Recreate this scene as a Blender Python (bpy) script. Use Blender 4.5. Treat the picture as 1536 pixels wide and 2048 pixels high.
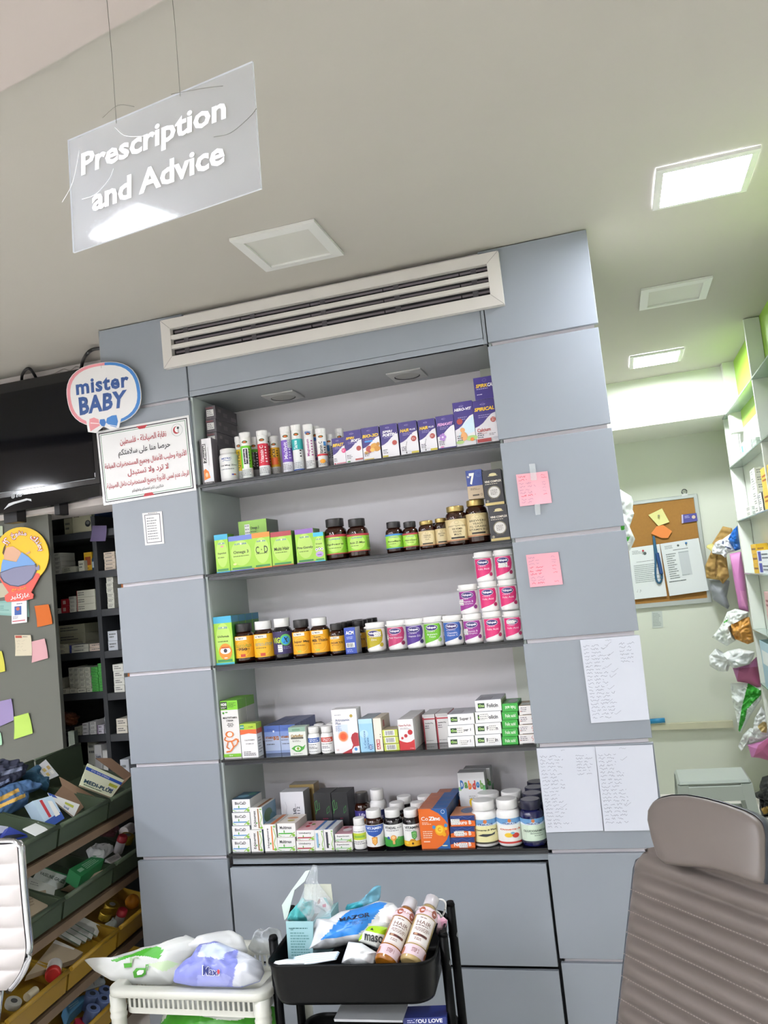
import bpy, bmesh, math, random
from mathutils import Vector, Matrix, noise
R_ = random.Random(7)
SC = bpy.context.scene
COL = SC.collection
for _o in list(bpy.data.objects): bpy.data.objects.remove(_o)
V = Vector
# ------------------------------------------------------------------ camera (solved from the panel grid, metres)
FPX = 1660.0
CR = V((.957185, .270454, -.103207)); CU = V((.124163, -.061511, .990353)); CF = V((-.261497, .960766, .092458))
CC = V((1.9608, -2.9727, 1.65))
cam = bpy.data.cameras.new('camera'); camo = bpy.data.objects.new('camera', cam); COL.objects.link(camo)
cam.sensor_fit = 'VERTICAL'; cam.sensor_height = 36.0; cam.sensor_width = 27.0; cam.lens = FPX / 2048 * 36.0
cam.clip_start = .05; cam.clip_end = 60
camo.matrix_world = Matrix(((CR.x, CU.x, -CF.x, CC.x), (CR.y, CU.y, -CF.y, CC.y), (CR.z, CU.z, -CF.z, CC.z), (0, 0, 0, 1)))
SC.camera = camo
# ------------------------------------------------------------------ world, exposure, lamp strengths
wd = bpy.data.worlds.new('world'); SC.world = wd; wd.use_nodes = True
wd.node_tree.nodes['Background'].inputs[0].default_value = (.8, .85, .9, 1)
wd.node_tree.nodes['Background'].inputs[1].default_value = .05
SC.view_settings.view_transform = 'Standard'
try: SC.view_settings.look = 'None'
except Exception: pass
SC.view_settings.gamma = 1.0; SC.view_settings.use_curve_mapping = False
SC.view_settings.exposure = -0.27
LAMP_NEAR = 160.0      # lit ceiling panel above the right aisle
LAMP_FAR = 230.0       # lit ceiling panel in the back corridor
LAMP_SHOP = 330.0      # lit ceiling panels behind the camera, the rearmost added as fill
LAMP_FRONT = 220.0    # the lit panels in the soffit closest to the wall unit
LAMP_LEFT = 390.0     # left shop panels: one mirrored by the television, the rest added fill
CEIL = 2.85
# ------------------------------------------------------------------ pixel (1536x2048 frame) -> world on a stated plane
def ray(u, v): return CF + CR * ((u - 768) / FPX) + CU * ((1024 - v) / FPX)
def onax(ax, u, v, c):
    d = ray(u, v); return CC + d * ((c - CC[ax]) / d[ax])
def PX(u, v, c): return onax(0, u, v, c)
def PY(u, v, c): return onax(1, u, v, c)
def PZ(u, v, c): return onax(2, u, v, c)
def PP(u, v, o, n):
    d = ray(u, v); return CC + d * ((o - CC).dot(n) / d.dot(n))
def colX(u, z, y):
    a = CR.y * (y - CC.y) + CR.z * (z - CC.z); b = CF.y * (y - CC.y) + CF.z * (z - CC.z); k = u - 768
    return CC.x + (k * b - FPX * a) / (FPX * CR.x - k * CF.x)
def rowZ(v, x, y):
    a = CU.x * (x - CC.x) + CU.y * (y - CC.y); b = CF.x * (x - CC.x) + CF.y * (y - CC.y); k = 1024 - v
    return CC.z + (k * b - FPX * a) / (FPX * CU.z - k * CF.z)
# ------------------------------------------------------------------ materials
def lin(h):
    c = [int(h[i:i + 2], 16) / 255 for i in (0, 2, 4)]
    return tuple(x / 12.92 if x <= .04045 else ((x + .055) / 1.055) ** 2.4 for x in c) + (1,)
_m = {}
def M(h, rough=.5, metal=0., spec=.5, var=0., bump=0., scale=30., coat=0., alpha=1., emit=0., name=None):
    k = (h, rough, metal, spec, var, bump, scale, coat, alpha, emit)
    if k in _m: return _m[k]
    m = bpy.data.materials.new(name or 'paint_' + h); m.use_nodes = True
    nt = m.node_tree; b = nt.nodes['Principled BSDF']
    b.inputs['Base Color'].default_value = lin(h); b.inputs['Roughness'].default_value = rough
    b.inputs['Metallic'].default_value = metal; b.inputs['Specular IOR Level'].default_value = spec
    if coat: b.inputs['Coat Weight'].default_value = coat; b.inputs['Coat Roughness'].default_value = .06
    if alpha < 1: b.inputs['Alpha'].default_value = alpha
    if emit: b.inputs['Emission Color'].default_value = lin(h); b.inputs['Emission Strength'].default_value = emit
    if var or bump:
        tc = nt.nodes.new('ShaderNodeTexCoord'); nz = nt.nodes.new('ShaderNodeTexNoise')
        nz.inputs['Scale'].default_value = scale; nz.inputs['Detail'].default_value = 4
        nt.links.new(tc.outputs['Object'], nz.inputs['Vector'])
        if var:
            mx = nt.nodes.new('ShaderNodeMix'); mx.data_type = 'RGBA'
            c = lin(h); mx.inputs[6].default_value = tuple(x * (1 - var) for x in c[:3]) + (1,)
            mx.inputs[7].default_value = tuple(min(1, x * (1 + var)) for x in c[:3]) + (1,)
            nt.links.new(nz.outputs[0], mx.inputs[0]); nt.links.new(mx.outputs[2], b.inputs['Base Color'])
        if bump:
            bp = nt.nodes.new('ShaderNodeBump'); bp.inputs['Strength'].default_value = bump; bp.inputs['Distance'].default_value = .002
            nt.links.new(nz.outputs[0], bp.inputs['Height']); nt.links.new(bp.outputs[0], b.inputs['Normal'])
    _m[k] = m; return m
def mk(x): return M(x, .42) if isinstance(x, str) else x
def film(h, clear=.6, rough=.12, name='clear_film'):
    k = ('film', h, clear, rough)
    if k in _m: return _m[k]
    m = bpy.data.materials.new(name); m.use_nodes = True; nt = m.node_tree
    b = nt.nodes['Principled BSDF']; b.inputs['Base Color'].default_value = lin(h); b.inputs['Roughness'].default_value = rough
    t = nt.nodes.new('ShaderNodeBsdfTransparent'); mx = nt.nodes.new('ShaderNodeMixShader'); mx.inputs[0].default_value = clear
    nt.links.new(b.outputs[0], mx.inputs[1]); nt.links.new(t.outputs[0], mx.inputs[2])
    nt.links.new(mx.outputs[0], nt.nodes['Material Output'].inputs['Surface'])
    _m[k] = m; return m
# ------------------------------------------------------------------ mesh builder
class MB:
    def __init__(s): s.v = []; s.f = []; s.m = []; s.sm = []; s.mats = []
    def mi(s, mat):
        mat = mk(mat)
        if mat not in s.mats: s.mats.append(mat)
        return s.mats.index(mat)
    def vert(s, p): s.v.append(tuple(p)); return len(s.v) - 1
    def face(s, pts, mat, smooth=False):
        s.f.append([s.vert(p) for p in pts]); s.m.append(s.mi(mat)); s.sm.append(smooth)
    def idx(s, ids, mat, smooth=False): s.f.append(list(ids)); s.m.append(s.mi(mat)); s.sm.append(smooth)
    def box(s, x0, x1, y0, y1, z0, z1, mat, c=0., **side):
        g = lambda k: side.get(k, mat)
        if c <= 0:
            p = [V((x, y, z)) for z in (z0, z1) for y in (y0, y1) for x in (x0, x1)]
            for k, q in (('F', (0, 1, 5, 4)), ('B', (3, 2, 6, 7)), ('L', (2, 0, 4, 6)), ('R', (1, 3, 7, 5)), ('T', (4, 5, 7, 6)), ('D', (2, 3, 1, 0))):
                s.face([p[i] for i in q], g(k))
            return
        X = (x0, x1); Y = (y0, y1); Z = (z0, z1); sg = (1, -1); base = len(s.v); ids = {}
        for i in (0, 1):
            for j in (0, 1):
                for k in (0, 1):
                    for ax in range(3):
                        p = [X[i], Y[j], Z[k]]; q = (i, j, k)
                        for a in range(3):
                            if a != ax: p[a] += sg[q[a]] * c
                        ids[(i, j, k, ax)] = s.vert(p)
        A = lambda i, j, k, ax: ids[(i, j, k, ax)]
        s.idx([A(0, 0, 0, 1), A(1, 0, 0, 1), A(1, 0, 1, 1), A(0, 0, 1, 1)], g('F'))
        s.idx([A(1, 1, 0, 1), A(0, 1, 0, 1), A(0, 1, 1, 1), A(1, 1, 1, 1)], g('B'))
        s.idx([A(0, 1, 0, 0), A(0, 0, 0, 0), A(0, 0, 1, 0), A(0, 1, 1, 0)], g('L'))
        s.idx([A(1, 0, 0, 0), A(1, 1, 0, 0), A(1, 1, 1, 0), A(1, 0, 1, 0)], g('R'))
        s.idx([A(0, 0, 1, 2), A(1, 0, 1, 2), A(1, 1, 1, 2), A(0, 1, 1, 2)], g('T'))
        s.idx([A(0, 1, 0, 2), A(1, 1, 0, 2), A(1, 0, 0, 2), A(0, 0, 0, 2)], g('D'))
        for k in (0, 1):
            for j in (0, 1): s.idx([A(0, j, k, 1), A(1, j, k, 1), A(1, j, k, 2), A(0, j, k, 2)], g('T' if k else 'D'))
            for i in (0, 1): s.idx([A(i, 0, k, 0), A(i, 1, k, 0), A(i, 1, k, 2), A(i, 0, k, 2)], g('T' if k else 'D'))
        for i in (0, 1):
            for j in (0, 1): s.idx([A(i, j, 0, 0), A(i, j, 1, 0), A(i, j, 1, 1), A(i, j, 0, 1)], g('B' if j else 'F'))
            for j in (0, 1):
                for k in (0, 1): s.idx([A(i, j, k, 0), A(i, j, k, 1), A(i, j, k, 2)], g('F'))
    def lathe(s, prof, mat, n=24, cx=0, cy=0, rib=0., close=True):
        rows = []
        for r, z in prof:
            rows.append([s.vert((cx + (r * (1 - rib * (i % 2))) * math.cos(2 * math.pi * i / n), cy + (r * (1 - rib * (i % 2))) * math.sin(2 * math.pi * i / n), z)) for i in range(n)])
        for a, b in zip(rows, rows[1:]):
            for i in range(n): s.idx([a[i], a[(i + 1) % n], b[(i + 1) % n], b[i]], mat, True)
        if close:
            s.idx(rows[0][::-1], mat); s.idx(rows[-1], mat)
    def tube(s, pts, r, mat, n=8, caps=True):
        pts = [V(p) for p in pts]; rows = []; up = V((0, 0, 1))
        for i, p in enumerate(pts):
            t = (pts[min(i + 1, len(pts) - 1)] - pts[max(i - 1, 0)]).normalized()
            a = t.cross(up if abs(t.z) < .95 else V((1, 0, 0))).normalized(); b = a.cross(t)
            rr = r[i] if isinstance(r, (list, tuple)) else r
            rows.append([s.vert(p + a * rr * math.cos(2 * math.pi * k / n) + b * rr * math.sin(2 * math.pi * k / n)) for k in range(n)])
        for a, b in zip(rows, rows[1:]):
            for k in range(n): s.idx([a[k], b[k], b[(k + 1) % n], a[(k + 1) % n]], mat, True)
        if caps: s.idx(rows[0], mat); s.idx(rows[-1][::-1], mat)
    def slab(s, poly, off, mat, back=None, side=None):
        """poly: 3-D outline, extruded by vector off"""
        a = [s.vert(p) for p in poly]; b = [s.vert(V(p) + off) for p in poly]; n = len(a)
        s.idx(a, mat); s.idx(b[::-1], back or mat)
        for i in range(n): s.idx([a[i], b[i], b[(i + 1) % n], a[(i + 1) % n]], side or mat)
    def grid(s, fn, nu, nv, mat, smooth=True, flip=False):
        g = [[s.vert(fn(i / nu, j / nv)) for i in range(nu + 1)] for j in range(nv + 1)]
        for j in range(nv):
            for i in range(nu):
                q = [g[j][i], g[j][i + 1], g[j + 1][i + 1], g[j + 1][i]]
                s.idx(q[::-1] if flip else q, mat(i, j) if callable(mat) else mat, smooth)
    def blob(s, fn, mat, nu=20, nv=12, smooth=True):
        """closed ball-like surface, fn(direction)->point"""
        rows = []
        for j in range(1, nv):
            th = math.pi * j / nv
            rows.append([s.vert(fn(V((math.sin(th) * math.cos(2 * math.pi * i / nu), math.sin(th) * math.sin(2 * math.pi * i / nu), math.cos(th))))) for i in range(nu)])
        t = s.vert(fn(V((0, 0, 1)))); b = s.vert(fn(V((0, 0, -1))))
        for i in range(nu):
            s.idx([t, rows[0][i], rows[0][(i + 1) % nu]], mat, smooth); s.idx([b, rows[-1][(i + 1) % nu], rows[-1][i]], mat, smooth)
        for p, q in zip(rows, rows[1:]):
            for i in range(nu): s.idx([p[i], q[i], q[(i + 1) % nu], p[(i + 1) % nu]], mat, smooth)
    def xf(s, mtx): s.v = [tuple(mtx @ V(p)) for p in s.v]; return s
    def build(s, name, parent=None, loc=None, rz=0., autos=None):
        me = bpy.data.meshes.new(name); me.from_pydata(s.v, [], s.f)
        for m in s.mats: me.materials.append(m)
        me.polygons.foreach_set('material_index', s.m); me.polygons.foreach_set('use_smooth', s.sm); me.update()
        o = bpy.data.objects.new(name, me); COL.objects.link(o)
        if parent: o.parent = parent
        if loc is not None: o.location = loc
        o.rotation_euler.z = rz
        return o
def tag(o, label=None, cat=None, group=None, kind=None):
    if label: o['label'] = label
    if cat: o['category'] = cat
    if group: o['group'] = group
    if kind: o['kind'] = kind
    return o
def empty(name, loc, label, cat, group=None, rz=0.):
    o = bpy.data.objects.new(name, None); COL.objects.link(o); o.location = loc; o.rotation_euler.z = rz; o.empty_display_size = .05
    return tag(o, label, cat, group)
def copy_tree(o, loc, label, rz=None):
    c = o.copy(); COL.objects.link(c); c.location = loc; c['label'] = label
    if rz is not None: c.rotation_euler.z = rz
    for ch in o.children:
        k = ch.copy(); COL.objects.link(k); k.parent = c
        for g in ch.children:
            h = g.copy(); COL.objects.link(h); h.parent = k
    return c
# ------------------------------------------------------------------ lettering
_tmp = bpy.data.scenes.new('lettering_bench')
_tc = {}
def glyph(t, b=0., sh=0., sp=1.):
    k = (t, b, sh, sp)
    if k in _tc: return _tc[k]
    c = bpy.data.curves.new('g', 'FONT'); c.body = t; c.offset = b; c.shear = sh; c.resolution_u = 2; c.space_character = sp
    o = bpy.data.objects.new('g', c); _tmp.collection.objects.link(o)
    _vl = _tmp.view_layers[0]; _vl.update(); dg = _vl.depsgraph
    if dg is None:
        with bpy.context.temp_override(scene=_tmp, view_layer=_vl): dg = bpy.context.evaluated_depsgraph_get()
    dg.update()
    me = bpy.data.meshes.new_from_object(o.evaluated_get(dg))
    vs = [(v.co.x, v.co.y) for v in me.vertices]; fs = [tuple(p.vertices) for p in me.polygons]
    bpy.data.meshes.remove(me); bpy.data.objects.remove(o); bpy.data.curves.remove(c)
    _tc[k] = (vs, fs); return _tc[k]
_AF = {}
for _ch, _cp, _n in (('ا', 0xFE8D, 2), ('ب', 0xFE8F, 4), ('ة', 0xFE93, 2), ('ت', 0xFE95, 4), ('ث', 0xFE99, 4), ('ج', 0xFE9D, 4), ('ح', 0xFEA1, 4), ('خ', 0xFEA5, 4), ('د', 0xFEA9, 2), ('ذ', 0xFEAB, 2), ('ر', 0xFEAD, 2), ('ز', 0xFEAF, 2), ('س', 0xFEB1, 4), ('ش', 0xFEB5, 4), ('ص', 0xFEB9, 4), ('ض', 0xFEBD, 4), ('ط', 0xFEC1, 4), ('ظ', 0xFEC5, 4), ('ع', 0xFEC9, 4), ('غ', 0xFECD, 4), ('ف', 0xFED1, 4), ('ق', 0xFED5, 4), ('ك', 0xFED9, 4), ('ل', 0xFEDD, 4), ('م', 0xFEE1, 4), ('ن', 0xFEE5, 4), ('ه', 0xFEE9, 4), ('و', 0xFEED, 2), ('ى', 0xFEEF, 2), ('ي', 0xFEF1, 4), ('أ', 0xFE83, 2), ('\x01', 0xFEFB, 2), ('\x02', 0xFEF7, 2)):
    _AF[_ch] = (_cp, _n)
def arab(t):
    t = t.replace('لا', '\x01').replace('لأ', '\x02'); out = []
    for i, ch in enumerate(t):
        if ch not in _AF: out.append(ch); continue
        cp, n = _AF[ch]
        pj = i > 0 and t[i - 1] in _AF and _AF[t[i - 1]][1] == 4
        nj = n == 4 and i + 1 < len(t) and t[i + 1] in _AF
        out.append(chr(cp + (3 if pj and nj else 1 if pj else 2 if nj else 0)))
    return ''.join(out[::-1])
# ------------------------------------------------------------------ printing on a face: fm(x, y, off) maps metres on the face to a point
def _clip(poly, x0, x1):
    for sgn, lim in ((1, x0), (-1, x1)):
        out = []
        for i in range(len(poly)):
            a, b = poly[i], poly[(i + 1) % len(poly)]; da = sgn * (a[0] - lim); db = sgn * (b[0] - lim)
            if da >= 0: out.append(a)
            if da * db < 0:
                t = da / (da - db); out.append((a[0] + (b[0] - a[0]) * t, a[1] + (b[1] - a[1]) * t))
        poly = out
        if not poly: return []
    return poly
def deco(mb, fm, w, h, items, step=None, off0=.00025, doff=.00022, seed=1):
    rnd = random.Random(seed); off = off0
    def poly(pts, col, o):
        if step:
            x0 = min(p[0] for p in pts); x1 = max(p[0] for p in pts); n = max(1, int(math.ceil((x1 - x0) / step)))
            if n > 1:
                for i in range(n):
                    q = _clip(pts, x0 + (x1 - x0) * i / n, x0 + (x1 - x0) * (i + 1) / n)
                    if len(q) > 2: mb.face([fm(x, y, o) for x, y in q], col)
                return
        mb.face([fm(x, y, o) for x, y in pts], col)
    def rect(x0, y0, x1, y1, col, o): poly([(x0, y0), (x1, y0), (x1, y1), (x0, y1)], col, o)
    def strip(pts, wd, col, o):
        for a, b in zip(pts, pts[1:]):
            dx, dy = b[0] - a[0], b[1] - a[1]; l = math.hypot(dx, dy) or 1e-9; nx, ny = -dy / l * wd / 2, dx / l * wd / 2
            mb.face([fm(a[0] - nx, a[1] - ny, o), fm(b[0] - nx, b[1] - ny, o), fm(b[0] + nx, b[1] + ny, o), fm(a[0] + nx, a[1] + ny, o)], col)
    for it in items:
        k = it[0]; off += doff
        if k == 'r': rect(it[1] * w, it[2] * h, it[3] * w, it[4] * h, it[5], off)
        elif k == 'e':
            cx, cy, rx = it[1] * w, it[2] * h, it[3] * w; ry = it[4] * h if it[4] else rx
            poly([(cx + rx * math.cos(2 * math.pi * i / 22), cy + ry * math.sin(2 * math.pi * i / 22)) for i in range(22)], it[5], off)
        elif k == 'o':   # ring
            cx, cy, rx = it[1] * w, it[2] * h, it[3] * w; ry = it[4] * h if it[4] else rx
            strip([(cx + rx * math.cos(2 * math.pi * i / 24), cy + ry * math.sin(2 * math.pi * i / 24)) for i in range(25)], it[5], it[6], off)
        elif k == 'p': poly([(x * w, y * h) for x, y in it[1]], it[2], off)
        elif k == 'k': strip([(x * w, y * h) for x, y in it[1]], it[2], it[3], off)
        elif k == 't':   # text: string, cx, cy, width, height, colour, bold, shear, rotation
            s, cx, cy, tw, th, col = it[1:7]; b = it[7] if len(it) > 7 else 0; sh = it[8] if len(it) > 8 else 0; rot = it[9] if len(it) > 9 else 0
            vs, fs = glyph(s, b, sh)
            if not vs: continue
            xs = [p[0] for p in vs]; ys = [p[1] for p in vs]
            sx0, sx1, sy0, sy1 = min(xs), max(xs), min(ys), max(ys); W, H = tw * w, th * h
            if rot in (90, -90): W, H = H, W
            pts = []
            for x, y in vs:
                a = ((x - sx0) / (sx1 - sx0) - .5) * W; c = ((y - sy0) / (sy1 - sy0) - .5) * H
                if rot:
                    q = math.radians(rot); a, c = a * math.cos(q) - c * math.sin(q), a * math.sin(q) + c * math.cos(q)
                pts.append((cx * w + a, cy * h + c))
            base = [mb.vert(fm(x, y, off)) for x, y in pts]
            for f in fs: mb.idx([base[i] for i in f], col)
        elif k == 'l':   # small print too fine to read: rows of dashes
            x0, y0, x1, y1, n, col = it[1:7]; ph = (y1 - y0) * h / n
            for i in range(n):
                y = y1 * h - ph * (i + .5); x = x0 * w; xe = x0 * w + (x1 - x0) * w * rnd.uniform(.6, 1)
                if len(it) > 7: mid = (x0 + x1) / 2 * w; ln = (xe - x); x = mid - ln / 2; xe = mid + ln / 2
                while x < xe:
                    q = min(xe, x + rnd.uniform(.003, .009)); rect(x, y - ph * .22, q, y + ph * .22, col, off); x = q + .0016
        elif k == 'w':   # handwriting scribble rows
            x0, y0, x1, y1, n, col, wd = it[1:8]; ph = (y1 - y0) * h / n
            for i in range(n):
                y = y1 * h - ph * (i + .5); x = x0 * w; xe = x0 * w + (x1 - x0) * w * rnd.uniform(.55, 1)
                while x < xe:
                    pts = []; q = min(xe, x + rnd.uniform(.012, .03))
                    while x < q:
                        pts.append((x, y + rnd.uniform(-.3, .3) * ph)); x += rnd.uniform(.0018, .0035)
                    if len(pts) > 1: strip(pts, wd, col, off)
                    x = q + .006
        elif k == 'bc':
            x0, y0, x1, y1 = it[1] * w, it[2] * h, it[3] * w, it[4] * h; rect(x0, y0, x1, y1, 'f2f2f0', off); x = x0 + .1 * (x1 - x0)
            while x < x1 - .1 * (x1 - x0):
                q = x + rnd.uniform(.0006, .0018); rect(x, y0 + .1 * (y1 - y0), min(q, x1), y1 - .1 * (y1 - y0), '2a2a2c', off + doff); x = q + rnd.uniform(.0007, .0016)
            off += doff
        elif k == 'st':  # price sticker
            x0, y0, x1, y1 = it[1], it[2], it[3], it[4]; rect(x0 * w, y0 * h, x1 * w, y1 * h, 'eceae6', off)
            ph = (y1 - y0) * h / 3
            for i in range(3):
                x = (x0 + .1 * (x1 - x0)) * w; y = y0 * h + ph * (i + .5)
                while x < (x1 - .15 * (x1 - x0)) * w:
                    q = x + rnd.uniform(.002, .006); rect(x, y - ph * .18, min(q, x1 * w), y + ph * .18, '8c8c90', off + doff); x = q + .002
            off += doff
def plate(tl, tr, br, bl):
    """face map over a flat or slightly twisted quadrilateral sheet (world points)"""
    n = (tr - tl).cross(tl - bl); n.normalize()
    w = ((tr - tl).length + (br - bl).length) / 2; h = ((tl - bl).length + (tr - br).length) / 2
    def fm(x, y, o, w=w, h=h):
        a, b = x / w, y / h
        return bl * (1 - a) * (1 - b) + br * a * (1 - b) + tr * a * b + tl * (1 - a) * b + n * (-o if n.dot(CC - tl) < 0 else o)
    return fm, w, h
def sheet(name, label, cat, c, col, items=(), th=.0006, curl=0., group=None, mat=None, seed=1, part=None):
    """thin sheet of paper or card through 4 world corners tl,tr,br,bl"""
    tl, tr, br, bl = c; o0 = (tl + tr + br + bl) / 4; c = [p - o0 for p in c]
    fm0, w, h = plate(*[p + o0 for p in c])
    def fm(x, y, o): return fm0(x, y, o + curl * (1 - (2 * (y / h) - 1) ** 2) * -1 + curl) - o0
    mb = MB(); m = mat or M(col, .75)
    n = 6 if curl else 1
    mb.grid(lambda a, b: fm(a * w, b * h, 0), n, n, m, bool(curl)); mb.grid(lambda a, b: fm(a * w, b * h, -th), n, n, m, bool(curl), True)
    e = [(0, 0, 1, 0), (1, 0, 1, 1), (1, 1, 0, 1), (0, 1, 0, 0)]
    for a0, b0, a1, b1 in e:
        mb.face([fm(a0 * w, b0 * h, 0), fm(a0 * w, b0 * h, -th), fm(a1 * w, b1 * h, -th), fm(a1 * w, b1 * h, 0)], m)
    deco(mb, fm, w, h, items, seed=seed, step=(w / 6 if curl else None))
    ob = mb.build(name, part, None if part else o0)
    if part: ob.location = o0 - part.location
    return ob if part else tag(ob, label, cat, group)
# ================================================================== the setting
PANEL = M('8c929a', .38, var=.03, scale=6); PANEL_IN = M('b9c2c0', .22, var=.03, scale=5)
WHITE_P = M('d9d7d3', .6, var=.02, scale=8); CEILM = M('b2aea5', .8, var=.025, scale=2.5, bump=.05)
def wall(name, x0, x1, y0, y1, z0, z1, m, c=0):
    mb = MB(); mb.box(x0, x1, y0, y1, z0, z1, m, c); return tag(mb.build(name), kind='structure')
wall('floor', -4.6, 2.95, -6.1, 3.5, -.05, 0, M('ece8e0', .35, var=.03, scale=3))
wall('ceiling', -4.6, 2.95, -6.1, 2.80, CEIL, CEIL + .05, CEILM)
# lower soffit over the shop floor nearest the camera, its far edge runs slightly askew
e0 = PZ(0, 185, 2.78); e1 = PZ(327, 0, 2.78); ed = (e1 - e0) / (e1 - e0).x
mb = MB(); a = e0 + ed * (-4.6 - e0.x); b = e0 + ed * (2.8 - e0.x)
mb.slab([V((-4.6, -6, 2.78)), V((2.8, -6, 2.78)), b, a], V((0, 0, .065)), M('b6aca6', .8, var=.02, scale=2))
tag(mb.build('ceiling_soffit'), kind='structure')
wall('wall_back', -4.6, 2.95, -6.15, -6.1, 0, 2.9, WHITE_P)
wall('wall_left', -4.65, -4.6, -6.1, 3.5, 0, 2.9, WHITE_P)
GREEN = M('9cc83c', .35, var=.04, scale=3)
wall('wall_right', 2.82, 2.9, -.4, 3.5, 2.42, CEIL, GREEN)
wall('wall_right_shop', 2.82, 2.9, -6.1, -.4, 2.42, CEIL, WHITE_P)
wall('wall_right_lower', 2.82, 2.9, -6.1, 3.5, 0, 2.42, M('d4d8ce', .45, var=.02, scale=3))
wall('wall_far', 1.6, 2.95, 3.37, 3.45, 0, 2.6, M('cfd4c4', .55, var=.035, scale=2.2))
wall('wall_far_bulkhead', 1.6, 2.82, 2.685, 3.37, 2.535, CEIL, M('dfe2d6', .6, var=.02, scale=3))
wall('wall_far_inner', 1.52, 1.6, .36, 3.45, 0, CEIL, M('d5d8cc', .6))
wall('wall_shop_bulkhead', -4.6, .0, .348, .62, 2.172, CEIL - .001, M('ddd6d2', .65, var=.02, scale=4))
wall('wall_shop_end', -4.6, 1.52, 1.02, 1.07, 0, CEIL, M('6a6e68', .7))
PART = M('585a52', .5, var=.05, scale=3)
wall('partition_panel', -2.6, -.612, .40, .425, 0, 2.30, PART)
wall('wall_niche_core', .02, 1.99, .392, .46, 0, CEIL - .001, M('cfcfd0', .6))
wall('wall_far_pilaster', 2.752, 2.82, 2.60, 2.684, 2.40, CEIL, M('dfe2d6', .6))
# ------------------------------------------------------------------ panel-clad wall unit with the shelved niche
XL0, XL1, XR0, XR1 = 0., .3896, 1.6083, 2.0009
SEAM = [2.5028 - .36 * k for k in range(8)]
unit = empty('display_wall_unit', (1.0, .18, 0), 'tall grey panelled wall unit with a five-shelf niche between two pillars', 'shelving')
def upart(name, mb, parent=None):
    o = mb.build(name, parent or unit)
    if not parent: o.location = -unit.location
    return o
for px0, px1 in ((XL0, XL1), (XR0, XR1)):
    mb = MB(); out = .014
    mb.box(px0 + (out if px0 == 0 else .012), px1 - (out if px0 else .012), .019, .391, 0, 2.846, M('e2dde2', .6)); o = upart('pillar_core', mb)
    for k in range(8):
        zt = 2.846 if k == 0 else SEAM[k - 1] - .0154; zb = SEAM[k] if k < 7 else .02
        if zt - zb < .05: continue
        mb = MB(); j = (((k * 7 + (3 if px0 else 0)) % 5) - 2) * .0012
        mb.box(px0 + j, px1 + j * .5, 0, .0185, zb, zt, PANEL, .0012); upart('cladding_panel', mb)
# raw wood ends showing in two seams of the outer pillar edge
for k in (2, 3):
    mb = MB(); mb.box(.004, .0145 + .012 * (k == 3), .02, .05, SEAM[k] - .0154, SEAM[k], M('9a5a2c', .8)); upart('wood_batten', mb)
# niche: inner sides, back, top, header
mb = MB(); mb.box(.387, .397, .019, .375, .70, 2.5028, PANEL_IN); upart('niche_side_panel', mb)
mb = MB(); mb.box(1.6085, 1.618, .019, .375, .70, 2.5028, PANEL_IN); upart('niche_side_panel', mb)
mb = MB(); mb.box(.397, 1.612, .375, .391, .62, 2.84, M('efebef', .5, var=.015, scale=5)); upart('niche_back_panel', mb)
mb = MB(); mb.box(.40, 1.60, .004, .375, 2.500, 2.516, M('8f9395', .25, var=.03, scale=5)); upart('niche_top_panel', mb)
mb = MB(); mb.box(XL1 + .003, 1.592, .002, .02, 2.500, 2.522, PANEL, .0008); mb.box(XL1 + .003, 1.592, .004, .02, 2.5235, 2.66, PANEL, .0008)
mb.box(1.5945, 1.606, .003, .02, 2.500, 2.66, PANEL, .0006); upart('header_panel', mb)
mb = MB(); mb.box(.385, 1.612, .02, .06, 2.815, 2.848, M('e6e0de', .7)); upart('filler_strip', mb)
SHZ = [2.140, 1.781, 1.423, 1.060, .7075]
GLASSK = M('0c0d10', .07, spec=.6); UNDER = M('8a8c90', .3)
for z in SHZ:
    mb = MB(); mb.box(.395, 1.609, .006, .375, z - .010, z, GLASSK, .0008, D=UNDER, F=M('0a0b0d', .45))
    mb.box(.402, 1.608, .020, .375, z - .024, z - .0105, UNDER, .0006, F=M('3a3c40', .3)); upart('shelf', mb)
# base cabinet under the niche
mb = MB(); mb.box(.398, 1.602, .03, .345, .655, .684, M('8b9298', .3)); upart('plinth_top', mb)
for z0, z1 in ((.3145, .6555), (.02, .3005)):
    mb = MB(); mb.box(.3975, 1.5965, .001, .019, z0, z1, PANEL, .0012); upart('base_panel', mb)
mb = MB(); mb.box(.39, 1.61, .03, .06, 0, .66, M('1c1f22', .7)); upart('cabinet_carcass', mb)
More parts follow.
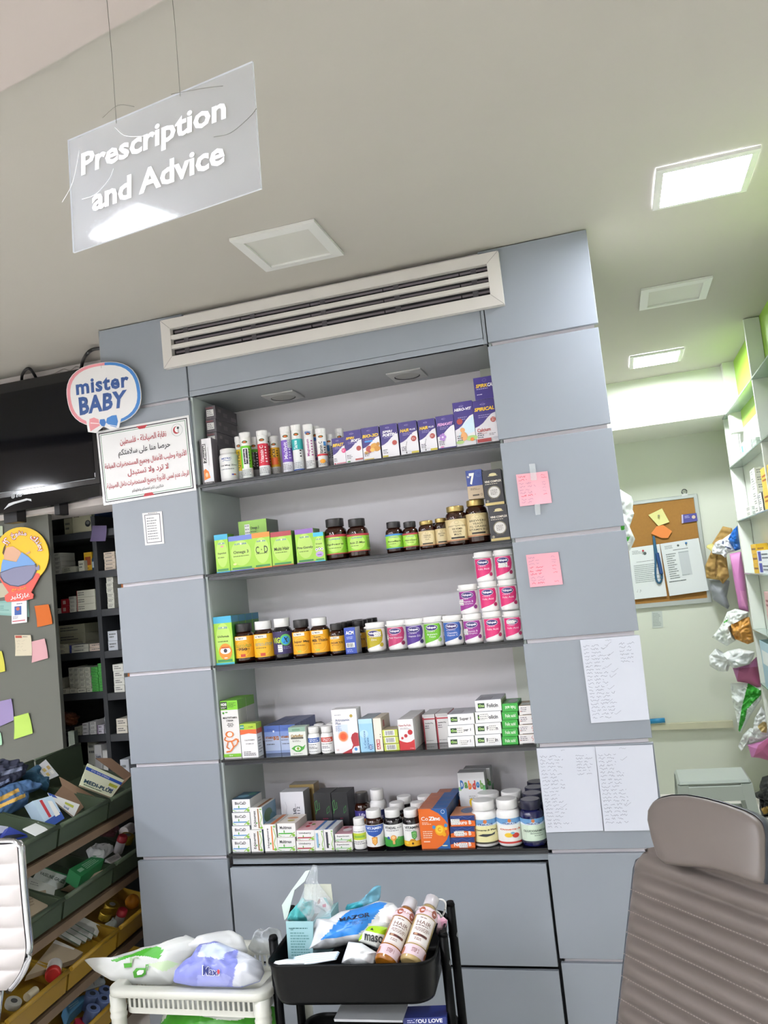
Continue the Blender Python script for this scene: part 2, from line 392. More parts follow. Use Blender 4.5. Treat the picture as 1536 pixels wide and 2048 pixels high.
# ------------------------------------------------------------------ air vent over the niche
vent = empty('air_vent', (.995, -.001, 2.725), 'long white linear air vent with two slats above the niche', 'vent')
VM = M('d3cfca', .45)
mb = MB(); W = (.3035, 1.6865, 2.6255, 2.8255); I = (.3465, 1.6410, 2.669, 2.784)
def mitre(o4, i4, y0, y1):
    ox0, ox1, oz0, oz1 = o4; ix0, ix1, iz0, iz1 = i4
    O = [(ox0, oz0), (ox1, oz0), (ox1, oz1), (ox0, oz1)]; N = [(ix0, iz0), (ix1, iz0), (ix1, iz1), (ix0, iz1)]
    for a in range(4):
        b = (a + 1) % 4
        mb.face([(O[a][0], y0, O[a][1]), (O[b][0], y0, O[b][1]), (N[b][0], y0 - .003, N[b][1]), (N[a][0], y0 - .003, N[a][1])], VM)
        mb.face([(O[a][0], y1, O[a][1]), (O[b][0], y1, O[b][1]), (O[b][0], y0, O[b][1]), (O[a][0], y0, O[a][1])], VM)
        mb.face([(N[a][0], y0 - .003, N[a][1]), (N[b][0], y0 - .003, N[b][1]), (N[b][0], y1, N[b][1]), (N[a][0], y1, N[a][1])], VM)
    for a in range(4): # mitre joints
        d = V((N[a][0] - O[a][0], 0, N[a][1] - O[a][1])); p = V((O[a][0], y0 - .0004, O[a][1])); q = p + d * .98 - V((0, .003, 0)); s = V((d.z, 0, -d.x)).normalized() * .0007
        mb.face([p - s, q - s, q + s, p + s], M('8d8a88', .6))
mitre(W, I, -.026, -.001); f = mb.build('vent_frame', vent); f.location = -vent.location
mb = MB(); mb.box(I[0], I[1], -.004, -.0015, I[2], I[3], M('1d1c20', .8)); o = mb.build('shade_backing', vent); o.location = -vent.location  # flat black sheet stands in for the shade behind the slats
for z in (2.7075, 2.7475):
    mb = MB(); mb.box(I[0], I[1], -.028, -.012, z - .0085, z + .0085, VM, .001); o = mb.build('slat', vent); o.location = -vent.location
mb = MB()
for i in range(5):
    x = I[0] + .05 + i * .295
    for z in (2.685, 2.727, 2.770):
        mb.box(min(x, I[1] - .03), min(x, I[1] - .03) + .02, -.012, -.005, z - .012, z + .012, M('4a474c', .5)); mb.box(x - .04, min(x + .25, I[1] - .003), -.010, -.0045, z - .002, z + .006, M('6a6268', .5))
o = mb.build('louvre_blade', vent); o.location = -vent.location
# ------------------------------------------------------------------ square ceiling lamps
def led(x, y, zc, strength, label, s=.30, rz=0.):
    t = empty('ceiling_lamp', (x, y, zc), label, 'ceiling light', 'square ceiling lamps', rz); h = s / 2; i = h - (.022 if strength else .035)
    mb = MB(); W = M('dcdcd8', .5)
    for a in range(4):
        q = Matrix.Rotation(a * math.pi / 2, 3, 'Z')
        for P in ([(-h, -h, -.001), (h, -h, -.001), (h, -h, -.011), (-h, -h, -.011)], [(-h, -h, -.011), (h, -h, -.011), (i, -i, -.014), (-i, -i, -.014)], [(-i, -i, -.014), (i, -i, -.014), (i, -i, -.006), (-i, -i, -.006)]):
            mb.face([q @ V(p) for p in P], W)
    mb.build('lamp_frame', t)
    mb = MB(); mb.box(-i - .002, i + .002, -i - .002, i + .002, -.0065, -.002, M('f4f7ff', .5, emit=strength) if strength else M('cdccc4', .6)); mb.build('diffuser', t)
    return t
led(2.376, -.204, CEIL, LAMP_NEAR, 'lit square ceiling lamp nearest the camera in the right aisle')
led(2.360, .947, CEIL, 0, 'unlit square ceiling lamp between the two lit ones in the right aisle')
led(2.331, 2.156, CEIL, LAMP_FAR, 'lit square ceiling lamp by the far bulkhead of the corridor')
led(1.018, -.388, CEIL, 0, 'unlit square ceiling lamp in front of the long air vent')
led(.45, -2.35, 2.78, LAMP_FRONT, 'lit square lamp in the low soffit mirrored by the hanging sign')
led(-.92, -2.35, 2.78, LAMP_FRONT, 'lit square lamp in the low soffit mirrored by the Arabic notice')
led(2.36, -2.6, 2.78, 0, 'unlit square lamp in the low soffit behind the grey office chair')
led(-2.6, -2.4, 2.78, LAMP_LEFT, 'lit square lamp in the low soffit mirrored by the television')
led(.45, -3.9, 2.78, LAMP_SHOP, 'lit square lamp in the low soffit over the middle of the shop')
led(.45, -5.4, 2.78, LAMP_SHOP, 'lit square lamp in the low soffit at the back of the shop, middle')  # added out of view so light reaches deeper into the niche
led(-2.6, -3.9, 2.78, LAMP_LEFT, 'lit square lamp in the low soffit over the left of the shop')  # unseen fill added to lift the left side
led(-2.6, -5.4, 2.78, LAMP_LEFT, 'lit square lamp in the low soffit at the back of the shop, left')  # added far fill, no known source here
led(2.36, -5.0, 2.78, 0, 'unlit square lamp in the low soffit at the back of the shop, right')
led(-1.1, -4.6, 2.78, LAMP_LEFT, 'lit square lamp in the low soffit between the left and middle rows')  # extra unseen lamp added between the rows as fill
# downlights in the niche top
for x, g in ((.703, 'over the effervescent tubes'), (1.243, 'over the purple cartons')):
    t = empty('niche_downlight', (x, .235, 2.5), 'unlit round downlight in a square plate set in the niche top ' + g, 'downlight', 'niche downlights')
    mb = MB(); h = .07; n = 28; Wm = M('b9bab8', .4)
    pts = []
    for k in range(n):
        a = 2 * math.pi * (k + .5) / n; c, s = math.cos(a), math.sin(a); q = h / max(abs(c), abs(s)); pts.append(((q * c, q * s), (.052 * c, .052 * s)))
    for k in range(n):
        (o0, i0), (o1, i1) = pts[k], pts[(k + 1) % n]
        mb.face([(*o0, -.006), (*o1, -.006), (*i1, -.009), (*i0, -.009)], Wm); mb.face([(*o0, -.0005), (*o1, -.0005), (*o1, -.006), (*o0, -.006)], Wm)
        mb.face([(*i0, -.009), (*i1, -.009), (*i1, -.003), (*i0, -.003)], M('3a3a3c', .5))
    mb.build('mount_plate', t)
    mb = MB(); mb.lathe([(.049, -.007), (.049, -.002)], M('a7a8a2', .5), 28); mb.build('diffuser', t)
# ================================================================== goods on the five niche shelves
def carton(name, label, s, uL, uR, vt, d, front, items=(), side=None, top=None, y=.03, z0=None, h=None, right=(), topd=(), group=None, cat='carton', sticker=None, rz=0., w=None, wob=True):
    """a printed carton: bottom front corners at columns uL,uR on shelf s, top front edge on row vt"""
    zb = SHZ[s] + .0004 if z0 is None else z0
    x0 = colX(uL, zb, y); x1 = colX(uR, zb, y) if w is None else x0 + w
    x = (x0 + x1) / 2; w = x1 - x0 - .0008
    if h is None: h = rowZ(vt, x, y) - zb
    mb = MB(); side = side or front; top = top or side
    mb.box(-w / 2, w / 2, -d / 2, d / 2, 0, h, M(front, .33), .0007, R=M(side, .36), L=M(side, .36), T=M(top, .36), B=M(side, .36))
    # tuck flap seam on the lid
    mb.box(-w / 2 + .002, w / 2 - .002, -d / 2 + .003, -d / 2 + .0036, h, h + .0002, '777777')
    deco(mb, lambda a, b, o: (a - w / 2, -d / 2 - o, b), w, h, items, seed=len(label))
    if right: deco(mb, lambda a, b, o: (w / 2 + o, a - d / 2, b), d, h, right)
    if topd: deco(mb, lambda a, b, o: (a - w / 2, b - d / 2, h + o), w, d, topd)
    ob = mb.build(name, None, (x, y + d / 2, zb), rz); tag(ob, label, cat, group)
    if sticker:
        sx0, sy0, sx1, sy1 = sticker; m2 = MB(); fm = lambda a, b, o: (a - w / 2, -d / 2 - .0012 - o, b)
        m2.face([fm(sx0 * w, sy0 * h, .0002), fm(sx1 * w, sy0 * h, .0002), fm(sx1 * w, sy1 * h, .0002), fm(sx0 * w, sy1 * h, .0002)], 'e9e7e3')
        deco(m2, fm, w, h, [('l', sx0 + .06 * (sx1 - sx0), sy0 + .1 * (sy1 - sy0), sx1 - .06 * (sx1 - sx0), sy1 - .1 * (sy1 - sy0), 3, '85858a')], off0=.0003); m2.build('price_sticker', ob)
    ob['_w'] = w; ob['_h'] = h; ob['_d'] = d
    return ob
def again(o, dx, dy, dz, label, rz=None):
    c = copy_tree(o, o.location + V((dx, dy, dz)), label, rz); return c
AMBER = M('2a0f06', .06, spec=.6, coat=.3); BLACKB = M('141013', .07, spec=.6, coat=.3); NAVYB = M('191a4a', .08, spec=.6, coat=.3)
WHITEPL = M('e9e7e6', .28); CAPK = M('2a2829', .35); CAPW = M('eceae8', .35); GOLDC = M('b9a267', .28, metal=.75)
def bottle(name, label, s, uL, uR, vt, body, cap, prof=(.66, .70, .80, .80), lab=None, y=.03, group=None, cat='bottle', z0=None, rot=10., rib=.03, r=None, H=None, x=None, cap2=None, foot=.86):
    """prof: shoulder start, neck radius, cap bottom (fractions of the height), cap radius"""
    zb = SHZ[s] + .0004 if z0 is None else z0
    if r is None:
        r = .028
        for _ in range(3):
            yc = y + r; r = (colX(uR, zb, yc) - colX(uL, zb, yc)) / 2 * .962
    yc = y + r
    if x is None: x = (colX(uL, zb + .03, yc) + colX(uR, zb + .03, yc)) / 2
    if H is None: H = rowZ(vt, x, yc) - zb
    sh, nk, cb, cr = prof
    t = empty(name, (x, yc, zb), label, cat, group, math.radians(rot))
    mb = MB(); k = min(.1 * r, .004)
    pr = [(r * foot, 0), (r * .985, k), (r, k * 2.4), (r, H * sh * .97)]
    for i in range(1, 6):
        a = i / 5 * math.pi / 2; pr.append((r - (r - r * nk) * (1 - math.cos(a)), H * (sh * .97 + (cb - .02 - sh * .97) * math.sin(a))))
    pr.append((r * nk, H * (cb + .03))); mb.lathe(pr, body, 32); mb.build('bottle_body', t)
    mb = MB(); R2 = r * cr
    mb.lathe([(R2 * .97, H * cb), (R2, H * cb + .0015), (R2, H - .003), (R2 * .985, H - .001), (R2 * .93, H)], cap, 44, rib=rib)
    if cap2: mb.lathe([(R2 * .9, H), (R2 * .88, H + .0003)], cap2, 32)
    mb.build('cap', t)
    if lab:
        z1, z2, col, items = lab[:4]; span = math.radians(lab[4] if len(lab) > 4 else 215); rr = r + .0004
        lw = rr * span; lh = (z2 - z1) * H; mb = MB(); fm = lambda a, b, o: ((rr + o) * math.sin((a / lw - .5) * span), -(rr + o) * math.cos((a / lw - .5) * span), H * z1 + b)
        mb.grid(lambda a, b: fm(a * lw, b * lh, 0), 26, 1, M(col, .35)); deco(mb, fm, lw, lh, items, step=lw / 26, seed=len(label)); mb.build('label_band', t)
    t['_r'] = r; t['_H'] = H
    return t
def logo(cx, cy, w, h, col): return [('e', cx, cy, w / 2, h / 2, col), ('o', cx, cy, w / 2 * 1.1, h / 2 * 1.15, .0006, 'ffffff')]
# ---------------------------------------------------------------- top shelf
ZIM = [('r', 0, 0, .16, 1, '5b5558'), ('r', .16, 0, 1, .045, '4a4648'), ('p', [(.18, .28), (.5, .36), (1, .2), (1, .06), (.18, .06)], 'e8eaf0'), ('p', [(.18, .30), (.34, .34), (.6, .27), (.72, .13), (.18, .09)], 'ef7a1e'), ('e', .42, .2, .12, .05, 'f7c59a'),
       ('r', .2, .46, .5, .88, '3a3638'), ('t', 'Zimacal', .35, .67, .24, .38, 'f4f2f2', .02, 0, 90), ('t', 'HealthAid', .55, .02, .6, .025, 'e8e4e4'), ('r', .62, .4, .7, .8, 'd8d4d6')]
carton('medicine_carton', 'white and orange calcium carton with dark edge at the left end of the top shelf', 0, 406, 429, 877, .055, 'ece9ec', ZIM, '575156', '5d575c', y=.022)
zs = None
for k in range(6):
    pk = ['lowest', 'second from below', 'third from below', 'third from the top', 'second from the top', 'topmost'][k]
    if zs is None:
        zx = PY(420, 812, .085)
        zs = carton('medicine_carton', 'dark grey carton, %s of the tall stack in the top shelf corner' % pk, 0, 0, 0, 0, .2, '575156', [('t', 'HealthAid', .4, .86, .7, .12, 'b04a50'), ('l', .1, .05, .8, .14, 1, '8a8488')], '4b464b', '5a555a', y=.085, w=.046, h=(zx.z - SHZ[0]) / 6 - .0005, group='dark grey cartons stacked in the corner', sticker=(.12, .22, .82, .72),
                    right=[('r', .12, .55, .24, .8, '77706f'), ('r', .34, .3, .52, .62, '6b6668'), ('r', .7, .2, .95, .5, '6e696b')])
        zs.location.x = colX(418, SHZ[0] + .1, .085) + .023
    else: again(zs, .0015 * ((k % 3) - 1), .002 * (k % 2), k * (zs['_h'] + .0006), 'dark grey carton, %s of the tall stack in the top shelf corner' % pk)
bottle('supplement_bottle', 'white plastic jar with blue print beside the dark grey cartons', 0, 443, 478, 899, WHITEPL, CAPW, (.82, .86, .86, .88), (.1, .78, 'eeedec', [('t', 'METRIC', .5, .87, .3, .08, '2b4f9a', .02), ('k', [(.38, .76), (.45, .79), (.52, .76), (.62, .79)], .0016, '2b4f9a'), ('t', 'Cal Mag Zinc', .54, .56, .5, .08, '1f2530', .02), ('l', .32, .36, .72, .44, 1, '8a8f98'), ('r', .62, .12, .68, .18, '3c3c8c'), ('r', .68, .12, .74, .18, 'd2762c')]), y=.03, cat='jar', foot=.95, rib=0)
def tube_deco(c, txt, tc, low='e9eaea', extra=()):
    return [('r', 0, 0, 1, .78, c), ('r', 0, 0, 1, .24, low), ('e', .5, .87, .1, .035, '3a5a2a'), ('e', .5, .865, .06, .022, 'c8602a'), ('t', txt, .47, .52, .13, .42, tc, .02, 0, 90), ('l', .58, .3, .66, .72, 6, tc), ('l', .3, .05, .7, .2, 4, '8a8c92')] + list(extra)
TP = (.90, .98, .885, 1.09)
def etube(lbl, uL, uR, vt, dk, y=.03, rot=14):
    return bottle('effervescent_tube', lbl, 0, uL, uR, vt, M('e6e5e3', .25), CAPW, TP, (.02, .9, 'ebe9e6', dk, 300), y, 'effervescent tubes on the top shelf', 'tube', foot=.97, rib=.02, rot=rot)
etube('yellow effervescent tube tucked behind the green one', 476, 491, 874, tube_deco('f0c91e', 'Q10 Plus', '3a3a20'), .075)
etube('lime green effervescent tube with a black and white name strip', 486, 506, 866, tube_deco('6cc32c', '', '000000', 'e9ece8', [('r', .4, .22, .6, .72, 'f4f4f2'), ('r', .43, .33, .57, .7, '1c1620'), ('t', 'Arginovita', .5, .515, .1, .34, 'f0e8f0', .02, 0, 90)]))
etube('green and black effervescent tube in the second row behind the lime one', 505, 521, 875, tube_deco('2f2c2c', 'Arginina', 'c9c4c9', '8c8c8c', [('r', 0, .7, 1, .78, '5ea838')]), .085)
etube('red effervescent tube standing in the front row', 520, 540, 862, tube_deco('c9243c', 'Vitamin C', 'f2d7da'), .03)
etube('red effervescent tube hidden behind another red tube', 533, 547, 866, tube_deco('b8203a', 'Vitamin C', 'f2d7da'), .085)
etube('mustard yellow effervescent tube with an orange picture in the second row', 544, 562, 873, tube_deco('d9a41c', 'Multi', '3a2e10', 'c9c6bc', [('r', .36, .3, .62, .5, 'd9622a')]), .075)
etube('purple effervescent tube with a barcode near its top', 567, 587, 854.7, tube_deco('7a58b8', 'Multivit', 'e8e2f4', 'e6e4ee', [('r', .55, .58, .72, .8, 'efeef2'), ('l', .56, .59, .71, .79, 9, '30303a')]))
etube('white effervescent tube with a teal band in the front row', 589, 608, 850.7, tube_deco('f0f0ee', '', '000000', 'e6e8ea', [('r', 0, .5, 1, .76, '27a6a8'), ('t', 'Sante', .45, .62, .13, .2, 'e6f4f4', .02, 0, 90), ('r', 0, 0, 1, .03, '2d55b0')]))
etube('white effervescent tube with magenta lettering along its side', 613, 631, 849.6, tube_deco('f0eff0', 'Magnesium', 'a03a86', 'ecebec', [('t', 'METRIC', .5, .9, .24, .06, '2b5fae', .02)]))
etube('mauve effervescent tube in the second row behind the magenta lettered one', 628, 645, 853.5, tube_deco('8c5a94', 'Ginseng', 'e4d8e4', 'd8d4d8', [('r', 0, .74, 1, .82, '2e62b2')]), .085)
etube('white vitamin C tube with a red stripe and orange fruit', 637, 656, 858, tube_deco('f1efec', 'Vitamin C', '3a3a3e', 'ece8e4', [('r', .1, .32, .9, .37, 'd6343a'), ('e', .5, .16, .1, .06, 'f0a22c'), ('r', .58, .6, .68, .72, '3a86c8')]), .03)
etube('white effervescent tube half hidden behind the vitamin C one', 655, 669, 869.5, tube_deco('e6e6e4', 'Calcium', '44444a', 'd6d6d6', [('r', .3, .55, .5, .75, '3a86c8')]), .08)
etube('white capped effervescent tube hidden behind the purple cartons', 676, 692, 858, tube_deco('d8d6d2', 'Biotin', '44444a'), .115)
def spiri(name, tcol, tw=.9, th=.12, extra=(), wave=True, base='e9e6ea', ty=.74):
    it = [('p', [(0, 1), (0, .38), (.18, .41), (.38, .47), (.6, .58), (.8, .66), (1, .69), (1, 1)], '3a2c78'), ('o', .45, .9, .09, .03, .0006, '8a82b8'), ('l', .32, .885, .58, .915, 1, 'a29ac8')]
    it += [('t', name, .5, ty, tw, th, tcol, .04, .2)] if name else []
    it += [('l', .2, .58, .8, .67, 2, '8f86b8')] + list(extra) + [('l', .08, .12, .4, .26, 3, '55525c')]
    return it
RB = [('e', .84, .52, .12, None, 'a8423a'), ('l', .77, .48, .91, .57, 3, 'e8c8c2')]
SG = 'purple and white cartons on the top shelf'
def sp(lbl, uL, uR, vt, it, y=.022, **k): return carton('vitamin_carton', lbl, 0, uL, uR, vt, .05, 'e6e3e8', it, '35296e', '332868', y, group=SG, **k)
sp('small purple carton with yellow name and pink roundel, first of the purple row', 668, 693, 876, spiri('BIFAST', 'efc52c', extra=[('e', .9, .5, .18, None, 'd23a7a'), ('l', .78, .46, .99, .55, 3, 'f2c8d8'), ('e', .12, .05, .06, None, 'c0304a'), ('r', .25, .03, 1, .07, 'd78a96')]))
sp('purple carton with a green capsule printed at its foot', 693, 727.5, 861, spiri('', 'f', extra=[('t', 'SPIRI', .35, .77, .5, .075, 'efc52c', .04, .2), ('t', 'SOFT', .66, .68, .56, .085, 'f4f2f6', .05, .2), ('e', .8, .42, .14, None, 'a8423a'), ('e', .17, .05, .1, .022, '3c8a3a'), ('r', .55, .06, 1, .11, 'b0524c')]))
sp('purple carton with golden capsules pictured on it', 728, 763, 854.5, spiri('BIO-3D', 'efc52c', .92, .1, extra=[('r', .15, .55, .6, .6, '3f8ed8'), ('e', .38, .33, .2, None, 'a8423a'), ('e', .68, .4, .22, .1, 'd39a3c'), ('e', .82, .32, .2, .08, 'c98a2c'), ('e', .55, .3, .14, .06, 'e0b45a'), ('e', .9, .45, .1, .06, 'b9802c'), ('e', .2, .24, .12, .04, 'd9a84a'), ('r', .05, .02, .6, .05, 'c9b04a')]))
sp('purple carton with white two-line name, fourth of the purple row', 765.5, 800, 848.5, spiri('', 'f', extra=[('t', 'SPIRI', .42, .78, .6, .075, 'e8e4ee', .04, .2), ('t', 'POETIN', .52, .68, .8, .09, 'f4f2f6', .05, .2), ('e', .78, .42, .14, None, 'a8423a'), ('r', .03, .02, .35, .07, 'c9b83a')]))
HAIR = [('k', [(.33, .06), (.3, .16), (.32, .28), (.4, .4)], .0011, '2a2422'), ('e', .32, .06, .035, None, '2a2422'), ('r', .1, .1, .55, .105, '9a969c'), ('e', .78, .46, .15, None, 'a8423a'), ('l', .68, .42, .88, .5, 3, 'e8c8c2'), ('r', .6, .02, 1, .08, 'c9b83a')]
sp('purple carton picturing a single hair, left one of two alike', 802.5, 839, 843.2, spiri('', 'f', extra=[('t', 'HAIR', .32, .74, .5, .1, 'efc52c', .04, .2), ('t', 'PLUS', .76, .745, .3, .05, 'e8e4ee', .03)] + HAIR))
sp('purple carton picturing a single hair, right one of two alike', 841.6, 876, 838.5, spiri('', 'f', extra=[('t', 'HAIR', .32, .74, .5, .1, 'efc52c', .04, .2), ('t', 'PLUS', .76, .745, .3, .05, 'e8e4ee', .03)] + HAIR))
FL = [('e', .3 + .11 * math.cos(a * 1.257), .36 + .075 * math.sin(a * 1.257), .085, None, 'a77cc4') for a in range(5)] + [('e', .3, .36, .06, None, 'e8d8ee'), ('e', .22, .07, .1, .025, 'd88ab8'), ('r', 0, 0, 1, .045, '3a2c78')]
sp('purple carton with a lilac flower for women', 877.5, 913.6, 831, spiri('FEMAVIT', 'e0a8d8', .86, .09, extra=FL))
BEAR = [('p', [(.45, .5), (1, .66), (1, .3), (.1, .2)], 'cfe3ee'), ('e', .8, .16, .3, .06, 'a6c47a'), ('e', .2, .1, .2, .04, 'a6c47a'), ('e', .42, .22, .17, .1, 'dba066'), ('e', .38, .36, .12, .055, 'dba066'), ('e', .82, .13, .1, .04, 'd9803a'), ('e', .28, .56, .15, None, 'a8423a')]
sp('tall purple carton with a meadow picture next to the stacked pair', 914, 953.6, 803.5, spiri('HERO-VIT', 'f4f2f6', .88, .065, extra=BEAR, ty=.83))
CAL = [('t', 'Calcium', .38, .31, .6, .085, 'b03a34', .02), ('t', '+VITAMIN D3', .3, .23, .4, .03, 'b03a34'), ('r', .04, .03, .66, .11, 'a63c3c'), ('e', .86, .1, .12, .03, 'c8c6ce'), ('l', .6, .16, .95, .22, 2, '77747c')]
lowc = sp('purple calcium carton at the right end of the top shelf, under another one', 954, 999, 799.5, spiri('SPIRICAL', 'efc52c', .9, .085, extra=RB + CAL, ty=.79))
zc_ = lowc.location.z + lowc['_h'] + .0006
sp('shorter purple calcium carton standing on top of another at the right end', 951, 994, 753.5, [('r', 0, 0, 1, 1, '37297a'), ('o', .5, .85, .09, .06, .0006, '8a82b8'), ('t', 'SPIRICAL', .5, .62, .84, .16, 'efc52c', .04, .2), ('r', .62, .535, .93, .7, '37297a'), ('t', 'CAL', .78, .62, .3, .16, 'f4f2f6', .04, .2), ('l', .1, .44, .85, .52, 1, 'a29ac8'), ('l', .1, .2, .45, .27, 1, 'd8d4ea')], z0=zc_)
# ---------------------------------------------------------------- second shelf
LG = '9acb3e'
def sup(stripe, name, tw=.7, th=.08, ty=.6, extra=(), sub=True):
    it = [('r', 0, 0, 1, 1, LG), ('e', .5, .5, .42, .36, 'b3d565'), ('r', 0, .86, 1, 1, stripe), ('t', 'SUPHERB', .5, .76, .5, .045, '5b7fae', .02), ('e', .52, .765, .04, None, 'f2f2c8')]
    if name: it += [('t', name, .5, ty, tw, th, '27301a', .015)]
    if sub: it += [('l', .18, ty - .13, .82, ty - .08, 1, '5f7a2c')]
    it += [('r', .1, .05, .9, .1, '3d8c4c'), ('r', 0, 0, 1, .035, stripe)] + list(extra)
    return it
G2 = 'lime green cartons on the second shelf'
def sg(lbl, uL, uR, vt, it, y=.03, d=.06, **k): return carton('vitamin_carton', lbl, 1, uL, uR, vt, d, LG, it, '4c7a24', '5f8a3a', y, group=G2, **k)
o2 = sg('wide lime carton with a blue top band and a pale capsule', 461, 510, 1071, sup('6a7cc4', 'Omega 3', .62, .11, .52, [('e', .22, .2, .07, .03, 'e8dc9a')]), y=.034)
sg('narrow lime carton with a light blue band, leftmost on the second shelf', 434, 461, 1069, sup('3fa8cc', 'Superkid', .62, .06, .5, [('e', .55, .68, .12, .02, 'd88a9a')]))
sg('lime carton with an orange band lettered with two big capitals', 509, 545, 1065, sup('ee8a34', 'C · D', .68, .2, .52, ()), y=.028)
sg('lime carton with a dark red band, about fourth along the second shelf', 546, 588, 1063, sup('a83a44', 'Multi Hair', .72, .1, .5, [('r', 0, 0, 1, .03, 'b85a34')]))
sg('lime carton with a violet band behind a smaller eye-printed one', 595, 632, 1058, sup('8c64b0', 'Pre-Gently', .86, .09, .45, ()), y=.036, d=.075)
sg('small lime carton with violet eyes printed on it in front of the taller violet one', 631, 651.6, 1064.5, sup('3fb4d4', 'Dropsyl', .6, .06, .6, [('e', .5, .25, .38, .1, 'b79ad0'), ('e', .24, .41, .12, None, 'ece4f4'), ('e', .52, .43, .12, None, 'ece4f4'), ('e', .78, .42, .12, None, 'ece4f4'), ('e', .24, .41, .05, None, '2a2234'), ('e', .52, .43, .05, None, '2a2234'), ('e', .78, .42, .05, None, '2a2234'), ('r', .3, .22, .7, .25, '7a5a9c')]), y=.018, d=.016)
# lying carton behind, resting on the tops of the front-row stock
sg('lime carton of the second row standing behind the wide blue-banded one', 470, 507, 1080, sup('6a7cc4', '', 0, 0), y=.10, d=.1)
x9a = PY(476, 1060, .10).x; x9b = PY(533, 1060, .10).x
rowb = [o for o in COL.objects if o.get('label', '').startswith('lime carton of the second row')][0]
ht = rowb.location.z + rowb['_h'] + .001
carton('vitamin_carton', 'lime carton lying across the second row behind the narrow green ones', 1, 0, 0, 0, .12, '8fbf48', [('st', .22, .25, .4, .8), ('t', 'Omega 3', .58, .55, .3, .2, '27301a', .015), ('l', .42, .2, .72, .42, 2, '4f6a2c')], '4c5c48', '55694c', y=.105, z0=ht, w=x9b - x9a, h=max(.03, PY(505, 1040, .105).z - ht), group=G2).location.x = (x9a + x9b) / 2
again(o2, .165, .075, 0, 'lime carton of the second row standing behind the red-banded one')
SBL = lambda stripe, nm: [('r', 0, 0, 1, 1, '8fca3c'), ('e', .5, .5, .2, .4, 'b5d86a'), ('r', 0, .88, 1, 1, stripe), ('t', 'SUPHERB', .5, .77, .26, .07, '5b7fae', .02), ('t', nm, .5, .5, .4, .12, '27301a', .015), ('l', .34, .28, .66, .36, 1, '5f7a2c'), ('r', 0, 0, 1, .05, stripe), ('l', .75, .2, .92, .8, 7, '5f7a2c')]
PK = (.64, .66, .80, .78)
bottle('supplement_bottle', 'dark amber bottle with green label and single-word name, left of two big ones', 1, 652, 698, 1038, AMBER, CAPK, PK, (.13, .60, '8fca3c', SBL('b23a44', 'Sphere')), group='amber bottles with green labels')
bottle('supplement_bottle', 'dark amber bottle with green label, right of two big ones', 1, 697, 740, 1038, AMBER, CAPK, PK, (.15, .60, '8fca3c', SBL('b23a44', 'Acti-Z-Max')), group='amber bottles with green labels')
bottle('supplement_bottle', 'small amber bottle with green label and blue band', 1, 773, 809, 1044, AMBER, CAPK, PK, (.14, .60, '8fca3c', SBL('3f86c4', 'BoneBark')), group='amber bottles with green labels')
bottle('supplement_bottle', 'small amber bottle with green label and red band', 1, 807, 839, 1043.5, AMBER, CAPK, PK, (.14, .60, '8fca3c', SBL('a83a44', 'NeuroGuard')), group='amber bottles with green labels')
def SOL(lines): return [('r', 0, 0, 1, 1, 'cdb98a'), ('e', .5, .5, .22, .44, 'd9c89e'), ('o', .5, .85, .05, .07, .0008, '8a7a4e')] + [('t', a, .5, .68 - .13 * i, w, .085, '3a3220', .01) for i, (a, w) in enumerate(lines)] + [('r', .34, .1, .66, .18, '2a241c'), ('r', 0, .02, 1, .05, 'b0503a')]
WM = (.68, .74, .86, .80); GG = 'gold capped amber jars'
bottle('supplement_jar', 'small gold-labelled amber jar with gold lid beside the red-banded bottle', 1, 839, 873, 1042, AMBER, GOLDC, WM, (.12, .64, 'cdb98a', SOL([('TONALIN', .22), ('1300 mg', .2), ('CLA', .12)])), group=GG, cat='jar', cap2=GOLDC)
bottle('supplement_jar', 'small gold-labelled amber jar half hidden behind the bigger one', 1, 871, 899, 1037, AMBER, GOLDC, WM, (.12, .64, 'cdb98a', SOL([('BIOTIN', .24), ('300', .14)])), y=.045, group=GG, cat='jar')
bottle('supplement_bottle', 'dark capped bottle peeking between the two small gold-labelled jars', 1, 866, 886, 1046, AMBER, CAPK, PK, None, y=.12)
bottle('supplement_jar', 'middle-sized gold-labelled amber jar with Hebrew name and gold lid', 1, 894, 939, 1013, AMBER, GOLDC, WM, (.12, .66, 'cdb98a', SOL([('קומפלקס מזון', .44), ('FOR WOMEN', .24), ('SOLGAR', .2), ('MULTI', .16)])), group=GG, cat='jar', y=.024)
big = bottle('supplement_jar', 'largest amber jar with a carton standing on its gold lid', 1, 935, 981, 1000.4, AMBER, GOLDC, WM, (.16, .68, 'cdb98a', SOL([('BREWERS', .4), ('YEAST', .24), ('7½ GRAINS', .42), ('VITAMIN B12', .46)])), group=GG, cat='jar')
bz = big.location.z + big['_H'] + .0008
carton('vitamin_carton', 'blue and tan carton with a large number balanced on the biggest jar', 1, 937, 969, 940, .055, 'b29e83', [('r', 0, .45, 1, 1, '2c3f86'), ('t', '7', .36, .70, .34, .40, 'ece9e0', .05), ('t', 'No', .14, .78, .14, .08, 'ece9e0', .02), ('o', .8, .86, .2, None, .0012, '5a72b4'), ('o', .8, .86, .12, None, .001, '5a72b4'), ('l', .2, .3, .8, .38, 2, '5a4c38'), ('r', .3, .1, .72, .15, '3a3226'), ('o', .86, .13, .06, None, .0012, '3a3226')], '35405c', '3a4666', y=.03, z0=bz)
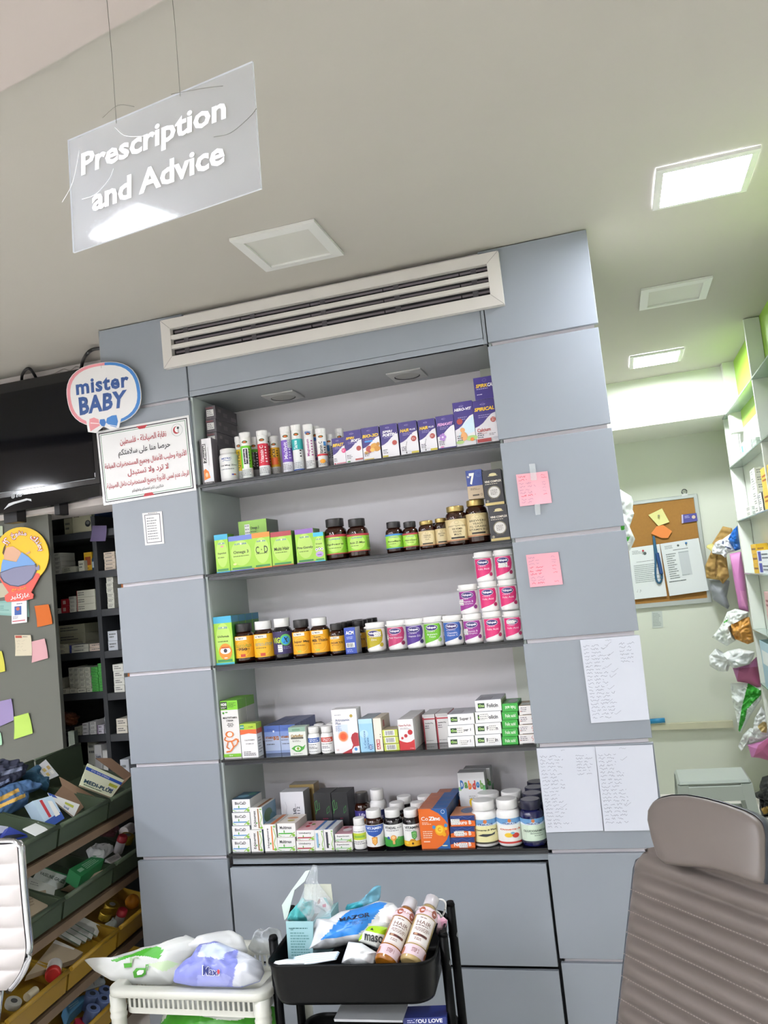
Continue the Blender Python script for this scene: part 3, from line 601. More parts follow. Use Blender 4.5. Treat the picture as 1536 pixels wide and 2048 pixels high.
VNS = [('r', 0, 0, 1, 1, '2b2a2f'), ('e', .55, .86, .2, .045, 'd9cc9c'), ('r', .3, .82, .8, .835, 'd9cc9c'), ('t', 'VINS COMPLEX', .53, .67, .9, .06, 'ece6d8', .03), ('l', .1, .58, .98, .62, 1, 'c9c2b0'), ('e', .53, .36, .3, None, 'd9d6d2'), ('o', .53, .36, .33, None, .001, 'c9bd96'), ('l', .34, .28, .72, .44, 4, '77726c'), ('l', .3, .14, .85, .2, 2, '5a564e'), ('e', .14, .12, .07, None, '8a8474'), ('r', 0, 0, 1, .075, 'c9b478')]
v1 = carton('vitamin_carton', 'black carton with a silver roundel at the right end, lower of two', 1, 983, 1021, 1010, .05, '2b2a2f', VNS, '232227', '2b2a2f', y=.02, group='black cartons with silver roundels')
again(v1, -.006, 0, v1['_h'] + .001, 'black carton with a silver roundel, stacked upon its twin')
# ---------------------------------------------------------------- third shelf
EN = sup('3fa8cc', 'E.N Formula', .62, .045, .58, [('e', .56, .26, .36, .17, 'ee8a24'), ('e', .56, .28, .28, .07, 'f6f4f0'), ('e', .56, .28, .1, None, '322a34'), ('r', .35, .33, .78, .36, 'b8501c'), ('e', .56, .13, .1, .01, 'f6f0e8'), ('r', 0, 0, 1, .03, '4cc0d0')])
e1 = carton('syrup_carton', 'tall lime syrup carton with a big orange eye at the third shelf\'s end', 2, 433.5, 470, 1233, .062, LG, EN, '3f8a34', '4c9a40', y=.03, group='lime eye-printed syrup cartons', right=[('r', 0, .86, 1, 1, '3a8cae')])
for k in range(3): again(e1, .001 * k, .0635 * (k + 1), 0, 'tall lime syrup carton, %s behind the orange-eyed front one' % ('next in the file', 'third in the file', 'rearmost of the file')[k])
def HLB(nm, col='e2a41e', tc='3a6a2c', extra=()): return [('r', 0, 0, 1, 1, col), ('o', .5, .42, .2, .34, .0014, 'efc45a'), ('r', .28, .82, .62, .97, 'ece8e2'), ('t', 'ALTMAN', .42, .895, .22, .08, '4a484a', .01), ('t', nm, .52, .55, .46, .13, tc, .02), ('l', .32, .36, .7, .44, 1, '7a5a14')] + list(extra)
AG = 'amber bottles with orange labels'
PO = (.62, .68, .79, .80)
bottle('supplement_bottle', 'orange-labelled amber bottle with dark ribbed cap and number, first of the row', 2, 473, 511, 1247, AMBER, CAPK, PO, (.12, .68, 'e2a41e', HLB('GLUCO-FLEX', tc='8a9a2c', extra=[('t', '750', .5, .4, .22, .13, '3a2a14', .02), ('r', .44, .05, .56, .18, 'c2452c')])), group=AG)
bottle('supplement_bottle', 'orange-labelled amber bottle with white striped cap', 2, 511, 552, 1242, AMBER, CAPW, PO, (.10, .68, 'e2a41e', HLB('OSTEO-STOP', 'eab01c', '8a9a8c', [('r', .44, .05, .56, .18, 'c2452c')])), group=AG, rib=.06)
bottle('supplement_bottle', 'purple-labelled dark bottle with a letter X in a green and blue ring', 2, 549.5, 588, 1236.5, BLACKB, CAPW, PO, (.13, .68, '2d2456', [('r', 0, 0, 1, 1, '2d2456'), ('t', 'VIG', .36, .62, .22, .26, 'b6cf2c', .03), ('e', .62, .62, .15, None, '5aae5a'), ('e', .62, .60, .11, None, '2a8fd0'), ('t', 'X', .62, .62, .14, .24, '141218', .05, .2), ('st', .40, .1, .52, .42), ('l', .54, .2, .8, .34, 2, '7a74a8')]), rib=.06)
bottle('supplement_bottle', 'orange-labelled amber bottle with dark cap right of the purple-labelled one', 2, 588, 625, 1239, AMBER, CAPK, PO, (.10, .68, 'dc9a1c', HLB('Super Mag', tc='3a2a14', extra=[('r', .40, .08, .5, .16, 'a8b83a')])), group=AG)
bottle('supplement_bottle', 'orange-labelled amber bottle with plain white cap', 2, 624, 662, 1235, AMBER, CAPW, PO, (.10, .68, 'dc9a1c', HLB('Milk Thistle', tc='3a2a14', extra=[('t', 'Super', .46, .7, .2, .09, '3a2a14', .02), ('r', .40, .08, .5, .16, 'a8b83a')])), group=AG)
s6 = bottle('supplement_bottle', 'small orange-labelled amber bottle beside the blue carton, front of its file', 2, 661, 690, 1247, AMBER, CAPK, PO, (.12, .60, 'dc9a1c', HLB('FORTE', tc='3a2a14')), group='small amber bottles in a file')
for k, (nm) in enumerate(('second', 'third', 'fourth', 'fifth')): again(s6, .003 * k + .004, (2 * s6['_r'] + .002) * (k + 1), 0, 'small amber bottle, %s in the file beside the blue carton' % nm)
s7 = again(s6, .064, .078, 0, 'small amber bottle whose dark cap shows behind the blue carton, nearest')
for k, nm in enumerate(('next', 'third', 'farthest')): again(s6, .064 + .003 * k, .075 + (2 * s6['_r'] + .002) * (k + 1), 0, 'small amber bottle whose dark cap shows behind the blue carton, %s' % nm)
carton('medicine_carton', 'blue carton with white capitals, barcode and a silver side', 2, 692, 714.6, 1255, .062, '2c49a8', [('t', 'ACM', .5, .8, .72, .14, 'f2f2f6', .04), ('l', .2, .55, .9, .66, 2, 'b8c4e8'), ('bc', .1, .24, .86, .42), ('l', .15, .06, .8, .18, 2, '9aa8dc')], 'a2a3a4', '3a3c48', y=.022)
def VAL(col, lines, extra=(), badge=None):
    return [('r', 0, 0, 1, 1, 'eeebea'), ('p', [(.22, .98), (.22, .06), (.30, .10), (.48, .18), (.62, .27), (.69, .42), (.72, .66), (.71, .86), (.68, .98)], col), ('e', .475, .80, .155, .145, 'e8e4ee'), ('e', .475, .80, .145, .13, '2c2266'), ('t', 'Valupak', .475, .80, .25, .13, 'f4f2f8', .03), ('l', .34, .6, .6, .65, 1, 'd8c8d8')] + [('t', a, .48, .50 - .11 * i, w, .085, 'f2ecf2') for i, (a, w) in enumerate(lines)] + [('e', .66, .23, .055, None, badge or col), ('o', .66, .23, .05, None, .0006, 'f0ecf0'), ('r', .2, .4, .235, .56, 'eceaea')] + list(extra)
VP = (.90, .98, .80, 1.05); VG = 'white vitamin tubs with coloured shield labels'
def tub(lbl, uL, uR, vt, dk, z0=None, y=.022, **k):
    t = bottle('vitamin_tub', lbl, 2, uL, uR, vt, WHITEPL, CAPW, VP, (.06, .78, 'eeebea', dk, 250), y, VG, 'tub', z0=z0, rot=6, rib=0, foot=.94, **k)
    if not k.get('nolip'):
        mb = MB(); r = t['_r']; H = t['_H']; mb.box(-r * 1.16, -r * .9, -.012, .002, H * .82, H * .88, CAPW, .001); mb.build('lid_tab', t)
    return t
ST = lambda a, b, c, d: [('st', a, b, c, d)]
tub('white tub with an olive yellow label, leftmost of the tubs', 735, 772, 1244.7, VAL('b0a01e', [('Zinc', .14)], ST(.5, .62, .66, .86)))
tub('white tub with a rose red multivitamin label', 777, 815, 1240, VAL('b8386a', [('Multi Vitamins', .34)], ST(.22, .4, .3, .66), '8c2a50'))
tub('white tub with a deep violet label', 814, 852, 1237, VAL('4c2c86', [('Vitamin D3', .3)], (), '3a2468'))
tub('white tub with a grass green label', 850, 888, 1232.5, VAL('6cb42c', [('Brewers', .24), ('Yeast', .16)], (), '9ac46a'))
tub('white tub with a blue label', 889, 928, 1230, VAL('2f5aa8', [('Chewable', .24), ('Vitamin C', .26)], (), '22407c'))
tb = tub('white tub with a purple label at the bottom, carrying another purple one', 929, 967, 1227, VAL('94308a', [('Vitamin B', .26), ('Complex', .24)], ST(.24, .34, .38, .62), '7a2872'))
H_ = tb['_H'] + .0009; FA = VAL('d22a70', [('Folic Acid', .28)], (), 'a82058')
again(tb, -.004, 0, H_, 'white tub with a purple label stacked on its twin')
fa = tub('white tub with a pink folic acid label, bottom of the inner stack', 970, 1007, 1222.4, FA)
for k, nm in ((1, 'middle'), (2, 'top')): again(fa, -.004 * k, 0, k * (fa['_H'] + .0009), 'white tub with a pink folic acid label, %s of the inner stack' % nm)
fb = tub('white tub with a pink label, price sticker over its logo, bottom of stack', 1010, 1047, 1221, FA + ST(.34, .7, .54, .88))
again(fa, fb.location.x - fa.location.x - .004, 0, fa['_H'] + .0009, 'white tub with a pink folic acid label, middle of the stack beside the pillar')
fc = tub('white tub with pink label and low price sticker, topmost beside the pillar', 0, 0, 0, FA + ST(.36, .48, .58, .68), z0=fb.location.z + 2 * (fa['_H'] + .0009), r=fa['_r'], H=fa['_H'], x=fb.location.x - .008)
for k, (dx, nm) in enumerate(((.045, 'rose red'), (.125, 'grass green'), (.2, 'blue'))):
    again(fa, -fa.location.x + tb.location.x - .36 + dx * 1.7, .085, 0, 'white lidded tub standing in the second row behind the %s one' % nm)
# ---------------------------------------------------------------- fourth shelf
ORG = 'd8722c'
STV = [('r', 0, .84, 1, 1, '7cc62c'), ('r', .02, .855, .40, .985, '22301e'), ('t', 'MADAB', .21, .94, .32, .05, 'f2f4ee', .03), ('l', .04, .865, .38, .90, 2, 'd8e0cc'), ('l', .46, .88, .95, .97, 4, '3c5a1c'), ('e', .16, .79, .06, .02, '4c9a34'), ('e', .34, .8, .08, .01, '4c9a34'), ('t', 'MULTIVITAMIN', .52, .705, .8, .035, '3a3634', .02), ('t', 'STEVIA', .5, .655, .42, .032, '3a3634', .02), ('l', .3, .54, .72, .62, 3, '55504c', 1),
       ('e', .42, .42, .24, .055, ORG), ('e', .44, .42, .15, .04, 'ede6de'), ('k', [(.2, .38), (.1, .33), (.3, .3), (.55, .3), (.8, .34), (.92, .28)], .005, ORG), ('k', [(.5, .3), (.6, .2), (.42, .13), (.16, .12)], .005, ORG), ('k', [(.3, .29), (.2, .2), (.36, .17)], .004, ORG), ('k', [(.6, .2), (.8, .24), (.9, .33)], .004, ORG), ('r', 0, .03, 1, .085, '74b52c'), ('t', '150 ml', .42, .057, .2, .025, 'e8f0dc', .02)]
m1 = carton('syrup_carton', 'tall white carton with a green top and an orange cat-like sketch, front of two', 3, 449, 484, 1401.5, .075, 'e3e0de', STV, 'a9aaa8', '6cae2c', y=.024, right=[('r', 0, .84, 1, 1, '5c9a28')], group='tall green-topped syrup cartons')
again(m1, 0, .077, 0, 'tall white carton with a green top, filed behind the orange sketched one')
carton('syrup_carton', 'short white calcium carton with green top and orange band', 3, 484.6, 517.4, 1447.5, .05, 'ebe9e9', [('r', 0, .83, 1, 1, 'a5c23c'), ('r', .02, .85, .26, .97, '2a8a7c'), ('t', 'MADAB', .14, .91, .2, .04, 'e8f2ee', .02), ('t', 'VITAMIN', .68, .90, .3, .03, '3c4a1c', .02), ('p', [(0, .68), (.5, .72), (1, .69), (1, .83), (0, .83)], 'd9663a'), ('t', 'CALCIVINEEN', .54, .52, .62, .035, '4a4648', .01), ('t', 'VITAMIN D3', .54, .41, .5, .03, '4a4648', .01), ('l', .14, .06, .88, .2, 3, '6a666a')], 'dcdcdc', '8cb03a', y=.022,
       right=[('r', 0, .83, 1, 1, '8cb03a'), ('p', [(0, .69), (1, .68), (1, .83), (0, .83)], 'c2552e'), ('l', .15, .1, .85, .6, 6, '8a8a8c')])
VB = [('r', 0, 0, 1, 1, 'b4c2de'), ('r', 0, .78, 1, 1, '4c68b0'), ('r', 0, .6, 1, .78, '7c94cc'), ('r', 0, 0, 1, .1, '8a9cc8'), ('t', 'VITABIOTICS', .45, .86, .5, .04, '2c4a80'), ('e', .62, .79, .06, None, 'e4ecf8'), ('t', 'VITAMIN', .3, .57, .5, .09, '9a5a2c', .03), ('t', 'B12', .76, .55, .34, .15, 'b06a34', .06), ('l', .06, .44, .7, .49, 1, '5a3a2c'), ('l', .12, .3, .9, .36, 1, '4a4a5a')]
GB = 'blue vitamin B cartons in two files'
b1 = carton('vitamin_carton', 'blue vitamin B carton, front of the left file', 3, 532, 563, 1451.5, .055, 'b4c2de', VB, '46588c', '2c3c6c', y=.085, group=GB)
for k, nm in enumerate(('second', 'third', 'rearmost')): again(b1, .0, .0565 * (k + 1), 0, 'blue vitamin B carton, %s of the left file' % nm)
b2 = again(b1, b1['_w'] + .0015, 0, 0, 'blue vitamin B carton, front of the right file half behind the eye carton')
for k, nm in enumerate(('second', 'third', 'rearmost')): again(b2, .0, .0565 * (k + 1), 0, 'blue vitamin B carton, %s of the right file' % nm)
carton('supplement_carton', 'pale grey-green carton with a green eye-shaped leaf', 3, 581, 615, 1454.5, .05, 'dfe1da', [('r', 0, .84, 1, 1, '8fae9a'), ('r', .22, .88, .68, .94, '6a9478'), ('t', 'Carboflor', .5, .70, .74, .1, 'a07c34', .03), ('r', .12, .585, .86, .65, '5c5a50'), ('l', .2, .48, .8, .55, 2, '77746c'), ('p', [(.1, .26), (.3, .34), (.55, .36), (.78, .3), (.95, .38), (.84, .22), (.6, .13), (.36, .14)], '4aa03c'), ('e', .48, .25, .17, .07, 'e9eedc'), ('e', .5, .25, .08, None, '86a832'), ('l', .2, .05, .85, .09, 1, '77746c')], 'b9bdb6', 'a9bcae', y=.018)
def SB(c, nm): return [('r', 0, 0, 1, 1, 'ecebeb'), ('r', .24, .66, .76, .95, c), ('t', 'Nutri', .5, .86, .3, .08, 'e8ecf4', .02), ('t', nm, .52, .76, .34, .09, 'e8ecf4', .02, .2), ('l', .26, .5, .76, .58, 1, '44444c'), ('l', .3, .26, .66, .44, 2, '44444c'), ('l', .26, .08, .76, .14, 1, '55555c')]
SMB = (.62, .70, .78, .86); GS = 'small white pill bottles'
q1 = bottle('pill_bottle', 'small white pill bottle with blue label', 3, 617.5, 642, 1453, WHITEPL, CAPW, SMB, (.05, .64, 'ecebeb', SB('3c62b0', 'Iron'), 230), y=.02, group=GS)
q2 = bottle('pill_bottle', 'small white pill bottle with red label', 3, 643.5, 668.5, 1451.5, WHITEPL, CAPW, SMB, (.05, .64, 'ecebeb', SB('c2452e', 'Card'), 230), y=.02, group=GS)
again(q1, .004, .054, 0, 'small white pill bottle second behind the blue-labelled one')
for k, nm in enumerate(('second', 'third', 'rearmost')): again(q2, .002, .053 * (k + 1), 0, 'small white pill bottle, %s in line behind the red-labelled one' % nm)
RED = 'a82a36'
carton('supplement_carton', 'white carton with an orange glowing disc and a red swoosh', 3, 670, 720.6, 1418.5, .055, 'ece9ea', [('r', .2, .35, .6, .65, 'd4dff0'), ('t', 'Artrozamin', .41, .755, .56, .058, '4a5c86', .01), ('t', 'Plus', .24, .68, .2, .055, '4a5c86', .01), ('l', .12, .86, .52, .89, 1, '8a8c98'), ('l', .12, .5, .42, .63, 4, '8090b8'), ('e', .78, .84, .06, None, 'b8a04c'), ('e', .40, .38, .2, None, 'f0b49a'), ('e', .40, .38, .17, None, 'ea7a50'), ('e', .40, .38, .12, None, 'e2562c'), ('p', [(.3, 0), (1, 0), (1, .44), (.88, .46), (.76, .42), (.70, .34), (.72, .26), (.76, .18), (.7, .1), (.5, .05)], RED), ('p', [(.7, 0), (1, 0), (1, .15), (.8, .14), (.7, .07)], 'e6e8f0'), ('e', .86, .08, .06, None, '3a8ad0'), ('t', '15', .14, .08, .08, .04, 'c26a5a')], 'd3d1d2', 'e3e1e2', y=.02)
carton('supplement_carton', 'light blue carton with its name printed up the front', 3, 722, 750, 1438, .13, '9ccbe6', [('r', 0, .86, 1, 1, 'b4d8ec'), ('e', .35, .55, .3, .12, 'b8dcf0'), ('t', 'L-Carnitine', .36, .38, .15, .52, '33609a', .01, 0, 90), ('t', 'tartrate', .58, .26, .13, .34, '33609a', .01, 0, 90), ('r', .66, .06, .82, .22, '3a5a9c'), ('t', '500', .74, .14, .1, .12, 'e8f0f8', .02, 0, 90), ('l', .86, .08, .94, .24, 3, '4a6a9c')], '93aebc', '8d9aa4', y=.02)
carton('supplement_carton', 'narrow cream carton with a red name block low on its front', 3, 751.5, 767.5, 1436.5, .12, 'e6e0d2', [('r', .22, .06, .66, .36, 'b02c38'), ('t', 'ALA 300', .44, .21, .3, .28, 'f2e8e2', .03, 0, 90), ('l', .72, .4, .86, .54, 2, '6a6258')], 'bdb09a', 'd3c7b2', y=.02, right=[('r', .2, .7, .36, .9, 'a85a50')])
zc = None
YG = 'yellow-green barcoded cartons in a stack'
yg = carton('medicine_carton', 'yellow-green carton with a barcode end, lowest of three stacked', 3, 769, 800, 0, .07, 'c0cc52', [('bc', .14, .12, .8, .9)], 'a8b24a', 'a99a7c', y=.02, h=(rowZ(1459, PY(782, 1459, .02).x, .02) - SHZ[3]) / 3 - .0008, group=YG)
for k in (1, 2): again(yg, -.0012 * k, .001 * k, k * (yg['_h'] + .0008), 'yellow-green carton with a barcode end, %s of three stacked' % ('middle', 'topmost')[k - 1])
NF = [('t', 'New-Fe-Folic', .46, .80, .8, .07, 'a83a44', .02), ('l', .14, .66, .8, .73, 2, '8a8488'), ('e', .76, .57, .16, None, 'b8242e'), ('e', .46, .46, .11, None, 'b8242e'), ('e', .22, .39, .08, None, 'b8242e'), ('p', [(0, 0), (1, 0), (1, .34), (.75, .26), (.5, .24), (.25, .27), (0, .33)], 'c0282e'), ('t', '30 Tablets', .8, .05, .26, .03, 'f0d8d8')]
nf = carton('medicine_carton', 'white iron carton with three red dots and a red base, front of its file', 3, 800.5, 831.5, 1438.5, .05, 'ebe8e8', NF, 'cbc9c8', 'c2bfbe', y=.02, group='white and red iron cartons in a file')
for k, nm in enumerate(('second', 'third', 'rearmost')): again(nf, .0, .052 * (k + 1), 0, 'white iron carton with red dots, %s of its file' % nm)
SNS = [('r', 0, 0, .1, 1, 'b03a46'), ('r', 0, .9, 1, 1, 'c8c4c4'), ('r', 0, .82, 1, .87, 'b8424e'), ('t', 'Sensitive Plus', .5, .7, .66, .05, '4a464a', .02), ('l', .15, .5, .6, .64, 2, '77727a'), ('l', .15, .08, .8, .13, 1, '9a969a')]
s1 = carton('medicine_carton', 'white carton with red edges and band set well back on the shelf, left of two', 3, 850, 875, 1429, .13, 'e2dfdf', SNS, 'b8505a', 'c6c2c2', y=.115, group='white cartons with red edges')
again(s1, s1['_w'] + .002, .004, 0, 'white carton with red edges half hidden by the three stacked white ones')
ONE = lambda nm, st=None: [('r', .1, .28, .36, .74, '24402c'), ('t', 'One', .24, .51, .2, .26, 'b8d88a', .03), ('e', .15, .5, .035, None, '7ab83a'), ('t', nm, .66, .5, .42, .34, '2a2a2c', .02)] + ([('st',) + st] if st else [])
hS = (rowZ(1428, PY(916, 1428, .02).x, .02) - SHZ[3]) / 3 - .0008
names = ['lowest', 'middle', 'topmost']
for k in range(3):
    carton('medicine_carton', 'white carton with a green logo square, %s of the stack of three' % names[k], 3, 897, 950, 0, .14, 'ebeaea', ONE('Super 1', [(.46, .18, .74, .66), (.34, .25, .6, .8), None][k]), 'b9c2a8', 'b4b3bc', y=.02 + .002 * k, z0=SHZ[3] + .0004 + k * (hS + .0008), h=hS, group='white cartons with green logo squares, stack of three', topd=[('r', .12, .1, .52, .5, '77747c'), ('r', .14, .12, .5, .48, 'a8a7b0')])
hF = (rowZ(1400, PY(969, 1400, .02).x, .02) - SHZ[3]) / 4 - .0008
names = ['lowest', 'second from below', 'third from below', 'topmost']
for k in range(4):
    carton('medicine_carton', 'white carton with a green logo square, %s of the taller stack of four' % names[k], 3, 951.5, 1004, 0, .14, 'ebeaea', ONE('Folicin', [(.5, .2, .76, .7), (.52, .3, .8, .8), (.16, .3, .5, .85), None][k]), 'b9c2a8', 'a6a6b0', y=.02 + .0015 * (k % 2), z0=SHZ[3] + .0004 + k * (hF + .0008), h=hF, group='white cartons with green logo squares, stack of four', topd=[('r', .15, .1, .6, .55, '66646c'), ('r', .17, .12, .58, .53, '9a99a4')], right=[('r', .05, .3, .9, .8, '9aa870')] if k > 1 else ())
hA = (rowZ(1407, PY(1013, 1407, .02).x, .02) - SHZ[3]) / 5 - .0008
names = ['lowest', 'second from below', 'middle', 'second from the top', 'topmost']
for k in range(5):
    carton('medicine_carton', 'bright green folic acid carton, %s of the stack of five' % names[k], 3, 1005, 1037, 0, .12, '2f9e38', [('t', 'Folic acid', .52, .5, .64, .42, 'e6f2e2', .02, 0, 180 if k == 4 else 0)], '2c7a30', '4a9a50', y=.02 + .001 * (k % 2), z0=SHZ[3] + .0004 + k * (hA + .0008), h=hA, group='bright green cartons in a stack', topd=[('e', .6, .5, .3, .36, 'a8acb0')] if k == 4 else ())
hW = (rowZ(1411, PY(1046, 1411, .02).x, .02) - SHZ[3]) / 4 - .0008
names = ['lowest', 'second from below', 'second from the top', 'topmost']
for k in range(4):
    carton('medicine_carton', 'small white carton with red scribble mark beside the pillar, %s of four' % names[k], 3, 1039, 1071, 0, .11, 'e6e2e1', [('l', .1, .3, .62, .85, 3, '77727a'), ('k', [(.85, .25), (.92, .5), (.8, .6), (.9, .85)], .0012, 'c04a4a'), ('r', .2, .02, .9, .07, '55504e'), ('e', .1, .4, .03, None, 'c0503a')], 'bdb2a8', 'b0987c', y=.02, z0=SHZ[3] + .0004 + k * (hW + .0008), h=hW, group='small white cartons beside the pillar', topd=[('st', .1, .1, .8, .6)])
# ---------------------------------------------------------------- bottom shelf
LEAF = lambda c, nm, tw=.62: [('t', nm, .47, .70, tw, .22, '3a3a3e', .025), ('k', [(.05, .27), (.82, .27)], .0042, c), ('k', [(.02, .2), (.1, .12), (.2, .08)], .003, '9ac87a'), ('k', [(.66, .06), (.8, .22), (.95, .38)], .003, '9ac45a'), ('e', .88, .14, .08, .1, '8abf4a'), ('e', .37, .42, .03, .1, '58a63a'), ('l', .1, .06, .5, .12, 1, 'b9c8c0')]
LEAFV = lambda c, nm: [('t', nm, .34, .5, .2, .72, '3a3a3e', .025, 0, 90), ('k', [(.66, .06), (.66, .94)], .005, c), ('k', [(.9, .1), (.76, .3), (.94, .55), (.8, .85)], .0024, '8cbf4a'), ('e', .84, .08, .12, .05, '8abf4a'), ('e', .5, .3, .05, .04, '58a63a'), ('e', .88, .92, .1, .04, '9ac87a')]
hB = (rowZ(1598.7, PY(476, 1598.7, .02).x, .02) - SHZ[4]) / 4 - .0008
names = ['lowest', 'second from below', 'second from the top', 'topmost']
for k in range(4):
    carton('supplement_carton', 'white carton with a blue stripe at the left end, %s of four' % names[k], 4, 465.5, 501.5, 0, .11, 'eeecec', LEAF('5a96c8', 'BioCaD'), 'd6d6d6', '2e4a60', y=.02 + .001 * (k % 2), z0=SHZ[4] + .0004 + k * (hB + .0008), h=hB, group='white cartons with a blue stripe', topd=[('e', .4, .4, .3, .2, '6a94a8'), ('e', .7, .7, .2, .2, '4c7a6a')])
hE = (rowZ(1615, PY(511, 1615, .02).x, .02) - SHZ[4]) / 2 - .0008
for k in range(2):
    carton('supplement_carton', 'white upright carton with a brown stripe, %s of two stacked next to the blue-striped ones' % ('lower', 'upper')[k], 4, 503, 527.4, 0, .13, 'eeecea', LEAFV('9a6a34', 'Echinamax'), '6f93ac', 'c9c9c6', y=.02, z0=SHZ[4] + .0004 + k * (hE + .0008), h=hE, group='white upright cartons with a brown stripe', right=[('e', .4, .5, .3, .3, '3c6a4c'), ('e', .7, .3, .2, .2, '4c7a8c')], topd=[('r', .55, 0, .8, 1, '8a5a30')])
carton('supplement_carton', 'white upright carton with a broad orange stripe', 4, 530.3, 556, 1649, .13, 'eeecea', LEAFV('e0843a', 'Honeymore'), 'c8c6c2', 'c9c5c0', y=.02, topd=[('r', .55, 0, .85, 1, 'd0743c'), ('r', .1, .1, .45, .6, '8aa0b8')])
hM = (rowZ(1646.5, PY(573, 1646.5, .02).x, .02) - SHZ[4]) / 2 - .0008
for k in range(2):
    carton('supplement_carton', 'white carton with a broad green stripe, %s of two stacked' % ('lower', 'upper')[k], 4, 556, 592.7, 0, .12, 'eeecea', LEAF('3fae34', 'Multimax', .66), 'd9d7d3', 'd8cfc4', y=.02, z0=SHZ[4] + .0004 + k * (hM + .0008), h=hM, group='white cartons with a broad green stripe', topd=[('e', .5, .6, .3, .12, 'c88a5a'), ('e', .6, .3, .2, .1, 'b8a84a')])
hU = (rowZ(1660, PY(610, 1660, .02).x, .02) - SHZ[4]) / 2 - .0008
for k in range(2):
    carton('supplement_carton', 'white carton with a dark red stripe, %s of two stacked' % ('lower', 'upper')[k], 4, 594, 630.8, 0, .12, 'eeecea', LEAF('b03440', 'Urinberry', .66), 'd9d0ce', 'd9a8b0', y=.02, z0=SHZ[4] + .0004 + k * (hU + .0008), h=hU, group='white cartons with a dark red stripe', topd=[('e', .4, .4, .12, .1, 'b02838'), ('e', .6, .6, .1, .08, '7a9a4a'), ('e', .35, .7, .1, .08, 'c03848')])
carton('supplement_carton', 'white upright carton with a pale blue stripe and blue lid', 4, 631, 650, 1660, .12, 'eeecea', LEAFV('7aaed0', 'Ginkomax')[:1] + [('r', .2, .15, .4, .85, '8ab4d4')] + LEAFV('a', '')[2:], 'ccd0d4', 'c9ccd2', y=.02, topd=[('r', .1, 0, .4, 1, '4a78b4')])
carton('supplement_carton', 'white upright carton with a dark stripe and navy lid edge', 4, 650.5, 669.5, 1659, .12, 'eeecea', [('r', .2, .12, .42, .88, '4a4a58')] + LEAFV('a', 'Feromax')[:1] + LEAFV('a', '')[2:], 'c9ccd2', 'c9ccd2', y=.02, topd=[('r', .1, 0, .4, 1, '33508c')])
hX = (rowZ(1667.5, PY(687, 1667.5, .02).x, .02) - SHZ[4]) / 2 - .0008
for k in range(2):
    carton('supplement_carton', 'small white carton with a pale green stripe, %s of two stacked' % ('lower', 'upper')[k], 4, 671, 705.6, 0, .10, 'e9e7e5', LEAF('a8c8a8', 'Expectocam', .72), 'd3d0ce', 'b98a96', y=.02, z0=SHZ[4] + .0004 + k * (hX + .0008), h=hX, group='small white cartons with a pale green stripe', topd=[('e', .5, .5, .25, .2, 'e0d4d8'), ('e', .3, .75, .15, .12, 'a0424c')])
bottle('pill_bottle', 'small white bottle with lime label on the bottom shelf', 4, 708, 735, 1635, WHITEPL, CAPW, (.68, .72, .78, .84), (.12, .66, 'ecebe8', [('r', 0, .38, 1, .78, 'c4d23c'), ('r', .3, .5, .7, .64, '8ab84a'), ('l', .26, .84, .7, .92, 1, '77747a'), ('l', .26, .1, .7, .32, 2, '8a868c'), ('r', .74, .05, .8, .3, '55525a')], 230), y=.02)
# back row, left to right
def back(name, lbl, u0, u1, vt, vtl, y, d, *a, **k):
    p0 = PY(u0, vtl, y); p1 = PY(u1, vtl, y)
    o = carton(name, lbl, 4, 0, 0, 0, d, *a, y=y, w=p1.x - p0.x, h=PY((u0 + u1) / 2, vt, y).z - SHZ[4], **k); o.location.x = (p0.x + p1.x) / 2; return o
back('cosmetic_carton', 'silver white carton with its name printed sideways behind the orange-striped one', 559, 606, 1584, 1584, .16, .07, 'dcdbe0', [('t', 'oline', .55, .48, .2, .36, '3a3a44', .01, 0, 90), ('t', 'L112', .74, .58, .13, .22, '3a3a44', .01, 0, 90), ('k', [(.63, .35), (.63, .75)], .0012, '3a3a44'), ('k', [(.2, .5), (.26, .7), (.2, .8)], .001, 'a8a8b0')], '9a9b9d', 'c2c2c4')
back('cosmetic_carton', 'brown and gold carton at the back wall behind the silver white one', 578, 627, 1569, 1569, .255, .06, 'b9a06a', [('r', .1, .1, .9, .9, '8a7040')], '8d7548', 'a9a294')
BLK = [('k', [(.05, .55), (.2, .7), (.16, .85), (.05, .8), (.08, .62), (.3, .66), (.3, .8)], .0013, '4aa048'), ('k', [(.7, .55), (.84, .6), (.86, .72), (.72, .66), (.7, .55)], .0013, '3a8a40'), ('l', .45, .42, .75, .47, 1, '7a2a44'), ('t', 'Collagen', .68, .16, .4, .06, 'c8ccc8', .02), ('r', .48, .23, .88, .245, '4a9a48')]
back('cosmetic_carton', 'black carton with green leaf outlines, left of two alike', 626, 661, 1587, 1587, .16, .09, '1d1e22', BLK, '191a20', '2a2b30', group='black cartons with leaf outlines')
back('cosmetic_carton', 'black carton with green leaf outlines, right of two alike', 661.5, 694, 1586, 1586, .16, .09, '1d1e22', BLK, '23262e', '2a2b30', group='black cartons with leaf outlines', right=[('r', .3, .3, .6, .55, '4a4650')])
bottle('supplement_bottle', 'brown bottle with orange and purple label in the back row of the bottom shelf', 4, 714, 745, 1584, AMBER, CAPK, (.64, .66, .78, .80), (.08, .62, 'c07a34', [('r', 0, 0, 1, 1, 'b8702c'), ('r', 0, .68, 1, 1, '38307c'), ('t', 'Life', .5, .84, .2, .14, 'd8d4f0', .03), ('r', .2, .3, .8, .5, 'd2953c')]), y=.15, cap2='6a625c')
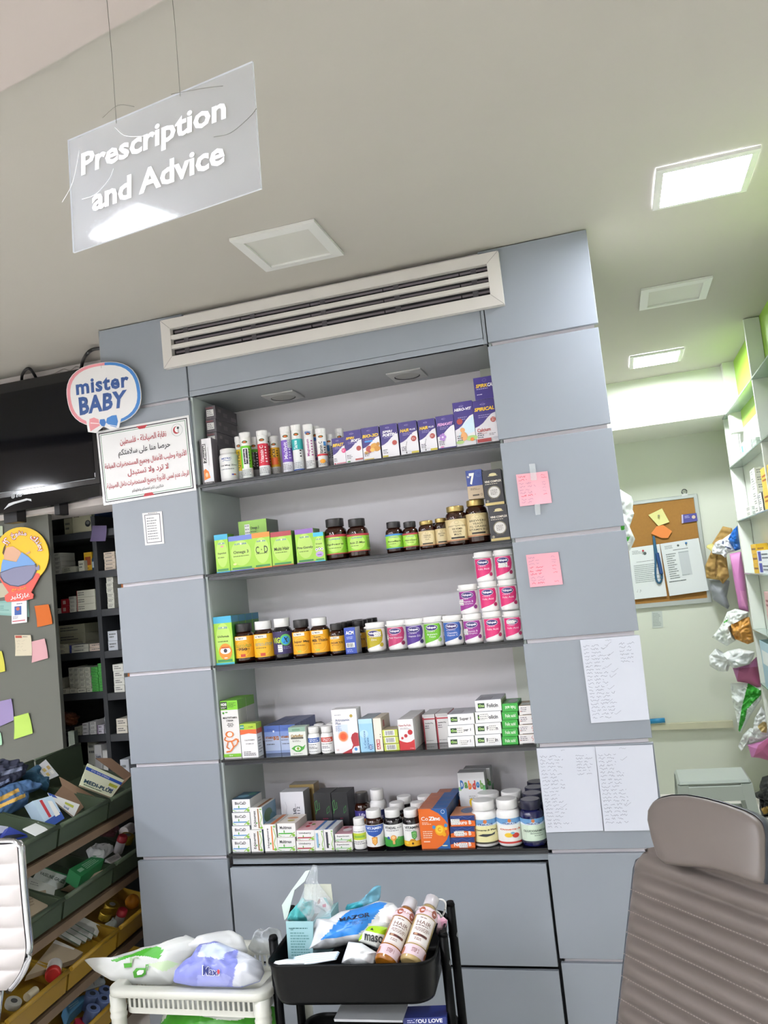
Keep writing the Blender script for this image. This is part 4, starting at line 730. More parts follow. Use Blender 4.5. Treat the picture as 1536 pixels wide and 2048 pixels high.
bottle('supplement_bottle', 'white bottle with navy label in the back row of the bottom shelf', 4, 744, 777, 1577.6, WHITEPL, CAPW, (.66, .70, .78, .80), (.10, .58, '30386c', [('t', 'Imubest', .5, .72, .36, .16, 'c0b4dc', .02), ('e', .62, .3, .06, .1, 'b04a6a'), ('l', .3, .4, .7, .52, 1, '9aa0c8')]), y=.165)
SHD = lambda x, y, c, c2: [('p', [(x - .075, y + .17), (x, y + .2), (x + .075, y + .17), (x + .07, y - .08), (x, y - .2), (x - .07, y - .08)], c), ('p', [(x - .055, y + .13), (x, y + .15), (x + .055, y + .13), (x + .05, y - .06), (x, y - .15), (x - .05, y - .06)], c2), ('o', x, y, .03, None, .0014, c)]
VT = (.62, .70, .80, .80); GV = 'vitamin bottles with white caps'
va = bottle('supplement_bottle', 'brown vitamin bottle with a blue-topped label and orange shield', 4, 733, 771, 1618, AMBER, CAPW, VT, (.07, .64, 'e9e8e6', [('p', [(.2, .98), (.22, .74), (.32, .56), (.5, .46), (.68, .56), (.78, .74), (.8, .98)], '2e56a8'), ('t', 'VITAMIN', .5, .86, .44, .12, 'e8eef8', .03), ('l', .3, .68, .7, .76, 1, 'a8bce4')] + SHD(.5, .27, 'd88a2c', 'f0bc6a')), y=.02, group=GV)
vb = bottle('supplement_bottle', 'brown bottle with a green-based label and orange bulb', 4, 770.5, 809, 1617, BLACKB, CAPW, VT, (.07, .64, 'ebeae8', [('p', [(0, 0), (1, 0), (1, .34), (.7, .42), (.5, .3), (.3, .42), (0, .36)], '3c9a3c'), ('t', 'VITADAL', .42, .86, .34, .11, '2a2c30', .03), ('t', 'PLUS', .69, .84, .14, .06, '2a2c30', .02), ('l', .3, .7, .72, .76, 1, '77747c'), ('e', .5, .4, .08, .13, 'e09a4a'), ('e', .5, .42, .045, .07, 'f2c88a'), ('r', .47, .12, .53, .28, 'd8a86a'), ('e', .36, .4, .04, None, '3a5aa0'), ('e', .64, .38, .04, None, '6ab04a')]), y=.02, group=GV)
vc = bottle('supplement_bottle', 'brown vitamin bottle with a yellow-based label and green shield', 4, 808.5, 845, 1617, BLACKB, CAPW, VT, (.07, .64, 'ebeae8', [('r', 0, 0, 1, .24, 'e8b02c'), ('p', [(.4, .24), (.6, .24), (.56, .34), (.46, .34)], 'c88a2c'), ('t', 'VITAMIN', .5, .86, .44, .12, '2a2c30', .03), ('l', .3, .7, .72, .76, 1, '77747c')] + SHD(.56, .5, '3a8a3c', '7ab86a') + [('e', .34, .16, .05, .05, 'f0d04a'), ('e', .5, .14, .03, .05, '5a3a1c')]), y=.02, group=GV)
again(vb, -.006, .09, 0, 'white capped brown bottle second behind the green-based label')
again(vb, .0, .18, 0, 'white capped brown bottle rearmost behind the green-based label')
again(vc, .004, .09, 0, 'white capped brown bottle second behind the yellow-based label')
again(vc, .01, .18, 0, 'white capped brown bottle rearmost behind the yellow-based label')
CZN = [('r', 0, 0, 1, 1, 'dd6a24'), ('p', [(.42, 1), (1, 1), (1, .6), (.9, .72), (.7, .88)], '2c5f9e'), ('p', [(.52, 0), (1, 0), (1, .36), (.9, .22), (.72, .08)], '2c5f9e'), ('o', .86, .92, .06, None, .0012, 'e8eef4'), ('t', 'Co', .2, .755, .24, .1, 'f8f4f0', .01), ('t', 'Zinc', .54, .755, .4, .1, 'f8f4f0', .05), ('l', .1, .6, .44, .67, 2, 'f4d8c0'), ('e', .7, .46, .18, None, 'e8a41c'), ('e', .68, .48, .13, None, 'f2c43c'), ('t', 'C', .68, .48, .11, .1, 'd8861c', .05), ('e', .5, .54, .06, None, '3f8ac0'), ('e', .92, .58, .06, None, '3f8ac0'), ('e', .84, .36, .07, None, 'e8a41c'), ('e', .92, .5, .05, None, 'e8b02c'), ('l', .1, .26, .52, .46, 4, 'f4d8c0'), ('r', .1, .17, .32, .2, 'f0c8b0'), ('e', .82, .08, .1, .015, 'e2e4c0')]
cz = carton('vitamin_carton', 'orange and blue zinc carton, front of the file on the bottom shelf', 4, 844, 901.6, 1617.5, .055, 'dd6a24', CZN, 'c2582a', 'b4684a', y=.02, group='orange and blue zinc cartons in a file', right=[('r', 0, .7, 1, 1, '2c5080'), ('l', .2, .1, .8, .6, 7, '8a3a1c')], topd=[('r', .5, 0, 1, 1, '2c5f9e')])
for k, nm in enumerate(('second', 'third', 'fourth')): again(cz, 0, .0565 * (k + 1), 0, 'orange and blue zinc carton, %s of the file' % nm)
czr = again(cz, .022, .0565 * 4, 0, 'orange and blue zinc carton standing at the back wall behind the file')
hN = (rowZ(1631, PY(922, 1631, .02).x, .02) - SHZ[4]) / 3 - .0008
for k in range(3):
    carton('vitamin_carton', 'orange and navy vitamin B carton, %s of three stacked' % ('lowest', 'middle', 'topmost')[k], 4, 901.8, 951, 0, .12, 'dd6a2c', [('p', [(0, .35), (.5, .6), (1, .5), (1, 1), (0, 1)], '22366e'), ('k', [(.1, .9), (.3, .75), (.5, .92), (.7, .7), (.9, .9)], .0012, '4a68b0'), ('t', 'Neuro B', .5, .36, .7, .38, 'f4f0ea', .03), ('st',) + [(.36, .05, .7, .5), (.2, .1, .56, .6), (.02, .15, .38, .7)][k]], 'b05a34', 'c07a50', y=.02, z0=SHZ[4] + .0004 + k * (hN + .0008), h=hN, group='orange and navy vitamin B cartons', topd=[('e', .62, .55, .3, .3, '4a5a80'), ('o', .62, .55, .2, None, .001, '8a94b0')])
def IMB(lo, nm, tc, extra=(), base='e6dfa8'): return [('r', 0, 0, 1, 1, base), ('r', 0, .74, 1, 1, '6a9ac8'), ('p', [(.0, .74), (.2, .84), (.34, .78), (.5, .88), (.64, .78), (.8, .85), (1, .74)], 'dce8f2'), ('e', .5, .92, .035, None, 'c8743c'), ('t', 'TRIBULUS', .5, .80, .28, .07, '22387a', .03), ('t', nm, .5, .56, .42, .09, tc, .03), ('r', 0, 0, 1, .075, lo)] + list(extra)
BT = (.66, .74, .80, .86); GO = 'big white supplement bottles'
w1 = bottle('supplement_bottle', 'big white bottle with pale yellow label and a dark fish, beside the vitamin B stack', 4, 946, 1000, 1599, WHITEPL, CAPW, BT, (.08, .62, 'e6dfa8', IMB('4a463c', 'Omega-3 Plus', '3a3a34', [('p', [(.34, .34), (.44, .42), (.6, .4), (.68, .46), (.66, .36), (.5, .3)], '3a3e44'), ('l', .72, .4, .9, .68, 5, '8a865c'), ('r', .78, .1, .88, .26, '44443c')]), 230), y=.02, group=GO)
w2 = bottle('supplement_bottle', 'big white bottle with white label, red name and fruit picture', 4, 995.5, 1047, 1596, WHITEPL, CAPW, BT, (.08, .62, 'eeece8', IMB('c23a34', 'Omega-3', 'd2562c', [('e', .46, .34, .08, .09, 'ecc43c'), ('e', .6, .32, .07, .1, 'c2382c'), ('e', .54, .42, .04, .05, '7ab0c8')], 'eeece8'), 230), y=.02, group=GO)
again(w1, .004, .104, 0, 'big white bottle behind the pale yellow labelled one'); again(w2, .004, .104, 0, 'big white bottle behind the one with a fruit picture')
n1 = bottle('supplement_bottle', 'navy glucosamine bottle with mint label at the right end of the bottom shelf', 4, 1044, 1093, 1596, NAVYB, M('26263a', .3), BT, (.10, .62, 'cfe0cc', IMB('34384a', '', 'c', [('t', 'GLUCOSAMINE', .52, .5, .5, .085, '33463c', .01), ('l', .42, .36, .72, .42, 1, '5a6a60'), ('l', .5, .28, .7, .33, 1, '5a6a60')], 'cfe0cc'), 230), y=.02, group='navy bottles in a file', cap2='8a8890')
n1.location.y -= .008
for k, nm in enumerate(('second', 'third', 'rearmost')): again(n1, -.001, (2 * n1['_r'] + .0006) * (k + 1), 0, 'navy bottle with dark cap, %s of the file behind the mint label' % nm)
DB = [('r', .0, 0, 1, .78, 'dfe0e2'), ('r', 0, .70, .1, .76, '8ab87a'), ('r', .9, .7, 1, .78, '5aa868')] + [('t', ch, .14 + .148 * i, .79 if ch != 'D' else .8, .125, .15 if ch in 'Ddb' else .105, c, .05) for i, (ch, c) in enumerate((('D', '2c6aa8'), ('a', '5a8a44'), ('b', 'e2762c'), ('d', 'c2403a'), ('o', '2c7ab4'), ('b', '6a9a4a')))] + [('l', .36, .56, .62, .62, 2, '9a9aa0'), ('e', .60, .34, .26, .2, 'e6c22c'), ('e', .76, .5, .09, .07, 'e6c22c'), ('e', .44, .5, .09, .07, 'e6c22c'), ('e', .2, .25, .2, .12, '7aa84a'), ('r', .3, 0, .9, .3, 'e6c22c')]
db = back('vitamin_carton', 'pale carton with multicoloured letters at the back of the bottom shelf, front of two', 914, 968, 1545, 1547, .2, .055, 'e3e3e4', DB, 'b4b8b4', 'a9aaac', group='pale cartons with multicoloured letters', right=[('r', .2, .5, .9, .7, '5aa868'), ('r', .2, .2, .9, .3, 'e2e2e2')])
again(db, .012, .062, .0, 'pale carton with multicoloured letters at the back of the bottom shelf, rear of two')
# ================================================================== left of the niche: television, signs, notes, store shelves, sloping rack
def Q(y, *px): return [PY(u, v, y) for u, v in px]
# ---- television on the shop bulkhead
tv = empty('television', (-.66, .29, 2.18), 'black flat screen television hung on the bulkhead left of the pillar', 'television')
tx0, tx1 = -1.20, PY(200.5, 960, .25).x; tz0 = PY(202, 992, .25).z; tz1 = PY(161, 736.5, .25).z
def tpart(nm, mb): o = mb.build(nm, tv); o.location = -tv.location; return o
GB_ = M('0d0e11', .12, spec=.6); SCR = M('06070c', .07, spec=.3)
mb = MB(); mb.box(tx0, tx1, .25, .30, tz0 + .055, tz1, GB_, .004); mb.box(tx0 + .08, tx1 - .08, .30, .346, tz0 + .08, tz1 - .06, M('15161a', .6), .004); tpart('housing', mb)
sz0 = PY(188, 956, .25).z; sx1 = PY(189.5, 940, .25).x
mb = MB(); mb.box(tx0 + .045, sx1, .2485, .252, sz0, tz1 - .048, SCR); tpart('screen', mb)
mb = MB(); n = 14   # lower lip that bellies downward
for i in range(n):
    a, b = i / n, (i + 1) / n; f = lambda t: tz0 - .014 * math.sin(math.pi * t)
    xa, xb = tx0 + (tx1 - tx0) * a, tx0 + (tx1 - tx0) * b
    P = [V((xa, .236, f(a))), V((xb, .236, f(b))), V((xb, .246, tz0 + .056)), V((xa, .246, tz0 + .056))]
    mb.slab(P, V((0, .05, 0)), GB_)
tpart('speaker_lip', mb)
mb = MB(); zl = sz0 - .0035; mb.box(tx0 + .045, sx1, .2478, .2492, zl, zl + .0022, M('8a8d92', .3)); tpart('bezel_line', mb)
lg = PY(36.5, 990, .247); mb = MB()
fm = lambda x, y, o: V((lg.x - .03 + x, .2455 - o - .008 * (1 - min(1, max(0, (y + .03) / .06))), lg.z - .018 + y))
deco(mb, fm, .06, .03, [('e', .08, .5, .18, .36, 'b9bcc0'), ('o', .08, .5, .12, .24, .0015, '2a2c30'), ('r', .06, .4, .1, .6, '2a2c30'), ('t', 'LG', .62, .5, .5, .5, 'c9ccd0', .03)]); tpart('maker_logo', mb)
mb = MB(); mb.slab([fm(x * .06, y * .03, .001) for x, y in ((-.75, -1.35), (-.3, -1.0), (.2, -.75), (.8, -.6), (1.4, -.45), (1.75, -.7), (1.72, -.35), (1.3, -.15), (.7, -.3), (.1, -.4), (-.3, -.55))], V((0, .002, 0)), M('dfe2e6', .25)); tpart('painted_reflection', mb)  # pale swoosh painted in for a reflection on the glossy lip
p = PY(189.8, 950, .247); mb = MB(); mb.box(p.x - .0012, p.x + .0012, .2468, .249, p.z - .009, p.z + .010, M('e6e8ea', .3)); tpart('power_mark', mb)
p = Q(.2465, (183, 970), (200, 967), (200, 977), (183.5, 979)); mb = MB(); mb.slab(p, V((0, .002, 0)), M('7a7fa8', .5)); tpart('rating_sticker', mb)
mb = MB()
for u, v, w_ in ((123, 1030, .03), (30, 1046, .075)):
    q = PY(u, v, .31); mb = MB(); mb.box(q.x - w_ / 2, q.x + w_ / 2, .28, .345, q.z, tz0 + .07, M('121316', .5), .002); tpart('mount_bracket', mb)
def cable(lbl, pts, y0, r, col, y1=None):
    P = [PY(u, v, y0[i] if isinstance(y0, list) else y0) for i, (u, v) in enumerate(pts)]; S = []
    for i in range(len(P) - 1):   # smooth through the points
        p0, p1, p2, p3 = P[max(i - 1, 0)], P[i], P[i + 1], P[min(i + 2, len(P) - 1)]
        for k in range(5):
            t = k / 5; S.append(.5 * ((2 * p1) + (p2 - p0) * t + (2 * p0 - 5 * p1 + 4 * p2 - p3) * t * t + (3 * p1 - p0 - 3 * p2 + p3) * t ** 3))
    S.append(P[-1]); o0 = S[0].copy(); mb = MB(); mb.tube([s - o0 for s in S], r, col, 8); return tag(mb.build('cable', None, o0), lbl, 'cable')
cable('black cable looping out behind the top edge of the television', [(44, 772), (44, 752), (52, 739), (60, 738), (68, 748), (76, 764)], [.335, .30, min(.24, PZ(56, 735, 2.842).y), min(.24, PZ(60, 735, 2.842).y), .30, .335], .007, M('17171a', .4))
cable('black cable arching from the television towards the grey pillar', [(162, 738), (166, 722), (174, 708), (186, 699), (206, 696)], [.32, .29] + [PZ(206, 690, 2.842).y] * 3, .008, M('17171a', .4))
cable('thin pale wire curling along the bulkhead above the television', [(90, 752), (108, 747), (118, 742), (128, 738), (140, 741), (152, 733), (160, 735)], .34, .002, M('a9a29a', .5))
# ---- round advertising sign
bx = PY(208, 790, -.03)
def pout(pts, y, off=0): return [PY(u, v, y - off) for u, v in pts]
c0 = (207.5, 788); OUT = []
for k in range(40):
    a = 2 * math.pi * k / 40; ex = 2.5; ca, sa = math.cos(a), math.sin(a)
    r_ = (abs(ca) ** ex + abs(sa) ** ex) ** (-1 / ex); x, y = 74 * r_ * ca, -63 * r_ * sa
    t = math.radians(-9); OUT.append((c0[0] + x * math.cos(t) - y * math.sin(t), c0[1] + x * math.sin(t) + y * math.cos(t)))
def inset(pts, k, c): return [(c[0] + (u - c[0]) * k, c[1] + (v - c[1]) * k) for u, v in pts]
sg_ = MB(); ys = -.032
sg_.slab([p - bx for p in pout(OUT, ys)], V((0, .004, 0)), M('f0eeee', .35))
def lay(pts, col, off): sg_.face([p - bx for p in pout(pts, ys, off)], M(col, .35))
rim = OUT; inn = inset(OUT, .9, c0)
for i in range(40):
    j = (i + 1) % 40; u = (rim[i][0] + rim[j][0]) / 2; v = (rim[i][1] + rim[j][1]) / 2
    left = u + .1 * (v - 788) < 204
    if abs(u + .1 * (v - 788) - 204) < 3: continue
    q = inset(OUT, .985, c0)
    lay([q[i], q[j], inn[j], inn[i]], 'dd8f98' if left else '3f7cc0', .0006)
for nm, c_, pts in (('', 'f0eeee', [(172, 838), (199, 829), (209, 836), (219, 827), (236, 826), (242, 838), (238, 856), (222, 860), (207, 853), (192, 866), (176, 864)]), ('', 'dd9096', [(179, 838), (188, 835), (197, 839), (200, 851), (190, 857), (181, 863), (178, 850)]), ('', '3a6fb4', [(200, 839), (209, 838), (212, 845), (209, 853), (203, 852), (199, 846)]), ('', '3f7cc0', [(214, 836), (224, 831), (233, 830), (236, 843), (233, 855), (221, 852), (212, 845)])): lay(pts, c_, .0012 if c_ == 'f0eeee' else .0018)
lay([(181, 845), (198, 846.5), (198, 848), (181, 847)], 'f3e0e2', .0022); lay([(214, 848), (234, 852), (234, 853.5), (214, 849.5)], 'dfe8f4', .0022)
def words(mbx, txt, pl, col, o, b=.03, org=None, sp=1.):
    vs, fs = glyph(txt, b, 0., sp); xs = [p[0] for p in vs]; yy = [p[1] for p in vs]; x0, x1, y0, y1 = min(xs), max(xs), min(yy), max(yy)
    tl, tr, br, bl = pl; ids = []
    for x, y in vs:
        a = (x - x0) / (x1 - x0); t = (y - y0) / (y1 - y0)
        ids.append(mbx.vert(bl * (1 - a) * (1 - t) + br * a * (1 - t) + tr * a * t + tl * (1 - a) * t + o - (org or V((0, 0, 0)))))
    for f in fs: mbx.idx([ids[i] for i in f], col)
words(sg_, 'mister', pout([(151, 762), (257, 745), (258, 774), (153, 791)], ys), M('35548f', .35), V((0, -.001, 0)), .034, bx, 1.1)
words(sg_, 'BABY', pout([(157, 795), (254, 779), (250, 814), (160, 831)], ys), M('35548f', .35), V((0, -.001, 0)), .04, bx, 1.06)
s_ = sg_.build('advertising_sign', None, bx); tag(s_, 'round white sign with pink and blue border and a bow, left of the vent', 'sign')
mb = MB(); mb.tube([PY(202.6, 736, ys - .002) - bx, V((PY(203.5, 700, .0).x, -.01, CEIL - .002)) - bx], .0007, '9a9a9a', 5); mb.build('hanging_thread', s_)
# ---- printed notice in Arabic
nq = [V((p.x, -.005, p.z)) for p in Q(-.005, (192.5, 863.5), (377.5, 830), (392.5, 980.5), (207.5, 1011))]
RD = 'a8303a'
sheet('printed_notice', 'white laminated Arabic notice with a green and black border on the left pillar', 'notice', nq, 'ecebeb', [('r', .022, .03, .978, .97, '2a2c2e'), ('r', .032, .044, .968, .956, 'ecebeb'), ('r', .042, .058, .958, .942, '5f8f6e'), ('r', .048, .066, .952, .934, 'ecebeb'),
      ('p', [(.44, .972), (.56, .972), (.53, .93), (.47, .93)], 'b02c36'), ('p', [(.46, .07), (.54, .07), (.56, .028), (.44, .028)], 'b02c36'), ('o', .865, .83, .058, None, .0012, '8a9a94'), ('e', .86, .83, .036, None, 'b02c36'), ('e', .872, .835, .03, None, 'ecebeb'), ('k', [(.878, .79), (.878, .87)], .002, '2c3a34'), ('e', .878, .855, .012, None, '2c3a34'),
      ('t', arab('نقابة الصيادلة - فلسطين'), .5, .80, .5, .11, RD, .012), ('t', arab('حرصا منا على سلامتكم'), .5, .645, .56, .12, '2a2a2c', .012), ('t', arab('الأدوية وحليب الأطفال وجميع المستحضرات المباعة'), .5, .50, .88, .12, RD, .012), ('t', arab('لا ترد ولا تستبدل'), .52, .37, .44, .10, RD, .012), ('t', arab('الرجاء عدم لمس الأدوية وجميع المستحضرات داخل الصيدلية.'), .5, .235, .89, .115, RD, .012), ('t', arab('شاكرين لكم تفهمكم وتعاونكم'), .5, .125, .34, .055, '3a3a3c', .01)], th=.0015, mat=M('ecebeb', .16, coat=.5))
sheet('verse_card', 'small framed card of fine Arabic text on the left pillar', 'card', Q(-.003, (284.4, 1026.5), (323.5, 1022.4), (328.5, 1087), (290.4, 1091)), 'eceaea', [('r', .1, .06, .9, .94, '77777c'), ('r', .14, .085, .86, .915, 'ecebea'), ('l', .2, .14, .8, .86, 9, '8c8c90'), ('l', .3, .945, .9, .99, 1, '5a5a5e')], th=.0012)
# ---- loose notes on the partition
NP = .394
def note(nm, lbl, col, px, items=(), y=NP, curl=.004, cat='sticky note', seed=1): return sheet(nm, lbl, cat, Q(y, *px), col, items, curl=curl, seed=seed)
note('sticky_note', 'orange sticky note on the partition below the yellow round sign', 'c2621c', ((69.7, 1212), (97.9, 1208.4), (105.8, 1247.5), (75.7, 1254.3)))
note('sticky_note', 'pink sticky note on the partition beside a cream slip', 'c89a9e', ((64.3, 1283), (90.2, 1277), (97, 1316), (64.5, 1325.4)))
note('paper_slip', 'cream paper slip with red heading on the partition', 'c9c0a8', ((30, 1270), (62.4, 1270), (65, 1311), (31.5, 1311.8)), [('r', .05, .86, .45, .97, 'a84a3a'), ('l', .5, .88, .95, .96, 1, '55504a'), ('w', .1, .2, .8, .8, 4, '9a9484', .0008)], cat='paper slip')
note('sticky_note', 'yellow sticky note cut by the photo edge at mid height of the partition', 'c2bd4c', ((-14, 1303), (4.5, 1302), (11.5, 1342), (-12, 1348)))
note('sticky_note', 'purple sticky note low on the partition', '8a7ca4', ((-6, 1404), (23.5, 1397), (28.5, 1440), (-4, 1455)))
note('sticky_note', 'lime green sticky note low on the partition', 'a9c85a', ((28.7, 1433.4), (57.6, 1425.2), (66.5, 1466.2), (29, 1478.5)))
note('sticky_note', 'mint sticky note at the lower left edge below the purple one', '9ac4a4', ((-24, 1462), (2, 1465), (5, 1489), (-20, 1496)))
note('paper_slip', 'pale mint paper above the yellow round sign at the partition edge', 'b4bfa4', ((-14, 1052), (5, 1052), (6, 1071), (-12, 1074)), cat='paper slip', curl=0)
note('paper_slip', 'upper cream paper strip half behind the yellow round sign', 'b9b49e', ((-20, 1168), (66, 1160), (66.5, 1183), (-18, 1199)), cat='paper slip', curl=0, y=.3975)
note('banknote', 'teal banknote pinned behind the red foot of the round sign', '7fa8a0', ((-20, 1203), (56, 1199), (58.5, 1234), (-18, 1229)), [('r', .05, .15, .95, .85, '8ab2aa'), ('e', .7, .5, .08, None, '6a948c'), ('l', .1, .3, .5, .7, 3, '5f8a84')], cat='banknote', curl=0, y=.396)
# ---- yellow round sign
yc = PY(40, 1130, .385); ym = MB(); yy = .386
def lay2(pts, col, off): ym.face([PY(u, v, yy - off) - yc for u, v in pts], M(col, .4))
c3 = lambda x, y: (x * 140 / 1195, 1040 + y * 240 / 2048)
disc = [c3(370 + 462 * math.cos(math.radians(a)), 600 - 480 * math.sin(math.radians(a))) for a in range(-52, 215, 9)]
ym.slab([PY(u, v, yy) - yc for u, v in disc + [c3(0, 1020), c3(370, 1050)]], V((0, .004, 0)), M('e9c01e', .4))
base = [c3(*p) for p in ((-30, 940), (20, 1050), (150, 1240), (80, 1290), (85, 1370), (120, 1400), (400, 1380), (560, 1340), (570, 1270), (530, 1235), (680, 960), (670, 915), (600, 900), (300, 1000))]
ym.slab([PY(u, v, yy - .0015) - yc for u, v in base], V((0, .004, 0)), M('d9584c', .4))
for col, pts in (('40465a', [(0, 890), (230, 800), (460, 760), (620, 750), (630, 860), (560, 1000), (440, 1100), (310, 1140), (170, 1120), (60, 1060), (5, 980)]), ('80809c', [(10, 905), (230, 820), (460, 780), (600, 770), (605, 860), (540, 990), (430, 1085), (310, 1122), (180, 1105), (70, 1040), (20, 960)]),
                 ('6f9cd2', [(10, 890), (25, 760), (50, 670), (180, 700), (280, 715), (370, 550), (480, 620), (600, 740), (590, 768), (450, 775), (230, 812)]), ('d8a888', [(70, 665), (60, 560), (110, 470), (220, 450), (330, 520), (360, 560), (280, 710), (170, 690)]), ('80809c', [(605, 800), (640, 795), (655, 760), (675, 800), (670, 855), (610, 850)]), ('d8a888', [(430, 575), (500, 530), (520, 560), (470, 585)]), ('4a341c', [(40, 560), (60, 470), (100, 400), (90, 460), (75, 560), (60, 600)])):
    lay2([c3(*p) for p in pts], col, .003 if col == '40465a' else .0036 if col != '6f9cd2' else .0042)
def arc_words(txt, cx, cy, r, a0, a1, hgt, col, off, b):
    vs, fs = glyph(txt, b); xs = [p[0] for p in vs]; yv = [p[1] for p in vs]; x0, x1, y0, y1 = min(xs), max(xs), min(yv), max(yv); ids = []
    for x, y in vs:
        a = math.radians(a0 + (a1 - a0) * (x - x0) / (x1 - x0)); q = r + hgt * ((y - y0) / (y1 - y0) - .5)
        u, v = c3(cx + q * math.cos(a), cy - q * 1.03 * math.sin(a)); ids.append(ym.vert(PY(u, v, yy - off) - yc))
    for f in fs: ym.idx([ids[i] for i in f], M(col, .4))
for txt, a0, a1 in ((arab('منفوخ'), 121, 77), (arab('بطنك'), 64, 12), ('!؟', 147, 132)):
    arc_words(txt, 370, 600, 345, a0 + 1, a1 - 1, 135, 'c4524a', .003, .07); arc_words(txt, 370, 600, 345, a0, a1, 112, 'f2eeee', .0042, .02)
def w2(txt, px, col, b=.02): words(ym, txt, [PY(*c3(*p), yy - .004) for p in px], M(col, .4), V((0, 0, 0)), b, yc)
w2(arab('الحل مع'), ((200, 1155), (440, 1140), (440, 1200), (200, 1225)), 'e8a83a'); w2(arab('غازكلير'), ((175, 1265), (505, 1240), (505, 1340), (180, 1370)), 'f4f0f0')
ys_ = ym.build('advertising_sign', None, yc); tag(ys_, 'yellow round sign with a red foot hanging on the partition', 'sign')
cm = sheet('product_card', '', '', [PY(u, v, yy + .002) for u, v in (c3(195, 1400), c3(455, 1375), c3(460, 1745), c3(200, 1775))], 'e9e8ec', [('r', .2, .38, .65, .78, '33589c'), ('e', .42, .66, .12, .08, 'c4604c'), ('l', .35, .85, .9, .93, 1, '55556a'), ('l', .1, .2, .55, .34, 3, '77778a'), ('r', .06, .09, .9, .13, 'b9424a')], part=ys_, th=.002)
# ---- dark store shelves behind the partition
DK = M('34373a', .55, var=.05, scale=4)  # dark grey carries the shade behind the bulkhead in its colour
SY0, SY1 = .65, 1.0
ds = empty('store_shelving', (-.5, .82, 0), 'tall dark grey shelving of medicine cartons behind the left pillar', 'shelving')
DX0, DXm, DX1 = -1.15, PY(203, 1290, SY0).x, .30
def dpart(nm, mb): o = mb.build(nm, ds); o.location = -ds.location
DZ = [PY(150, v, SY0).z for v in (1066, 1144, 1224, 1306, 1387, 1472)] + [.86]; DZ2 = [DZ[0]] + [PY(240, v, SY0).z for v in (1137, 1215, 1300, 1385, 1468)] + [.86]
for x, nm in ((DX0, ''), (DXm, ''), (DX1, '')):
    mb = MB(); mb.box(x - .012, x + .012, SY0, SY1, 0, 2.168, DK, .001); dpart('upright', mb)
mb = MB(); mb.box(DX0, DX1, SY1, SY1 + .01, 0, 2.168, DK); dpart('back_panel', mb)
for z in DZ:
    mb = MB(); mb.box(DX0 + .012, DXm - .012, SY0 + .002, SY1, z - .035, z, DK, .001); dpart('shelf_board', mb)
for z in DZ2:
    mb = MB(); mb.box(DXm + .012, DX1 - .012, SY0 + .002, SY1, z - .035, z, DK, .001); dpart('shelf_board', mb)
k7 = 190 / 1390
def c7(x, y): return (90 + x * k7, 1010 + y * 280 / 2048)
def c8(x, y): return (90 + x * k7, 1270 + y * 280 / 2048)
rowname = ['top', 'second', 'third', 'fourth', 'fifth', 'sixth', 'lowest']
def dcol(row, x0, x1, ytop, n, col, what, cc=c7, y=SY0 + .012, d=.12, right=False, items=None, top=None, ord_=None, where=''):
    """a column of n cartons on store shelf `row`, between image columns x0..x1, top edge at ytop"""
    z = (DZ2 if right else DZ)[row] + .0005; u0 = cc(x0, 0)[0]; u1 = cc(x1, 0)[0]; xa = colX(u0, z, y); xb = colX(u1, z, y)
    H = rowZ(cc(0, ytop)[1], (xa + xb) / 2, y) - z; h = H / n; first = None
    for k in range(n):
        nm = '' if n == 1 else ('lower ' if k == 0 else 'upper ') if n == 2 else 'lowest ' if k == 0 else 'topmost ' if k == n - 1 else 'middle ' if n == 3 else ('second ', 'third ', 'fourth ', 'fifth ', 'sixth ', 'seventh ', 'eighth ', 'ninth ')[k - 1]
        lbl = ('%s%s%s' % (nm, what, where + ', %s dark shelf' % rowname[row] + (', right bay' if right else '')))
        if first is None:
            mb = MB(); w = xb - xa - .001; mb.box(-w / 2, w / 2, 0, d, 0, h - .0008, M(col, .5), .0006)
            deco(mb, lambda a, b, o: (a - w / 2, -o, b), w, h, items if items is not None else [('l', .15, .25, .85, .8, 2 if h > .02 else 1, '5a5c5a')], seed=k + int(x0))
            first = mb.build('medicine_carton', None, ((xa + xb) / 2, y, z)); tag(first, lbl, 'carton', 'cartons on the dark store shelves')
        else: again(first, .0018 * ((k * 7) % 3 - 1), .002 * ((k * 5) % 2), k * h, lbl)
    return first
OW, CRM = 'c9cabf', 'c2bfae'
dcol(0, 290, 405, 195, 1, 'b9b89e', 'beige square carton beside a device carton', y=.70)
dcol(0, 410, 700, 115, 1, 'c4c2a6', 'big beige carton picturing a black meter', y=.675, d=.14, items=[('e', .78, .42, .14, .17, '22242a'), ('e', .78, .46, .09, .09, '7a7c7c'), ('l', .1, .78, .5, .86, 1, '4a4030')])
dcol(0, 703, 800, 40, 1, '23406e', 'tall blue carton', y=.70, items=[])
note('sticky_note', 'mauve sticky note hanging from the top dark shelf', '62587a', (c7(700, 303), c7(908, 300), c7(890, 528), c7(665, 533)), y=SY0 - .012)
dcol(1, 145, 238, 700, 5, OW, 'small white carton of the five stacked by the partition'); dcol(1, 255, 450, 905, 1, 'b4b5a2', 'flat pale carton beside the stack of five')
dcol(1, 495, 580, 812, 1, 'c2c3b2', 'small white carton before the yellow one'); dcol(1, 582, 700, 690, 1, 'd2a82c', 'yellow carton with a brown-red picture', y=.69, items=[('r', .15, .3, .85, .75, '9a4a2c'), ('l', .3, .1, .7, .2, 1, '7a3a1c')])
